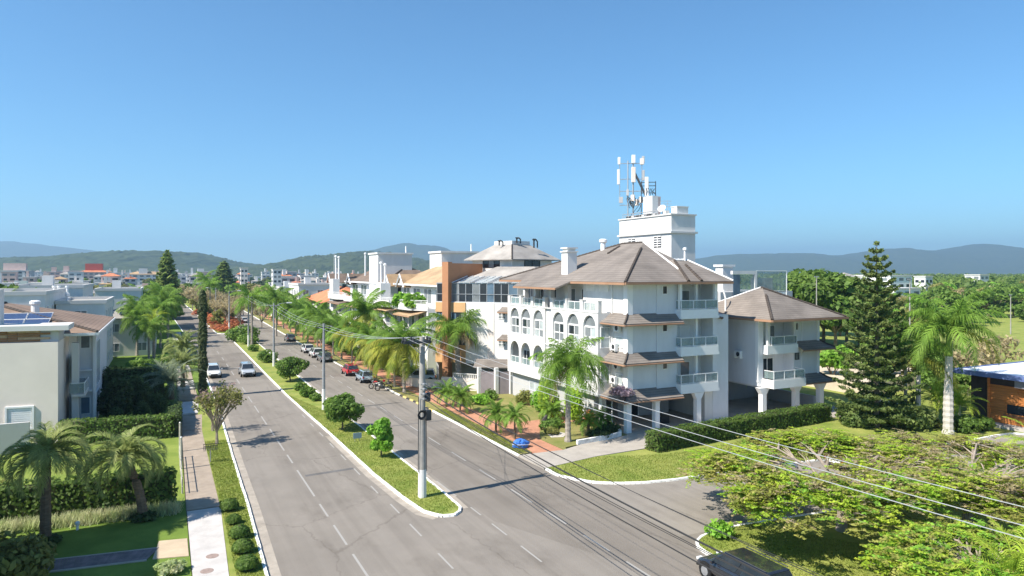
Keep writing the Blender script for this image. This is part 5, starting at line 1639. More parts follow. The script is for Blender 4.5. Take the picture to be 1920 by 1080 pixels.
def palm(name, label, h, tr, spec, lean=(0, 0), bark=None, shaft=None, bulge=0.0, cat='palm', joined=False, rings=True):
    """spec: list of (count, mesh); every frond is a part that shares its mesh with its like"""
    T = thing(name, label, cat)
    tb = MB(); nseg = max(8, int(h / .22)) if rings else 8
    P, Rd = [], []
    for i in range(nseg + 1):
        t = i / nseg
        P.append((lean[0] * t * t, lean[1] * t * t, -.1 + (h + .1) * t))
        b = tr * (1.25 - .35 * t + bulge * math.sin(math.pi * min(1, t * 1.4)))
        if t < .08: b *= 1.35 - t * 4
        Rd.append(b * (1 + (.07 if i % 2 else -.04) * (1 if rings else 0)))
    tb.tube(P, Rd, 8)
    tb.build('trunk', bark or BARKP, T)
    top = Vector((lean[0], lean[1], h))
    if shaft:
        q = MB(); q.tube([top - Vector((0, 0, .05)), top + Vector((0, 0, shaft * .25)), top + Vector((0, 0, shaft * .8)), top + Vector((0, 0, shaft))], [tr * .95, tr * 1.0, tr * .7, tr * .4], 8)
        q.build('crownshaft', SHAFT, T)
        top = top + Vector((0, 0, shaft * .95))
    a = rnd.uniform(0, 6)
    acc = []
    for cnt, me in spec:
        for i in range(cnt):
            a += 2.39996 + rnd.uniform(-.25, .25)
            M = Matrix.Translation(top + Vector((math.cos(a) * tr * .4, math.sin(a) * tr * .4, rnd.uniform(-.12, .05)))) @ Matrix.Rotation(a, 4, 'Z') @ Matrix.Rotation(rnd.uniform(-.1, .1), 4, 'Y') @ Matrix.Rotation(rnd.uniform(-.35, .35), 4, 'X') @ Matrix.Scale(rnd.uniform(.88, 1.1), 4)
            if joined: acc.append((me, M))
            else: put('frond', me, T, M)
    if joined:
        Vs, Fs = [], []; k = 0
        for me, M in acc:
            n = len(me.vertices); co = np.empty(n * 3, np.float32); me.vertices.foreach_get('co', co)
            co = co.reshape(-1, 3) @ np.array(M.to_3x3()).T + np.array(M.translation)
            f = np.empty(len(me.loops), np.int32); me.loops.foreach_get('vertex_index', f)
            Vs.append(co); Fs.append(f.reshape(-1, 4) + k); k += n
        put('crown', np_mesh('crown', np.concatenate(Vs), np.concatenate(Fs), acc[0][0].materials[0]), T)
    return T


def hedge(label, pts, w_, h, leaf=None, dens=60, size=.13, z=.1, top=None):
    """clipped hedge along a polyline: twiggy core and a skin of small leaves"""
    T = thing('hedge', label, 'hedge', (*pts[0], 0))
    core = MB(); Vs = []
    for a, b in zip(pts[:-1], pts[1:]):
        a, b = Vector(a), Vector(b); L = (b - a).length; d = (b - a) / L; nrm = Vector((-d.y, d.x))
        core.obox(((a.x + b.x) / 2, (a.y + b.y) / 2, z + h / 2 - .06), None, (L / 2 - .1, w_ / 2 - .14, h / 2 - .1), math.atan2(d.y, d.x))
        n = int(dens * (2 * L * h + L * w_ + 2 * w_ * h))
        p_ = rng.random(n) * (2 * L * h + L * w_ + 2 * w_ * h)
        l = rng.random(n) * L; P = np.zeros((n, 3)); Nn = np.zeros((n, 3))
        s1 = p_ < L * h; s2 = (p_ >= L * h) & (p_ < 2 * L * h); s3 = (p_ >= 2 * L * h) & (p_ < 2 * L * h + L * w_); s4 = p_ >= 2 * L * h + L * w_
        zz = rng.random(n) * h; ww = (rng.random(n) - .5) * w_
        off_ = np.where(s1, w_ / 2, np.where(s2, -w_ / 2, ww)); zz = np.where(s3, h, zz)
        end = rng.random(n) < .5
        l = np.where(s4, np.where(end, 0, L), l)
        jig = rng.normal(0, .05, (n, 3))
        for i in range(2):
            P[:, i] = a[i] + d[i] * l + nrm[i] * off_
            Nn[:, i] = np.where(s1, nrm[i], np.where(s2, -nrm[i], np.where(s4, d[i] * np.where(end, -1, 1), 0)))
        P[:, 2] = z + zz; Nn[:, 2] = np.where(s3, 1.0, .15)
        wob = np.sin(P[:, 0] * 1.7) * .04 + np.sin(P[:, 1] * 2.3 + P[:, 2] * 3) * .04
        P += Nn * wob[:, None] + jig
        Vs.append(quads(P, Nn + unit(n) * .55, size, 1.5))
    core.build('twig_core', mat('hedge_twigs', (.06, .07, .026), .95, .3, 4.0), T)
    V, F = merge(Vs)
    put('foliage', np_mesh('foliage', V, F, leaf or L_HEDGE), T)
    return T


# ------------------------------------------------------------------ hedges
hedge('tall clipped green hedge behind the two bushy palms on the left lawn', [(-14, 47.0), (0.45, 45.7)], 1.3, 2.15, L_HEDGE, 75, .15)
hedge('low dark clipped hedge along the beige house plot on the left', [(-7.6, 66.2), (0.6, 65.2)], 1.1, 1.85, L_HEDGE, 55, .15)
hedge('short dark hedge running along the pavement before the bare street tree', [(0.55, 65.0), (0.85, 72.0)], .9, 1.7, L_DARK, 60, .14)
hedge('long clipped green hedge in front of the apartment block columns', [(33.75, 43.25), (43, 44.1), (55.6, 45.2)], 1.35, 1.45, L_HEDGE, 100, .12)
hedge('dark green hedge strip between two gardens on the left street', [(-6, 84), (0.2, 83)], 1.2, 1.6, L_DARK, 50, .16)
hedge('dark hedge strip further along the left street gardens', [(-7, 101), (0.4, 100)], 1.4, 1.7, L_DARK, 40, .18)

# ------------------------------------------------------------------ palms
def fm_(name, m, L, ll, **k): return [frond_mesh(name, L, R(e), R(b), m, ll=ll, **k) for e, b in ((78, 70), (58, 95), (35, 110), (10, 100), (-20, 65))]
JB = fm_('frond', L_PALMB, 2.7, .62, n=48, w=.05, V_=.75, droop=.25)
JBr = [frond_mesh('frond', 2.7, R(e), R(b), L_PALMB, n=50, ll=.66, w=.055, V_=.7, droop=.3, power=1.4) for e, b in ((80, 120), (62, 150), (45, 170), (25, 165), (0, 130))]
QN = fm_('frond', L_PALM, 3.6, .95, n=54, w=.06, plume=.7, V_=.1, droop=.55)
QD = [frond_mesh('frond', 3.3, R(e), R(b), L_PALMD, n=36, ll=.7, w=.05, plume=.4, V_=-.3, droop=.7) for e, b in ((20, 110), (-15, 70))]
CO = fm_('frond', L_PALMY, 4.6, 1.15, n=46, w=.1, V_=-.15, droop=.5)
COg = fm_('frond', L_PALM, 4.6, 1.15, n=46, w=.1, V_=-.1, droop=.45)
RO = fm_('frond', L_PALM, 4.4, 1.05, n=52, w=.075, plume=.6, V_=.1, droop=.5)
ROy = fm_('frond', L_PALMY, 4.4, 1.05, n=52, w=.075, plume=.6, V_=.1, droop=.5)
PY = fm_('frond', L_PALM, 1.5, .34, n=32, w=.04, V_=.25, droop=.25)
AR = fm_('frond', L_LIME, 2.2, .5, n=24, w=.04, V_=.45, droop=.35)
SI = fm_('frond', L_SILVER, 3.8, .75, n=36, w=.05, V_=.3, droop=.35)
DT = fm_('frond', L_PALMD, 4.2, .8, n=22, w=.06, V_=-.2, droop=.6)

JBc = [(6, JBr[0]), (9, JBr[1]), (10, JBr[2]), (10, JBr[3]), (6, JBr[4])]
jp = palm('jelly_palm', 'stout straight trunked jelly palm on the left lawn, nearest the frame edge', 4.75, .23, JBc, (0.05, 0), BARKB); place(jp, (-5.47, 42.25, .1), s=.95)
jp = palm('jelly_palm', 'curved trunk jelly palm on the left lawn beside the pavement', 3.7, .22, JBc, (-.95, .1), BARKB); place(jp, (-1.12, 44.04, .1), s=.97)
qp = palm('queen_palm', 'tall queen palm with drooping feathery crown before the apartment block corner', 6.1, .2, [(6, QN[0]), (8, QN[1]), (9, QN[2]), (8, QN[3]), (5, QN[4]), (2, QD[1])], (.12, .1)); place(qp, (29.54, 48.82, .1))
qb = palm('queen_palm', 'queen palm with half brown crown before the block with the orange pillar', 5.2, .26, [(6, QN[0]), (8, QN[1]), (7, QN[2]), (4, QN[3]), (3, QD[0]), (3, QD[1])], (-.3, 0)); place(qb, (32.0, 78.6, .1), s=1.22)
rp = palm('royal_palm', 'large royal palm with thick pale trunk in front of the timber house', 6.2, .29, [(7, RO[0]), (9, RO[1]), (8, RO[2]), (3, RO[3]), (2, ROy[3])], (.1, 0), mat('royal_trunk', (.5, .47, .42), .9, .12, 2, .2, stretch=(1, 1, 6)), shaft=2.0, bulge=.15); place(rp, (60.27, 36.58, .1), s=1.08)
rp = palm('royal_palm', 'smaller royal palm left of the large pale trunked palm', 4.7, .2, [(3, RO[0]), (4, RO[1]), (4, RO[2]), (3, ROy[3])], (0, 0), mat('royal_trunk', (.5, .47, .42)), shaft=1.6); place(rp, (60.34, 39.28, .1))
rp = palm('royal_palm', 'slim royal palm close beside the tall Norfolk pine', 5.2, .15, [(3, RO[0]), (3, RO[1]), (4, RO[2]), (3, ROy[3])], (0, 0), mat('royal_trunk', (.5, .47, .42)), shaft=1.4); place(rp, (62.07, 41.64, .1), s=.95)

# coconut palms along the avenue footpath
CY = [(4, COg[0]), (6, COg[1]), (6, CO[2]), (6, CO[3]), (4, CO[4])]
CG = [(5, COg[0]), (7, COg[1]), (6, COg[2]), (4, CO[3]), (3, CO[4])]
grp = 'coconut palms along the footpath'
cs = [('coconut_palm', 'large yellowing coconut palm behind the motorcycles, with fronds hanging low', 24.71, 77.28, 5.4, .15, CY, 1.05),
      ('coconut_palm', 'coconut palm right behind the motorcycles', 24.81, 81.4, 4.5, .13, CY, .82),
      ('coconut_palm', 'coconut palm between the silver car and the motorcycles', 24.81, 84.0, 4.3, .13, CY, .8),
      ('coconut_palm', 'coconut palm beside the silver parked car', 24.5, 88.5, 4.6, .14, CY, .8),
      ('coconut_palm', 'coconut palm with leaning trunk behind the red parked car', 25.5, 96.1, 4.8, .12, CG, .85),
      ('coconut_palm', 'tallest green coconut palm with raised crown before the terraced house', 26.3, 100.3, 7.7, .17, CG, 1.12),
      ('coconut_palm', 'coconut palm just beyond the red parked car', 24.97, 103.5, 4.6, .12, CY, .85)]
for i, (nm, lb, x, y, h, tr, sp_, s) in enumerate(cs):
    p_ = palm(nm, lb, h / s, tr, sp_, (rnd.uniform(-.4, .4), rnd.uniform(-.4, .4)))
    place(p_, (x, y, .1), rnd.uniform(0, 6), s); p_['group'] = grp
far_c = [palm('coconut_palm', 'yellow green coconut palm in the row beyond the parked cars', h, .14, sp_, (rnd.uniform(-.3, .3), 0), joined=True) for h, sp_ in ((4.6, CY), (5.4, CG), (6.2, CY))]
for i, (x, y, k, s) in enumerate([(24.9, 110, 0, .9), (25.1, 117, 1, .9), (24.8, 124, 0, 1.0), (25.2, 131, 2, .9), (24.9, 139, 1, .95), (25.4, 147, 0, 1), (25.4, 156, 1, 1.05), (25.8, 166, 2, 1.0), (26, 178, 0, 1.1), (26.2, 190, 1, 1.15),
                                   (29.6, 150, 0, 1), (27, 205, 2, 1.1), (27.3, 222, 0, 1.1)]):
    place(far_c[k], (x, y, .1), rnd.uniform(0, 6), s, 'yellow green coconut palm in the row beyond the parked cars', grp)
# royal palms standing in the median and the left street
mp = [palm('median_palm', 'tall palm with round dark crown in the median beyond the bushes', 8.6, .17, [(5, RO[0]), (6, RO[1]), (6, RO[2]), (6, RO[3])], joined=True)]
for x, y, h, lb in ((14.6, 139, 1.0, 'tall palm with round dark crown standing in the median behind a lamp pole'), (21.6, 158, .92, 'tall yellowish palm at the far right kerb before the white cubic house'), (12.5, 236, 1.1, 'tall thin palm above the far median trees'), (14.0, 300, 1.25, 'tall palm rising above the end of the avenue')):
    place(mp[0], (x, y, .1), rnd.uniform(0, 6), h, lb)
sp = [palm('street_palm', 'feathery green palm in the left street row', h, .17, [(5, f[0]), (7, f[1]), (7, f[2]), (7, f[3]), (4, f[4])], joined=True) for h, f in ((7.6, QN), (5.6, AR), (6.4, QN))]
for i, (x, y, k, s) in enumerate([(-4.5, 134, 0, 1.0), (-4.2, 131, 2, 1.0), (-1.6, 122, 1, 1.15), (-2.2, 117, 2, .85), (-.8, 142, 0, .95), (-3.4, 150, 2, 1.1), (.4, 150, 0, 1.05), (-1.5, 165, 0, 1.1), (0.6, 172, 2, 1.1), (-5, 176, 0, 1.1), (-1, 186, 0, 1.15), (-.5, 205, 2, 1.2)]):
    place(sp[k], (x, y, .1), rnd.uniform(0, 6), s, 'feathery bright green palm in the row along the left street', 'palms along the left street')
bs = palm('silver_palm', 'large silvery blue palm with upswept fronds beside the left pavement', 1.7, .24, [(10, SI[0]), (10, SI[1]), (8, SI[2]), (5, SI[3])], bark=BARKB); place(bs, (.6, 84.5, .1), 0, 1.0)
dp = palm('date_palm', 'bushy green date palm overhanging the left street kerb by the dark car', 2.6, .2, [(8, JB[0]), (10, JB[1]), (10, JB[2]), (8, JB[3])], bark=BARKB); place(dp, (2.2, 108, .1), 0, 1.25)
dp2 = palm('date_palm', 'bushy date palm behind the silvery palm on the left street', 2.2, .2, [(8, JB[0]), (10, JB[1]), (8, JB[2]), (6, JB[3])], bark=BARKB); place(dp2, (1.9, 93, .1), 2, 1.15)
# small garden palms before the apartment block
PYc = [(6, PY[0]), (8, PY[1]), (9, PY[2]), (8, PY[3]), (4, PY[4])]
for lb, x, y, h, s in (('small garden palm on the grass strip nearest the blue bundle', 26.04, 51.58, 1.9, 1.12), ('small garden palm on the grass strip second from the blue bundle', 25.45, 53.99, 1.7, 1.15),
                       ('small dense round palm by the footpath before the garden wall', 26.1, 63.7, 1.6, 1.2), ('small bushy palm left of the dense round palm by the footpath', 26.0, 67.2, 1.5, 1.15)):
    p_ = palm('pygmy_palm', lb, h / s, .07, PYc, (rnd.uniform(-.1, .1), 0), bark=BARKB); place(p_, (x, y, .1), rnd.uniform(0, 6), s); p_['group'] = 'small garden palms by the footpath'
for lb, x, y, h, s in (('stubby cycad with leaning trunk in the corner garden bed', 32.3, 50.0, 1.2, .95), ('stubby cycad beside the first corner column', 33.9, 50.7, 1.2, .95), ('dark spreading palm under the arches behind the queen palm', 32.2, 56.6, .8, 1.2)):
    p_ = palm('cycad', lb, h / s, .13, PYc, (.15, 0), bark=BARKB); place(p_, (x, y, .1), rnd.uniform(0, 6), s)
ac = [(7, AR[0]), (9, AR[1]), (8, AR[2]), (6, AR[3])]
for lb, x, y, h, s in (('bright areca palm clump with drooping fronds under the royal palms', 63.2, 39.4, 2.4, 1.2), ('yellow areca palm beside the dark end of the timber house', 63.6, 37.6, 2.0, 1.1), ('pale green areca palm behind the tall Norfolk pine', 55.8, 52.5, 3.2, 1.2),
                       ('young bright palm at the right edge beyond the brown crowned tree', *D(1850, 47), .5, 1.35), ('feathery lime palm filling the lower right corner', *D(1900, 25), 2.7, 1.15), ('lime palm leaning in from the right edge above the lower corner palm', *D(1960, 41), 3.0, 1.3),
                       ('lime palm beside the corner palm at the lower right', *D(1830, 23), 1.6, 1.0)):
    p_ = palm('areca_palm', lb, h / s, .1, ac, bark=BARKP); place(p_, (x, y, .1), rnd.uniform(0, 6), s)

# ------------------------------------------------------------------ conifers, bare tree, column
def norfolk(label, h, r, tiers, dens, size, base=.06):
    T = thing('norfolk_pine', label, 'pine tree')
    tb = MB(); tb.tube([(0, 0, -.1), (0, 0, h * .5), (0, 0, h)], [h * .016, h * .01, .02], 7)
    parts = []
    for i in range(tiers):
        t = i / (tiers - 1); z = h * (base + (1 - base) * t ** .92); rr_ = r * (1 - t) ** .72 * (.93 + .14 * rnd.random()) + .2
        nb = 7 if rr_ > .8 else 5
        for k in range(nb):
            a = k * 6.283 / nb + i * .5 + rnd.uniform(-.15, .15); L = rr_ * rnd.uniform(.85, 1.1)
            lift = .28 * L * (0.3 + t); e = (L * math.cos(a), L * math.sin(a), z + lift)
            mid = (L * .55 * math.cos(a), L * .55 * math.sin(a), z + lift * .15 - .06 * L)
            tb.tube([(0, 0, z), mid, e], [.05 * h / 16, .03, .012], 4)
            n = int(dens * L)
            s = rng.random(n) ** .75
            P = np.stack([np.interp(s, [0, .55, 1], [0, mid[j], e[j]]) if j < 2 else np.interp(s, [0, .55, 1], [z, mid[2], e[2]]) for j in range(3)], 1)
            wd_ = .21 * L * np.sin(np.pi * np.clip(s * .8 + .15, 0, 1))
            lat = rng.uniform(-1, 1, n) * wd_
            P += np.stack([-math.sin(a) * lat, math.cos(a) * lat, rng.uniform(-.08, .14, n) + .12 * np.abs(lat)], 1)
            Nn = unit(n) + np.array([0, 0, 1.0])
            parts.append(quads(P, Nn, size, 2.2))
    tb.build('trunk', BARK, T)
    V, F = merge(parts)
    put('crown', np_mesh('crown', V, F, L_PINE), T)
    return T


n1 = norfolk('tall tiered Norfolk pine beside the grey wing of the apartment block', 16.4, 3.7, 21, 40, .2); place(n1, (57.08, 41.0, .1))
n2 = norfolk('tall dark pine rising above the far left street palms', 20, 4.6, 16, 14, .8); place(n2, (*D(313, 205), 0))
place(n2, (*D(420, 330), 0), 1.0, (1.5, 1.5, .95), 'broad dark conifer above the far avenue trees')
cy = thing('cypress', 'narrow dark columnar cypress beside the left lane', 'cypress', (0, 0, 0))
n = 5200; zz = rng.random(n) * 11.6 + .2; aa = rng.random(n) * 6.283; rr_ = (.37 + .07 * np.sin(zz * 2.1)) * np.minimum(1, (11.9 - zz) / .5) * np.minimum(1, .6 + zz * .5)
P = np.stack([np.cos(aa) * rr_, np.sin(aa) * rr_, zz], 1) + rng.normal(0, .05, (n, 3))
V, F = quads(P, np.stack([np.cos(aa), np.sin(aa), np.full(n, .4)], 1) + unit(n) * .5, .16, 1.8)
put('foliage', np_mesh('foliage', V, F, leafm('leaf_cypress', (.03, .045, .018), (.07, .085, .03))), cy)
q = MB(); q.tube([(0, 0, 0), (0, 0, 11.6)], [.3, .1], 7); q.build('trunk', BARK, cy)
place(cy, (3.73, 84.7, .1))

def bare_tree(label, h, r, leafy, seed, leafmat=None, name='bare_tree', nst=9):
    st = random.Random(seed)
    T = thing(name, label, 'tree'); tb = MB(); tips = []
    def grow(p, d, L, rad, lev):
        q_ = p + d * L
        m_ = p.lerp(q_, .5) + Vector((st.uniform(-1, 1), st.uniform(-1, 1), 0)) * L * .06
        tb.tube([p, m_, q_], [rad, rad * .8, rad * .6], 5 if lev < 2 else 3, cap=False)
        if lev >= 4: tips.append(q_); return
        for _ in range(3 if lev else nst):
            nd = (d + Vector((st.uniform(-1, 1), st.uniform(-1, 1), st.uniform(-.25, .5))) * (.55 if lev else .62)).normalized()
            grow(q_, nd, L * st.uniform(.55, .8) if lev else h * st.uniform(.22, .32), rad * .55, lev + 1)
        if lev >= 2: tips.append(q_)
    grow(Vector((0, 0, -.1)), Vector((0, 0, 1)), h * .22, h * .03, 0)
    tb.build('trunk', mat('pale_bark', (.3, .25, .2), .95, .25, 3.0), T)
    tips = [t for t in tips]
    idx = rng.integers(0, len(tips), leafy)
    P = np.array([tuple(tips[i]) for i in idx]) + rng.normal(0, .09 * h / 4.7, (leafy, 3))
    V, F = quads(P, unit(leafy) + np.array([0, 0, .5]), .12 * h / 4.7, 1.8)
    put('crown', np_mesh('crown', V, F, leafmat or L_OLIVE), T)
    return T


bt = bare_tree('nearly bare vase shaped tree on the left verge beside the kerb', 5.0, 1.9, 1500, 5, nst=12); place(bt, (3.7, 60.7, .1))
bt2 = bare_tree('small bare purple twigged tree beside the first bare tree', 4.2, 1.6, 500, 8, leafm('leaf_mauve', (.16, .1, .1), (.24, .17, .15))); place(bt2, (3.7, 66.0, .1))
bt3 = bare_tree('bare grey street tree on the far side of the avenue', 7.0, 3, 1400, 14, L_DRY)
for x, y, s in ((25.2, 128, .8), (9.5, 262, 1.0), (12, 285, 1.1), (14, 190, .9), (15.5, 214, 1.0), (11, 310, 1.2), (15, 330, 1.2), (22.5, 212, .9), (29, 245, 1.2), (31, 262, 1.2), (33, 285, 1.3), (16.5, 182, 1.0), (13.2, 203, .95), (15.8, 226, 1.05), (11.2, 240, 1.1), (14.8, 252, 1.1), (8.8, 276, 1.2), (16.6, 268, 1.1), (21.8, 185, .8), (22.6, 240, 1.0), (6.5, 318, 1.3)):
    place(bt3, (x, y, .1), rnd.uniform(0, 6), s, 'bare grey twiggy tree among the trees of the far avenue', 'bare trees of the far avenue')

# ------------------------------------------------------------------ median bushes
b_ = broadleaf('small_tree', 'bright green rounded bushy tree in the median nearest the power pole', 'tree', 2.95, 1.2, L_BRIGHT, 2600, .17, 12, trunk_h=.6, trunk_r=.06, flat=1.0, base=.3); place(b_, (14.6, 51.2, .1))
b_ = broadleaf('small_tree', 'wide spreading green tree in the median behind the bright bushy one', 'tree', 2.95, 2.0, L_GREEN, 3200, .19, 16, trunk_h=.9, trunk_r=.08); place(b_, (14.0, 61.5, .1))
b_ = broadleaf('small_tree', 'spreading median tree with open lower branches in front of the parked white cars', 'tree', 2.8, 2.3, L_GREEN, 2200, .22, 14, trunk_h=.8, trunk_r=.08, bare=2); place(b_, (14.3, 92, .1))
sh = shrub('median_shrub', 'low green shrub in the median', 'shrub', 1.0, 1.2, L_GREEN, 700, .17)
for x, y, s, lb in ((14.2, 79.3, 1.0, 'low green shrub on the median just before the open branched tree'), (14.5, 76.5, .7, 'smaller low shrub on the median nearest the lamp pole'), (14.2, 84, .8, 'low shrub between the spreading median tree and the next'), (14.1, 112.5, 1.6, 'yellowish bush at the foot of the second lamp pole'), (14.9, 104, .9, 'thin low bush beside the second lamp pole'), (13.8, 129, 1.0, 'green bush in the median before the third lamp pole')):
    place(sh, (x, y, .1), rnd.uniform(0, 6), s, lb)
bg_ = shrub('large_shrub', 'large rounded dark green bush at the end of the near median', 'shrub', 3.4, 3.4, L_GREEN, 1800, .32, 9); place(bg_, (14.0, 149, .1))
place(bg_, (14.3, 143, .1), 2, .62, 'medium dark green bush next to the large bush at the median end')
rs = [shrub('red_shrub', 'red leaved shrub on the far median', 'shrub', 2.0, 2.1, L_RED, 600, .3, 6) for _ in range(2)]
for i in range(22):
    y = 175 + i * 3.6 + rnd.uniform(-1, 1); x = 10.4 + rnd.random() * 5.6 - (y - 175) * .01
    place(rs[i % 2], (x, y, .1), rnd.uniform(0, 6), (lambda q_: (q_, q_, q_ * .72))(rnd.uniform(.8, 1.35)), 'red leaved shrub in the bed on the far median', 'red shrubs of the far median')

# ------------------------------------------------------------------ front garden left, verge balls
for i, ((x, y), w_) in enumerate(zip(((3.34, 43.55), (3.37, 41.15), (3.47, 38.8), (3.43, 36.68), (3.41, 34.5)), ('farthest, beyond a smaller ball', 'second farthest and smallest', 'in the middle of the row', 'second nearest', 'nearest'))):
    s = .52 if i != 1 else .4
    T = thing('topiary_ball', f'clipped round box ball on the left verge, {w_}', 'shrub', (x, y, .1), 'clipped balls on the left verge')
    n = 1500; d = unit(n); d[:, 2] = np.abs(d[:, 2]) * 1.0 - .25
    V, F = quads(d * s * np.array([1, 1, .85]) * rng.uniform(.9, 1.04, (n, 1)) + np.array([0, 0, s * .62]), d + unit(n) * .5, .085, 1.5)
    V[:, 2] = np.maximum(V[:, 2], 0.01)
    o2 = put('foliage', np_mesh('foliage', V + np.array([x, y, .1]), F, L_HEDGE), T)
    q = MB(); q.lathe([(s * .5, .0), (s * .85, s * .5), (s * .7, s * .95), (.05, s * 1.3)], (x, y, .1), 10); q.build('twig_core', mat('hedge_twigs', (.025, .03, .012)), T)
n = 2600; X_ = rng.uniform(-13, .7, n); Y_ = 44.6 + rng.normal(0, .22, n) - X_ * .075
parts = []
for k in range(3):
    an = rng.uniform(0, 6.283, n); L_ = rng.uniform(.3, .75, n); sl_2 = rng.uniform(.25, .8, n)
    b = np.stack([X_, Y_, np.full(n, .1)], 1) + rng.normal(0, .05, (n, 3)) * np.array([1, 1, 0])
    tip_ = b + np.stack([np.cos(an) * L_ * sl_2, np.sin(an) * L_ * sl_2, L_], 1)
    sd_ = np.stack([-np.sin(an), np.cos(an), np.zeros(n)], 1) * .02
    V = np.stack([b - sd_, b + sd_, tip_ + sd_ * .2, tip_ - sd_ * .2], 1).reshape(-1, 3); parts.append((V, np.arange(4 * n).reshape(n, 4)))
V, F = merge(parts); put('ornamental_grass', np_mesh('ornamental_grass', V, F, L_TUFT), kind='stuff')
for lb, x, y, r_ in (('dark ring of leafy plants round the straight jelly palm foot', -5.47, 42.2, .75), ('dark ring of leafy plants round the curved jelly palm foot', -1.1, 43.95, .7)):
    s_ = shrub('ground_plant', lb, 'plant', r_, .5, L_DARK, 500, .15, 6); place(s_, (x, y, .1))
s_ = shrub('garden_bush', 'pale flowering bush at the lower left corner of the frame', 'shrub', 1.9, 2.6, L_OLIVE, 2600, .2, 9); place(s_, (*D(15, 30.5), .1))
s_ = shrub('garden_bush', 'grassy light bush beside the slab at the bottom left', 'shrub', .7, .55, L_TUFT, 600, .12, 5); place(s_, (*G(320, 1078), .1))
s_ = shrub('garden_bush', 'mixed brown and green bush behind the straight jelly palm', 'shrub', 1.7, 1.7, L_OLIVE, 1500, .17, 7); place(s_, (-9.6, 50.5, .1))
dk = shrub('dark_bush', 'dark pointed bush in the shaded garden by the beige house', 'shrub', 1.6, 4.0, L_DARK, 2400, .22, 8)
for x, y, s, lb in ((-4.2, 75.5, 1.0, 'large dark bush beside the house facade on the left'), (-2.6, 79, .95, 'large dark bush second from the beige house'), (-4.6, 82.5, 1.1, 'tall dark bush with pointed top by the beige house'), (-2.0, 73.5, .5, 'low dark shaded shrub behind the dark hedge'), (-.6, 76.2, .55, 'low dark shaded shrub near the left pavement'), (-4.0, 71.0, .5, 'low dark shrub under the balcony of the beige house'), (-1.2, 89, .7, 'dark garden bush behind the silvery palm')):
    place(dk, (x, y, .1), rnd.uniform(0, 6), s, lb)
gb = shrub('green_bush', 'green rounded garden bush on the left street', 'shrub', 1.6, 1.7, L_GREEN, 1000, .2, 7)
for x, y, s, lb in ((-3.5, 93, 1.0, 'green rounded bush in the lit garden behind the dark bushes'), (-1.5, 98, .9, 'yellow lit bush before the second dark hedge'), (.2, 112, 1.2, 'green rounded bush under the street palms'), (-3, 108, 1.3, 'green bush beside the pale roofed house')):
    place(gb, (x, y, .1), rnd.uniform(0, 6), s, lb)

# ------------------------------------------------------------------ corner garden of the apartment block
for nm, lb, x, y, r_, h, lf, n in (('lime_bush', 'tall lime green bush against the arched wall', 33.4, 60.3, 1.2, 2.6, L_BRIGHT, 1500), ('lime_bush', 'rounded olive bush beside the entrance door', 33.6, 64.4, 1.0, 1.7, L_OLIVE, 900), ('lime_bush', 'tall yellow green bamboo like bush left of the queen palm', 32.9, 57.9, 1.1, 3.9, L_LIME, 1800),
                                  ('lime_bush', 'tall yellow green bush right of the queen palm', 33.5, 54.2, 1.0, 3.7, L_LIME, 1500), ('orange_bush', 'orange leaved bush under the corner awning', 34.2, 52.9, .6, 1.5, L_RED, 500), ('low_shrub', 'low green shrub beside the standing stone', 30.3, 53.4, .9, .7, L_GREEN, 600),
                                  ('low_shrub', 'clipped low shrub on the pebble patch before the queen palm', 29.6, 51.7, .7, .6, L_OLIVE, 500), ('low_shrub', 'dark ground plants along the white bed edge', 32.6, 48.8, 1.2, .7, L_DARK, 900), ('low_shrub', 'dark plants in the bed beside the first column', 34.2, 49.8, 1.0, 1.0, L_DARK, 800), ('low_shrub', 'green shrub row on the lawn behind the queen palm', 31.2, 54.2, 1.1, .8, L_GREEN, 700),
                                  ('low_shrub', 'bright green shrub before the garden wall', 29.6, 66.8, 1.2, 1.1, L_BRIGHT, 900), ('low_shrub', 'green shrub before the white gate posts', 31.6, 68.6, 1.0, 1.2, L_GREEN, 800), ('low_shrub', 'green ground cover by the footpath at the garden wall', 28.9, 73.4, 1.3, .9, L_GREEN, 800)):
    s_ = shrub(nm, lb, 'shrub', r_, h, lf, n, .16, 7); place(s_, (x, y, .1))
hp = shrub('hanging_bush', 'dry purple flowering vine on the lowest awning corner', 'vine', 1.1, .8, leafm('leaf_purple', (.14, .1, .13), (.26, .2, .22)), 800, .14, 6); place(hp, (35.2, 49.2, 3.35))
pv = shrub('terrace_plant', 'bright banana like plants on the terrace left of the orange pillar', 'plant', 1.7, 2.2, L_BRIGHT, 500, .5, 6); place(pv, (30.9, 97.5, 8.9))
place(pv, (31.4, 93.5, 8.9), 2, 1.0, 'green terrace plants next to the dark glass panes'); place(pv, (32.0, 101.5, 8.9), 4, .8, 'dark green terrace plants below the twin gables')
gs = shrub('path_shrub', 'low green shrub along the far footpath lawn', 'shrub', 1.5, 1.0, L_GREEN, 500, .24, 6)
for i in range(11): place(gs, (28.6 + rnd.uniform(-.2, .8), 84 + i * 6.2, .1), rnd.uniform(0, 6), rnd.uniform(.8, 1.4), 'low green shrub in the row behind the footpath palms', 'shrubs behind the footpath palms')
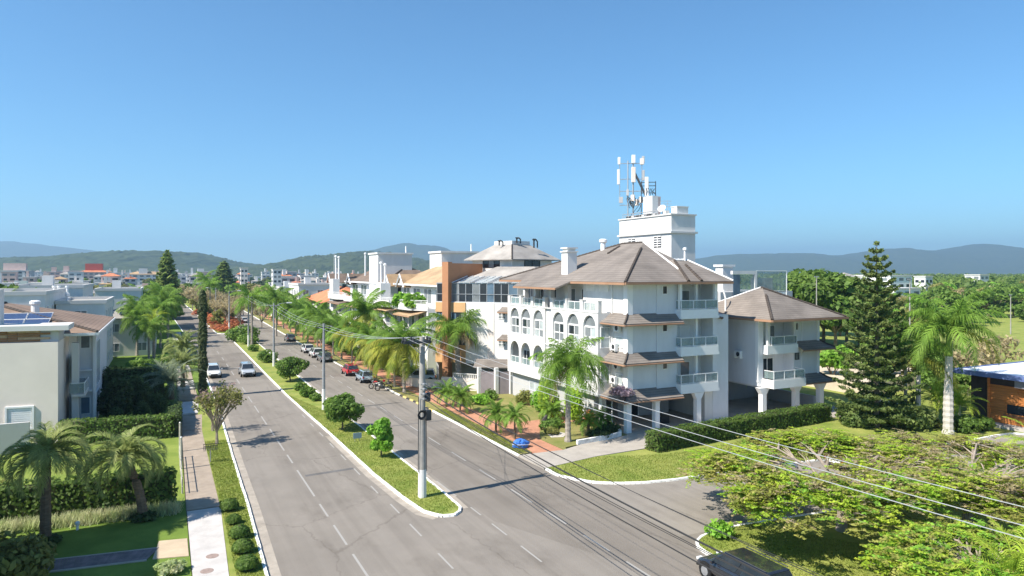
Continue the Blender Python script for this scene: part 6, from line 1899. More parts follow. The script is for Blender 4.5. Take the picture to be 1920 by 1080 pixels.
# beside the pine and the royal palms
for lb, x, y, r_, h, lf, n in (('wide dark juniper bush at the foot of the Norfolk pine', 59.3, 39.8, 2.7, 2.4, L_PINE, 3200), ('dark juniper bush between hedge end and Norfolk pine', 56.0, 42.3, 1.8, 1.9, L_PINE, 2000), ('glossy dark shrub at the foot of the large royal palm', 62.2, 36.2, 1.2, 1.5, L_GREEN, 1300), ('leafy shrub beside the step of the timber house', 64.2, 36.1, 1.0, 1.3, L_GREEN, 900),
                               ('small shrub under the smaller royal palm', 61.6, 38.9, .8, .8, L_OLIVE, 500)):
    s_ = shrub('juniper_bush' if 'juniper' in lb else 'garden_shrub', lb, 'shrub', r_, h, lf, n, .2, 8); place(s_, (x, y, .1))

# ------------------------------------------------------------------ broad flat crowned trees at the lower right
def flamboyant(label, R_, H_, seed, nleaf, mats_, lim=9):
    st = random.Random(seed)
    T = thing('flamboyant_tree', label, 'tree'); tb = MB(); tips = []
    th = H_ * .3
    tb.tube([(0, 0, -.1), (.1, .05, th * .6), (.15, .1, th)], [.32, .24, .22], 8)
    for k in range(lim):
        a = k * 6.283 / lim + st.uniform(-.25, .25); L = R_ * st.uniform(.5, .68)
        e = Vector((L * math.cos(a), L * math.sin(a), H_ * st.uniform(.7, .84)))
        m1_ = Vector((.15, .1, th)).lerp(e, .45) + Vector((0, 0, H_ * .1))
        tb.tube([(.15, .1, th - .1), m1_, e], [.11, .08, .045], 6)
        for base_ in (m1_, m1_.lerp(e, .5), e):
            for _ in range(4):
                a2 = a + st.uniform(-1.1, 1.1); L2 = R_ * st.uniform(.22, .44)
                e2 = base_ + Vector((L2 * math.cos(a2), L2 * math.sin(a2), H_ * st.uniform(.03, .17)))
                rho = math.hypot(e2.x, e2.y)
                e2.z = min(e2.z, H_ * (1.0 - .5 * (rho / R_) ** 2.2))
                tb.tube([base_, base_.lerp(e2, .5) + Vector((0, 0, .12)), e2], [.05, .035, .02], 4)
                tips.append(e2)
                for _ in range(4):
                    a3 = a2 + st.uniform(-1.2, 1.2); L3 = R_ * st.uniform(.08, .18)
                    e3 = e2 + Vector((L3 * math.cos(a3), L3 * math.sin(a3), st.uniform(-.05, .22)))
                    tb.tube([e2, e3], [.02, .008], 3, cap=False)
                    tips.append(e3)
                    for _ in range(2):
                        a4 = a3 + st.uniform(-1.4, 1.4); e4 = e3 + Vector((math.cos(a4), math.sin(a4), st.uniform(-.1, .25))) * R_ * .07
                        tb.tube([e3, e4], [.012, .005], 3, cap=False)
    tb.build('trunk', mat('flamboyant_bark', (.3, .25, .2), .95, .25, 3.0, .3), T)
    tips = np.array([tuple(t) for t in tips])
    grp_ = rng.integers(0, len(mats_), len(tips))
    for j, (m_, share) in enumerate(mats_):
        sel = tips[grp_ == j]; n = int(nleaf * share)
        # feathery leaves: each a spray of small leaflets lying nearly flat round a tip
        nf = n // 14
        c = sel[rng.integers(0, len(sel), nf)] + rng.normal(0, .16, (nf, 3)) * np.array([2.2, 2.2, 1.1])
        a = rng.uniform(0, 6.283, nf); dirv = np.stack([np.cos(a), np.sin(a), rng.uniform(-.35, .15, nf)], 1)
        side = np.stack([-np.sin(a), np.cos(a), np.zeros(nf)], 1)
        s = np.linspace(0, .55, 7)
        P = np.concatenate([c + dirv * q_ + side * sg * .09 * (1 - abs(q_ - .28) * 1.8) for q_ in s for sg in (-1, 1)])
        Nn = np.tile(np.array([0, 0, 1.0]), (len(P), 1)) + unit(len(P)) * .45
        V, F = quads(P, Nn, .1, 1.6)
        put('crown', np_mesh('crown', V, F, m_), T)
    return T


L_FL1 = leafm('flamboyant_olive', (.125, .145, .03), (.21, .2, .055), scale=.8)
f1 = flamboyant('wide flat crowned tree with olive feathery leaves at the street corner', 6.9, 4.8, 3, 118000, [(L_FL1, .34), (L_LIME, .48), (L_BRIGHT, .08), (L_DRY, .1)], 12); place(f1, (32.5, 25.4, .1))
f2 = flamboyant('half bare flat crowned tree right of the wide olive crowned tree', 6.6, 4.7, 9, 60000, [(L_DRY, .3), (L_LIME, .25), (L_FL1, .45)], 11); place(f2, (38.6, 22.4, .1))
f3 = flamboyant('bright green feathery tree crown at the bottom right, nearest the dark car', 3.6, 3.6, 21, 52000, [(L_BRIGHT, .35), (L_LIME, .3), (L_FL1, .35)], 9); place(f3, (28.9, 15.6, .1))
f4 = flamboyant('low lime and olive tree crown at the bottom edge before the lime palms', 3.4, 3.2, 33, 46000, [(L_LIME, .45), (L_FL1, .35), (L_BRIGHT, .2)], 9); place(f4, (32.6, 12.2, .1))
s_ = shrub('lawn_shrub', 'bright low shrub on the corner lawn behind the dark car', 'shrub', .8, .9, L_BRIGHT, 500, .16, 6); place(s_, (*G(1350, 1010), .1))

# ------------------------------------------------------------------ trees beyond the wing, woods round the field
bt_ = [broadleaf('broad_tree', 'tall dense green tree', 'tree', 14, 5.5, L_GREEN, 3600, .62, 20, trunk_h=3.5, trunk_r=.28, inner=.6, base=.3), broadleaf('broad_tree', 'tall olive tree', 'tree', 13, 5, L_OLIVE, 3000, .62, 18, trunk_h=3.5, trunk_r=.26, base=.3)]
for i, (u, d, k, s) in enumerate([(1470, 128, 0, 1.02), (1495, 134, 0, 1.1), (1518, 126, 0, 1.08), (1545, 132, 0, 1.1), (1566, 124, 0, 1.05), (1588, 130, 0, 1.02), (1612, 128, 0, .95), (1480, 150, 1, 1.05), (1530, 152, 0, 1.05), (1440, 150, 0, .95), (1575, 150, 1, 1.0)]):
    place(bt_[k], (*D(u, d), 0), rnd.uniform(0, 6), s, 'tall dense green tree in the clump behind the grey wing', 'tall tree clump behind the grey wing')
mt = [broadleaf('mid_tree', 'green tree', 'tree', 7, 3.4, lf, 1500, .42, 13, trunk_h=1.8, trunk_r=.16, base=.3) for lf in (L_GREEN, L_BRIGHT, L_OLIVE)]
mt.append(broadleaf('mid_tree', 'twiggy brown tree', 'tree', 6.5, 3.0, L_DRY, 600, .36, 13, trunk_h=2, trunk_r=.14, bare=3, bark=mat('pale_bark', (.3, .25, .2))))
tn = ('leafy green tree', 'bright green tree', 'olive tree', 'thin brown twiggy tree')
for u, d, k, s in ((1650, 98, 0, .8), (1672, 104, 2, .9), (1690, 112, 0, 1.0), (1735, 96, 0, .8), (1700, 84, 2, .7), (1745, 82, 0, .75), (1760, 74, 0, .7), (1840, 84, 3, .85), (1868, 92, 3, .9), (1815, 78, 3, .85), (1660, 128, 0, 1.0), (1705, 136, 2, 1.0), (1640, 84, 0, .6), (1780, 70, 0, .6), (1560, 84, 1, .7), (1578, 90, 1, .65)):
    place(mt[k], (*D(u, d), .1), rnd.uniform(0, 6), s, f'{tn[k]} between the field and the royal palms', f'{tn[k]}s behind the royal palms')
for i in range(150):
    u = rnd.uniform(1640, 1990); d = rnd.uniform(150, 330) + (60 if u > 1840 and rnd.random() < .6 else 0)
    x, y = D(u, d)
    if u > 1860 and d < 190: continue
    k = rnd.choice((0, 0, 1, 2, 2, 0, 3)); s = rnd.uniform(.9, 1.45)
    if abs(u - 1702) < 50 and d < 330: s *= .62
    place(mt[k], (x, y, 0), rnd.uniform(0, 6), s, f'{tn[k]} in the woodland edge beyond the playing field', f'{tn[k]}s of the woodland edge')
# town greenery
lt = [broadleaf('town_tree', 'leafy tree', 'tree', 8, 4.2, lf, 420, .85, 11, trunk_h=2.2, trunk_r=.2, base=.3) for lf in (L_GREEN, L_OLIVE, L_DARK)]
ln_ = ('green', 'olive', 'dark')
cnt = 0
for i in range(330):
    d = rnd.uniform(140, 1100) ; u = rnd.uniform(-30, 660)
    x, y = D(u, d)
    if -8.5 < x < 27.5 and y < 330: continue
    if (x < -3 and y < 210 and x > -34) or (27 < x < 47 and y < 235): continue
    if cnt >= 230: break
    k = rnd.choice((0, 0, 1, 2)); cnt += 1
    fr_ = 'far' if d > 450 else 'nearer'
    place(lt[k], (x, y, 0), rnd.uniform(0, 6), rnd.uniform(.7, 1.2), f'{ln_[k]} tree among the {fr_} roofs of the town', f'{ln_[k]} trees among the {fr_} town roofs')
for x, y, k, s in ((12.4, 194, 1, .55), (15.6, 206, 1, .6), (10.6, 228, 1, .65), (13.2, 246, 1, .7), (9.6, 258, 1, .7), (11.5, 268, 1, .8), (13.5, 276, 1, .8), (10.5, 292, 1, .75), (13, 318, 1, .85), (9.5, 345, 0, .9), (12.5, 362, 1, .9), (4.5, 300, 1, .8), (1.5, 262, 0, .8), (-1.5, 250, 0, .9), (-3, 285, 0, .95), (-4, 310, 0, 1), (27.5, 250, 1, .8), (29, 275, 1, .9), (26, 300, 1, .9), (31, 320, 0, 1), (33, 345, 0, 1), (9, 395, 1, 1), (14, 410, 0, 1), (4, 420, 0, 1)):
    place(lt[k], (x, y, .1), rnd.uniform(0, 6), s, f'{ln_[k]} tree lining the far end of the avenue', 'trees lining the far avenue')
for x, y, k in ((-16, 100, 0), (-20, 101.5, 1), (-25, 102, 0), (-30, 126, 0), (-26, 128, 1), (-21, 128, 0), (-31, 129, 1), (-16.5, 152, 0)):
    place(lt[k], (x, y, 0), rnd.uniform(0, 6), 1.0 if y < 110 else 1.55, f'{ln_[k]} leafy tree showing above the grey flat roofs on the left', 'trees behind the grey flat roofs')
# far woods on the right: nobody could count them
C, Rr = [], []
for i in range(1500):
    u = rnd.uniform(1330, 2050); d = rnd.uniform(340, 1500); x, y = D(u, d)
    s = rnd.uniform(4, 7.5); hgt = rnd.uniform(6, 11)
    if u < 1640 and d < 420: continue
    C.append((x, y, hgt - s * .7)); Rr.append((s, s, s * .85))
V, F = cloud(C, Rr, 90000, 1.7, inner=.75)
put('woods', np_mesh('woods', V, F, L_FOREST), kind='stuff')

# short grass standing up along the nearer lawns and verges, ragged at the kerbs
def blades(polys, n, zt, hh, m):
    acc = []
    for poly, share in polys:
        px = np.array(poly); x0, y0 = px.min(0); x1, y1 = px.max(0)
        k = int(n * share); P = np.stack([rng.uniform(x0, x1, k * 3), rng.uniform(y0, y1, k * 3)], 1)
        ins = np.zeros(len(P), bool); j = len(px) - 1
        for i in range(len(px)):
            c = ((px[i, 1] > P[:, 1]) != (px[j, 1] > P[:, 1])) & (P[:, 0] < (px[j, 0] - px[i, 0]) * (P[:, 1] - px[i, 1]) / (px[j, 1] - px[i, 1] + 1e-9) + px[i, 0])
            ins ^= c; j = i
        acc.append(P[ins][:k])
    P = np.concatenate(acc); k = len(P)
    a = rng.uniform(0, 6.283, k); h = rng.uniform(.5, 1.2, k) * hh; sl = rng.uniform(.2, .9, k)
    b = np.stack([P[:, 0], P[:, 1], np.full(k, zt)], 1)
    sd = np.stack([-np.sin(a), np.cos(a), np.zeros(k)], 1) * (hh * .28)
    t = b + np.stack([np.cos(a) * h * sl, np.sin(a) * h * sl, h], 1)
    V = np.stack([b - sd, b + sd, t + sd * .3, t - sd * .3], 1).reshape(-1, 3)
    put('grass', np_mesh('grass', V, np.arange(4 * k).reshape(k, 4), m), kind='stuff')


L_GRASS = leafm('short_grass', (0.085, 0.115, 0.015), (0.135, 0.15, 0.03), scale=.35)
md = off(MLN, -.02) + off(ML, -.02)[1:3] + off(MR, .02)[3::-1]
vg = [(2.9, 33), (2.95, 44), (2.9, 62), (4.55, 62), (4.42, 43), (4.1, 31)]
cl = [(p[0], p[1] + .02) for p in CORN] + [(46, 35.7), (52, 43), (34.2, 42), G(1118, 859)]
se = [(p[0] + .03, p[1]) for p in NEAR[2:9]] + [(34, 20), (28, 17), (24.4, 18)]
rv = [(24.15, 47.2), (24.1, 66), (25.5, 66), (25.5, 50.5), (25.3, 47.4)]
blades([(md, .2), (vg, .2), (cl, .3), (se, .2), (rv, .1)], 75000, .1, .07, L_GRASS)

# ------------------------------------------------------------------ poles and wires
def wire(pts_a, b, sag, r, mb, n=14):
    a, b = Vector(pts_a), Vector(b)
    mb.tube([a.lerp(b, i / n) - Vector((0, 0, 4 * sag * (i / n) * (1 - i / n))) for i in range(n + 1)], r, 5)


PP = thing('utility_pole', 'tall grey concrete power pole with whitewashed foot at the tip of the median', 'utility pole', (14.2, 40.8, 0.1))
q = MB(); q.tube([(14.2, 40.8, 1.82), (14.2, 40.8, 5), (14.2, 40.8, 10.0)], [.24, .21, .165], 12); q.build('shaft', POLEC, PP, smooth=False)
q = MB(); q.tube([(14.2, 40.8, 0), (14.2, 40.8, 1.83)], [.27, .245], 12); q.build('whitewash_foot', POLEW, PP)
q = MB(); q.box(12.95, 14.7, 40.5, 40.62, 9.62, 9.76); q.box(12.95, 14.7, 40.98, 41.1, 9.62, 9.76); q.build('crossarm', DARKMETAL, PP)
q = MB(); q.tube([(13.3, 40.55, 9.6), (14.1, 40.6, 8.9)], .03, 4); q.tube([(14.6, 40.55, 9.6), (14.25, 40.6, 8.9)], .03, 4); q.build('crossarm_brace', STEEL, PP)
for x in (13.05, 13.55, 14.6):
    for y in (40.56, 41.04):
        q = MB(); q.lathe([(.05, 0), (.1, .05), (.06, .1), (.1, .15), (.05, .25)], (x, y, 9.76), 8); q.build('insulator', DARKMETAL, PP)
for z in (7.1, 6.8, 6.5, 6.2):
    q = MB(); q.tube([(14.0, 40.53, z), (14.42, 40.53, z)], .04, 5); q.lathe([(.04, -.08), (.09, -.05), (.09, .05), (.04, .08)], (14.2, 40.5, z), 8); q.build('cable_bracket', STEEL, PP)
q = MB(); q.box(14.36, 14.68, 40.45, 40.72, 4.85, 5.5); q.build('junction_box', DARKMETAL, PP, bevel=.02)
q = MB(); q.lathe([(.1, 0), (.17, .06), (.17, .5), (.1, .56)], (14.5, 40.6, 6.0), 10); q.build('splice_canister', DARKMETAL, PP)
q = MB()
for k in range(5):
    rr_ = .17 + .03 * k
    q.tube([(14.06 + rr_ * math.cos(t), 40.46 - .02 * k, 5.25 + rr_ * math.sin(t)) for t in np.linspace(0, 6.283, 15)], .022, 4)
q.build('cable_coil', WIRE, PP)
q = MB(); q.tube([(13.9, 40.68, 1.7), (13.93, 40.68, 6.3)], .03, 6); q.tube([(14.45, 40.7, 1.7), (14.42, 40.7, 5.0)], .022, 5); q.build('conduit', DARKMETAL, PP)

LPo = []
def lamp_pole(label, x, y, h, arm):
    T = thing('lamp_pole', label, 'lamp pole', (x, y, .1))
    q = MB(); q.tube([(x, y, 2.2), (x, y, h)], [.16, .1], 10); q.build('shaft', mat('grey_pole', (.27, .28, .29), .7, .1, 2), T)
    q = MB(); q.tube([(x, y, 0), (x, y, 2.21)], [.19, .165], 10); q.build('whitewash_foot', POLEW, T)
    q = MB(); q.box(x - .7, x + .7, y - .06, y + .06, h - .45, h - .35); q.build('crossarm', DARKMETAL, T)
    if arm:
        q = MB(); q.tube([(x, y, h - .6), (x + arm * .8, y, h - .1), (x + arm * 1.9, y, h + .05)], [.04, .035, .03], 6); q.build('lamp_arm', STEEL, T)
        q = MB(); q.obox((x + arm * 2.2, y, h + .02), None, (.36, .13, .08), 0); q.build('lamp_head', FRAMEW, T, bevel=.03)
    LPo.append((x, y, h))
    return T


lamp_pole('first slim lamp pole in the median beyond the power pole', 14.3, 71.1, 8.8, 0)
lamp_pole('second lamp pole in the median, behind the yellowish bush', 14.3, 107.1, 9.4, 1)
lamp_pole('third lamp pole in the median by the tall palm', 13.9, 138, 9.6, 1)
lamp_pole('fourth lamp pole at the start of the far median', 13.3, 174, 9.6, 1)
lamp_pole('fifth lamp pole in the far median behind red shrubs', 12.6, 210, 9.6, -1)

wr_ = thing('power_lines', 'bright aluminium power lines strung from the pole top to the lower right', 'power lines', (14.2, 20, 9))
for x0, x1 in ((13.05, 13.2), (13.55, 14.0), (14.6, 15.2)):
    q = MB(); wire((x0, 40.5, 9.98), (x1, -8, 10.1), .75, .0095, q, 24); q.build('wire', WIREL, wr_)
wf = thing('power_lines', 'pale power lines from the pole top back along the median lamp poles', 'power lines', (14.2, 60, 9))
prev = (14.2, 41.1, 9.98)
for x, y, h in LPo[:3]:
    for dx in (-.6, .1, .65):
        q = MB(); wire((prev[0] + dx * 1.3, prev[1], prev[2]), (x + dx, y, h - .3), .5, .012, q, 12); q.build('wire', WIREL, wf)
    prev = (x, y, h - .3)
tl = thing('telephone_cables', 'dark sagging telephone cables from the pole across the right lanes', 'cables', (14.3, 20, 6))
for z0, x1, z1, sg, r_ in ((6.8, 14.6, 6.7, .9, .032), (6.5, 14.3, 6.5, .75, .014), (7.1, 14.9, 7.0, .7, .012), (6.2, 14.1, 6.1, .8, .022), (7.1, 15.4, 7.2, .9, .01), (6.5, 15.0, 6.7, 1.1, .012)):
    q = MB(); wire((14.25, 40.5, z0), (x1, -8, z1), sg, r_, q, 24); q.build('cable', WIRE, tl)
tf = thing('telephone_cables', 'dark cables from the power pole back to the first lamp pole', 'cables', (14.3, 55, 6))
for z0, z1 in ((6.8, 6.4), (6.5, 6.1), (6.2, 5.9)):
    q = MB(); wire((14.2, 41.0, z0), (14.3, 71, z1), .5, .02, q, 12); q.build('cable', WIRE, tf)
sv = thing('service_cable', 'thin service cable from the power pole to the block with the orange pillar', 'cable', (20, 60, 6))
q = MB(); wire((14.3, 41.0, 6.9), (29.4, 80.4, 8.6), .7, .01, q); wire((14.3, 41.0, 6.6), (33.4, 71.4, 3.2), .5, .01, q); q.build('wire', WIRE, sv)

# ------------------------------------------------------------------ vehicles
def car(label, paint, L=4.3, W=1.76, H=1.48, style='hatch', glass=GLASSD, front_dark=False):
    T = thing('parked_car' if style != 'moving' else 'car', label, 'car')
    zb, belt = .24, H * .63
    hood = {'hatch': .95, 'sedan': .98, 'suv': .98, 'pickup': 1.0}[style]
    trunk = {'hatch': .12, 'sedan': .85, 'suv': .08, 'pickup': 1.4}[style]
    yf, yr = L / 2, -L / 2
    hz = belt * .93
    st = [(yr, .80, .42, belt * .78), (yr + .08, .93, .3, belt * .94), (yr + .5, 1.0, zb, belt), (yr + 1.2, 1.0, zb, belt), (0, 1.0, zb, belt), (yf - 1.3, 1.0, zb, belt * .98), (yf - hood + .1, .99, zb, hz), (yf - .45, .95, zb, hz * .92), (yf - .12, .86, .3, hz * .8), (yf, .74, .36, hz * .62)]
    m = MB(); hw = W / 2; pts = []
    for y, wf_, z0, z1 in st:
        w_ = hw * wf_
        pts += [(-w_ * .9, y, z0), (-w_, y, z0 + .18), (-w_ * 1.0, y, (z0 + z1) * .55), (-w_ * .93, y, z1 - .03), (-w_ * .82, y, z1), (w_ * .82, y, z1), (w_ * .93, y, z1 - .03), (w_ * 1.0, y, (z0 + z1) * .55), (w_, y, z0 + .18), (w_ * .9, y, z0)]
    n = 10
    fs = [(i * n + k, i * n + (k + 1) % n, (i + 1) * n + (k + 1) % n, (i + 1) * n + k) for i in range(len(st) - 1) for k in range(n)]
    fs = [f[::-1] for f in fs]
    fs.append(tuple(range(n))); fs.append(tuple((len(st) - 1) * n + k for k in range(n))[::-1])
    m.add(pts, fs)
    body = m.build('body', paint, T, smooth=True)
    sb = body.modifiers.new('sub', 'SUBSURF'); sb.levels = 1; sb.render_levels = 1
    # cabin
    b0, b1 = yr + trunk, yf - hood
    r0, r1 = b0 + (.35 if style != 'suv' else .25) + (.25 if style == 'sedan' else 0), b1 - .72
    wb, wt = hw * .9, hw * .72
    zt = H - .05
    A = [(-wb, b0, belt - .02), (wb, b0, belt - .02), (wb, b1, belt - .04), (-wb, b1, belt - .04)]
    B = [(-wt, r0, zt), (wt, r0, zt), (wt, r1, zt), (-wt, r1, zt)]
    def inset(a, b, c, d, name):
        cc = [sum(v[i] for v in (a, b, c, d)) / 4 for i in range(3)]
        g = MB(); g.face(*[tuple(v[i] * .9 + cc[i] * .1 for i in range(3)) for v in (a, b, c, d)])
        o = g.build(name, glass, T); o.modifiers.new('t', 'SOLIDIFY').thickness = .02
        return o
    cb = MB(); cb.add([(x * .985, y * .998, z) for x, y, z in A] + [(x * .97, y, z - .03) for x, y, z in B], [(0, 1, 5, 4), (1, 2, 6, 5), (2, 3, 7, 6), (3, 0, 4, 7), (4, 5, 6, 7)])
    cb.build('cabin', paint, T, bevel=.05)
    inset(A[0], A[1], B[1], B[0], 'rear_window'); inset(A[2], A[3], B[3], B[2], 'windscreen')
    for s in (0, 1):
        a0, a1, b0_, b1_ = (A[3], A[0], B[0], B[3]) if s == 0 else (A[1], A[2], B[2], B[1])
        for t0, t1 in ((0.02, .47), (.51, .98)):
            lp = lambda p_, q_, t: tuple(p_[i] + (q_[i] - p_[i]) * t for i in range(3))
            inset(lp(a0, a1, t0), lp(a0, a1, t1), lp(b1_, b0_, t1), lp(b1_, b0_, t0), 'side_window')
    rf = MB(); rf.add([(x, y, z - .02) for x, y, z in B] + [(x * .8, y * .97 if abs(y) > .1 else y, H) for x, y, z in B], [(0, 1, 5, 4), (1, 2, 6, 5), (2, 3, 7, 6), (3, 0, 4, 7), (4, 5, 6, 7)]); rf.build('roof', paint, T, bevel=.03)
    for sx in (-1, 1):
        for wy in (yf - .82, yr + .78):
            x = sx * (hw - .08)
            q = MB(); Rw = .32 if style != 'suv' else .36
            q.tube([(x - .1, wy, Rw), (x + .1, wy, Rw)], Rw, 16); wh = q.build('wheel', RUBBER, T)
            q = MB(); q.tube([(x + sx * .06, wy, Rw), (x + sx * .112, wy, Rw)], [Rw * .66, Rw * .6], 10); q.build('rim', STEEL, wh)
            q = MB(); q.tube([(x - .06, wy, Rw + .03), (x + sx * .065, wy, Rw + .03)], Rw * 1.14, 16); q.build('wheel_arch', RUBBER, T)
        q = MB(); q.box(sx * hw * .5, sx * hw * .82, yf - .22, yf - .06, hz * .66, hz * .82); q.build('headlight', mat('lamp_glass', (.7, .72, .74), .15, .1, 3, spec=.7), T, bevel=.03)
        q = MB(); q.box(sx * hw * .66, sx * hw * .9, yr + .01, yr + .14, belt * .7, belt * .92); q.build('tail_light', mat('tail_red', (.4, .02, .02), .3, .1, 3), T, bevel=.02)
        q = MB(); q.box(sx * (hw + .02), sx * (hw + .2), b1 - .5, b1 - .38, belt, belt + .14); q.build('mirror', paint, T, bevel=.02)
    q = MB(); q.box(-hw * .45, hw * .45, yf - .06, yf + .01, .42, hz * .66); q.build('grille', DARKMETAL, T)
    q = MB(); q.box(-hw * .8, hw * .8, yr - .03, yr + .05, .32, .5); q.box(-hw * .74, hw * .74, yf - .1, yf + .02, .3, .41); q.build('bumper', RUBBER, T)
    q = MB(); q.box(-.2, .2, yr - .045, yr - .02, .52, .64); q.build('number_plate', FRAMEW, T)
    if style == 'suv':
        q = MB(); q.tube([(-wt * .95, r0 + .1, H + .03), (-wt * .95, r1 - .1, H + .03)], .025, 5); q.tube([(wt * .95, r0 + .1, H + .03), (wt * .95, r1 - .1, H + .03)], .025, 5); q.build('roof_rail', DARKMETAL, T)
    return T


def paint(name, col): return mat(name, col, .22, .04, 2.0, spec=.6, coat=1.0)
P_SIL, P_WHI, P_RED, P_BLK, P_GRY, P_BLU = paint('paint_silver', (.42, .45, .48)), paint('paint_white', (.75, .75, .74)), paint('paint_red', (.5, .025, .03)), paint('paint_black', (.018, .02, .026)), paint('paint_grey', (.12, .13, .14)), paint('paint_blue_grey', (.3, .38, .45))
place(car('silver car driving towards us in the lane beside the median', P_SIL, 4.5, 1.85, 1.65, 'suv'), (9.9, 100.2, 0), math.pi)
place(car('white car half hidden behind the bare tree on the left lane', P_WHI, 4.4, 1.8, 1.6, 'suv'), (5.75, 101, 0), math.pi)
place(car('dark blue car parked on the left street under the date palm', paint('paint_navy', (.03, .045, .09)), 4.2, 1.75, 1.5), (3.9, 124, .0), math.pi)
place(car('bright red hatchback parked at the right kerb', P_RED, 4.0, 1.74, 1.5), (22.55, 94.6, 0))
place(car('silver blue hatchback parked in front of the red car', P_BLU, 4.0, 1.74, 1.5), (22.85, 87.9, 0))
place(car('white car farthest in the parked row by the footpath', P_WHI, 4.3, 1.76, 1.5), (22.2, 124.2, 0))
place(car('white car second in the parked row, behind the dark car', P_WHI, 4.3, 1.76, 1.55, 'suv'), (22.25, 117.0, 0))
place(car('dark grey car nearest in the parked row beyond the lamp pole', P_GRY, 4.3, 1.78, 1.52), (22.35, 110.6, 0))
place(car('dark car parked farther along the right kerb under the palms', P_GRY, 4.3, 1.78, 1.52), (22.6, 146, 0))
place(car('black estate car at the bottom edge by the corner lawn', P_BLK, 4.6, 1.84, 1.5, 'suv'), (22.95, 22.9, 0))
place(car('white car parked across the footpath behind the power pole', P_SIL, 4.3, 1.8, 1.7, 'suv'), (28.6, 83.2, .1), 1.15)
place(car('dark car in the shade beside the white car on the footpath', P_BLK, 4.2, 1.76, 1.5), (31.3, 77.4, .1), .9)
place(car('pale blue grey car on the side street behind the flat crowned tree', P_BLU, 4.2, 1.76, 1.5), (37.3, 34.9, 0), -math.pi / 2)
place(car('white car on the side street behind the flat crowned tree', P_WHI, 4.3, 1.78, 1.5), (44.4, 33.6, 0), -math.pi / 2 - .05)
place(car('white car parked at the end of the avenue on the right road', P_WHI, 4.2, 1.76, 1.5), (19.5, 205, 0))


def motorbike(label, pm):
    T = thing('motorcycle', label, 'motorcycle')
    for y in (.68, -.66):
        q = MB()
        for k in range(14):
            a, b = k * 6.283 / 14, (k + 1) * 6.283 / 14
            q.tube([(0, y + .27 * math.cos(a), .32 + .27 * math.sin(a)), (0, y + .27 * math.cos(b), .32 + .27 * math.sin(b))], .06, 6, cap=False)
        w_ = q.build('wheel', RUBBER, T)
        q = MB()
        for k in range(6): q.tube([(0, y, .32), (0, y + .24 * math.cos(k * 1.047), .32 + .24 * math.sin(k * 1.047))], .012, 4)
        q.tube([(-.06, y, .32), (.06, y, .32)], .05, 8); q.build('rim', STEEL, w_)
    q = MB(); q.tube([(-.08, .68, .32), (-.08, .45, .98)], .03, 6); q.tube([(.08, .68, .32), (.08, .45, .98)], .03, 6); q.tube([(0, .45, .9), (0, 0, .45), (0, -.66, .34)], .04, 6); q.build('frame', STEEL, T)
    q = MB(); q.lathe([(.05, -.3), (.14, -.15), (.17, .05), (.1, .25), (.03, .3)], (0, 0, 0), 10)
    q.v = [(x, z + .18, .82 + y * .8) for x, y, z in q.v]; q.build('tank', pm, T, smooth=True)
    q = MB(); q.box(-.13, .13, -.72, -.08, .74, .84); q.build('seat', RUBBER, T, bevel=.04)
    q = MB(); q.box(-.13, .13, -.15, .3, .28, .6); q.build('engine', DARKMETAL, T, bevel=.03)
    q = MB(); q.tube([(-.36, .36, 1.05), (-.1, .46, 1.0), (.1, .46, 1.0), (.36, .36, 1.05)], .02, 6); q.build('handlebar', STEEL, T)
    q = MB(); q.lathe([(.04, 0), (.1, .06), (.1, .12)], (0, .55, .86), 10); q.build('headlight', mat('lamp_glass', (.7, .72, .74)), T)
    q = MB(); q.tube([(.14, .1, .3), (.16, -.7, .38)], .045, 6); q.build('exhaust', STEEL, T)
    q = MB(); q.box(-.15, .15, -.98, -.66, .84, 1.1) if 'red' in label else q.box(-.06, .06, -.85, -.7, .62, .7); q.build('rear_box', pm, T, bevel=.03)
    return T


place(motorbike('red motorcycle parked at the kerb behind the silver blue car', P_RED), (22.7, 81.6, 0), 1.2)
place(motorbike('dark motorcycle parked next to the red motorcycle', P_BLK), (23.0, 79.9, 0), 1.25)

# ------------------------------------------------------------------ small things
T = thing('blue_bundle', 'bright blue tarpaulin bundle dropped on the grass strip by the kerb', 'tarpaulin', (25.2, 48.8, .1))
q = MB(); nl = 14
rings = [(0.05, .62), (.3, .72), (.5, .6), (.62, .34), (.68, .06)]
pts = []
for zi, (z, r_) in enumerate(rings):
    for k in range(nl):
        a = k * 6.283 / nl; rr_ = r_ * (1 + .2 * math.sin(3 * a + zi) + rnd.uniform(-.1, .1))
        pts.append((25.2 + rr_ * math.cos(a) * .95, 48.8 + rr_ * math.sin(a) * .75, .1 + z * (1 + rnd.uniform(-.12, .12))))
q.add(pts, [(i * nl + k, i * nl + (k + 1) % nl, (i + 1) * nl + (k + 1) % nl, (i + 1) * nl + k) for i in range(4) for k in range(nl)] + [tuple(4 * nl + k for k in range(nl))])
q.build('tarpaulin', mat('blue_tarp', (.05, .16, .5), .5, .2, 3.0), T)
q = MB(); q.tube([(25.2 + .75 * math.cos(k * .524), 48.8 + .6 * math.sin(k * .524), .42 + .04 * math.sin(k)) for k in range(13)], .015, 4); q.build('rope', FRAMEW, T)
T = thing('median_sign', 'small blue grey sign on short posts in the median grass', 'sign', (14.1, 56.6, .1))
q = MB(); q.tube([(13.9, 56.6, .1), (13.9, 56.6, .75)], .025, 5); q.tube([(14.3, 56.6, .1), (14.3, 56.6, .75)], .025, 5); q.build('post', STEEL, T)
q = MB(); q.box(13.75, 14.45, 56.55, 56.6, .35, .8); q.build('board', mat('sign_blue', (.22, .3, .36), .6, .1, 2), T)
T = thing('litter_basket', 'raised metal litter basket on a post beside the left pavement', 'bin', (2.95, 55.2, .1))
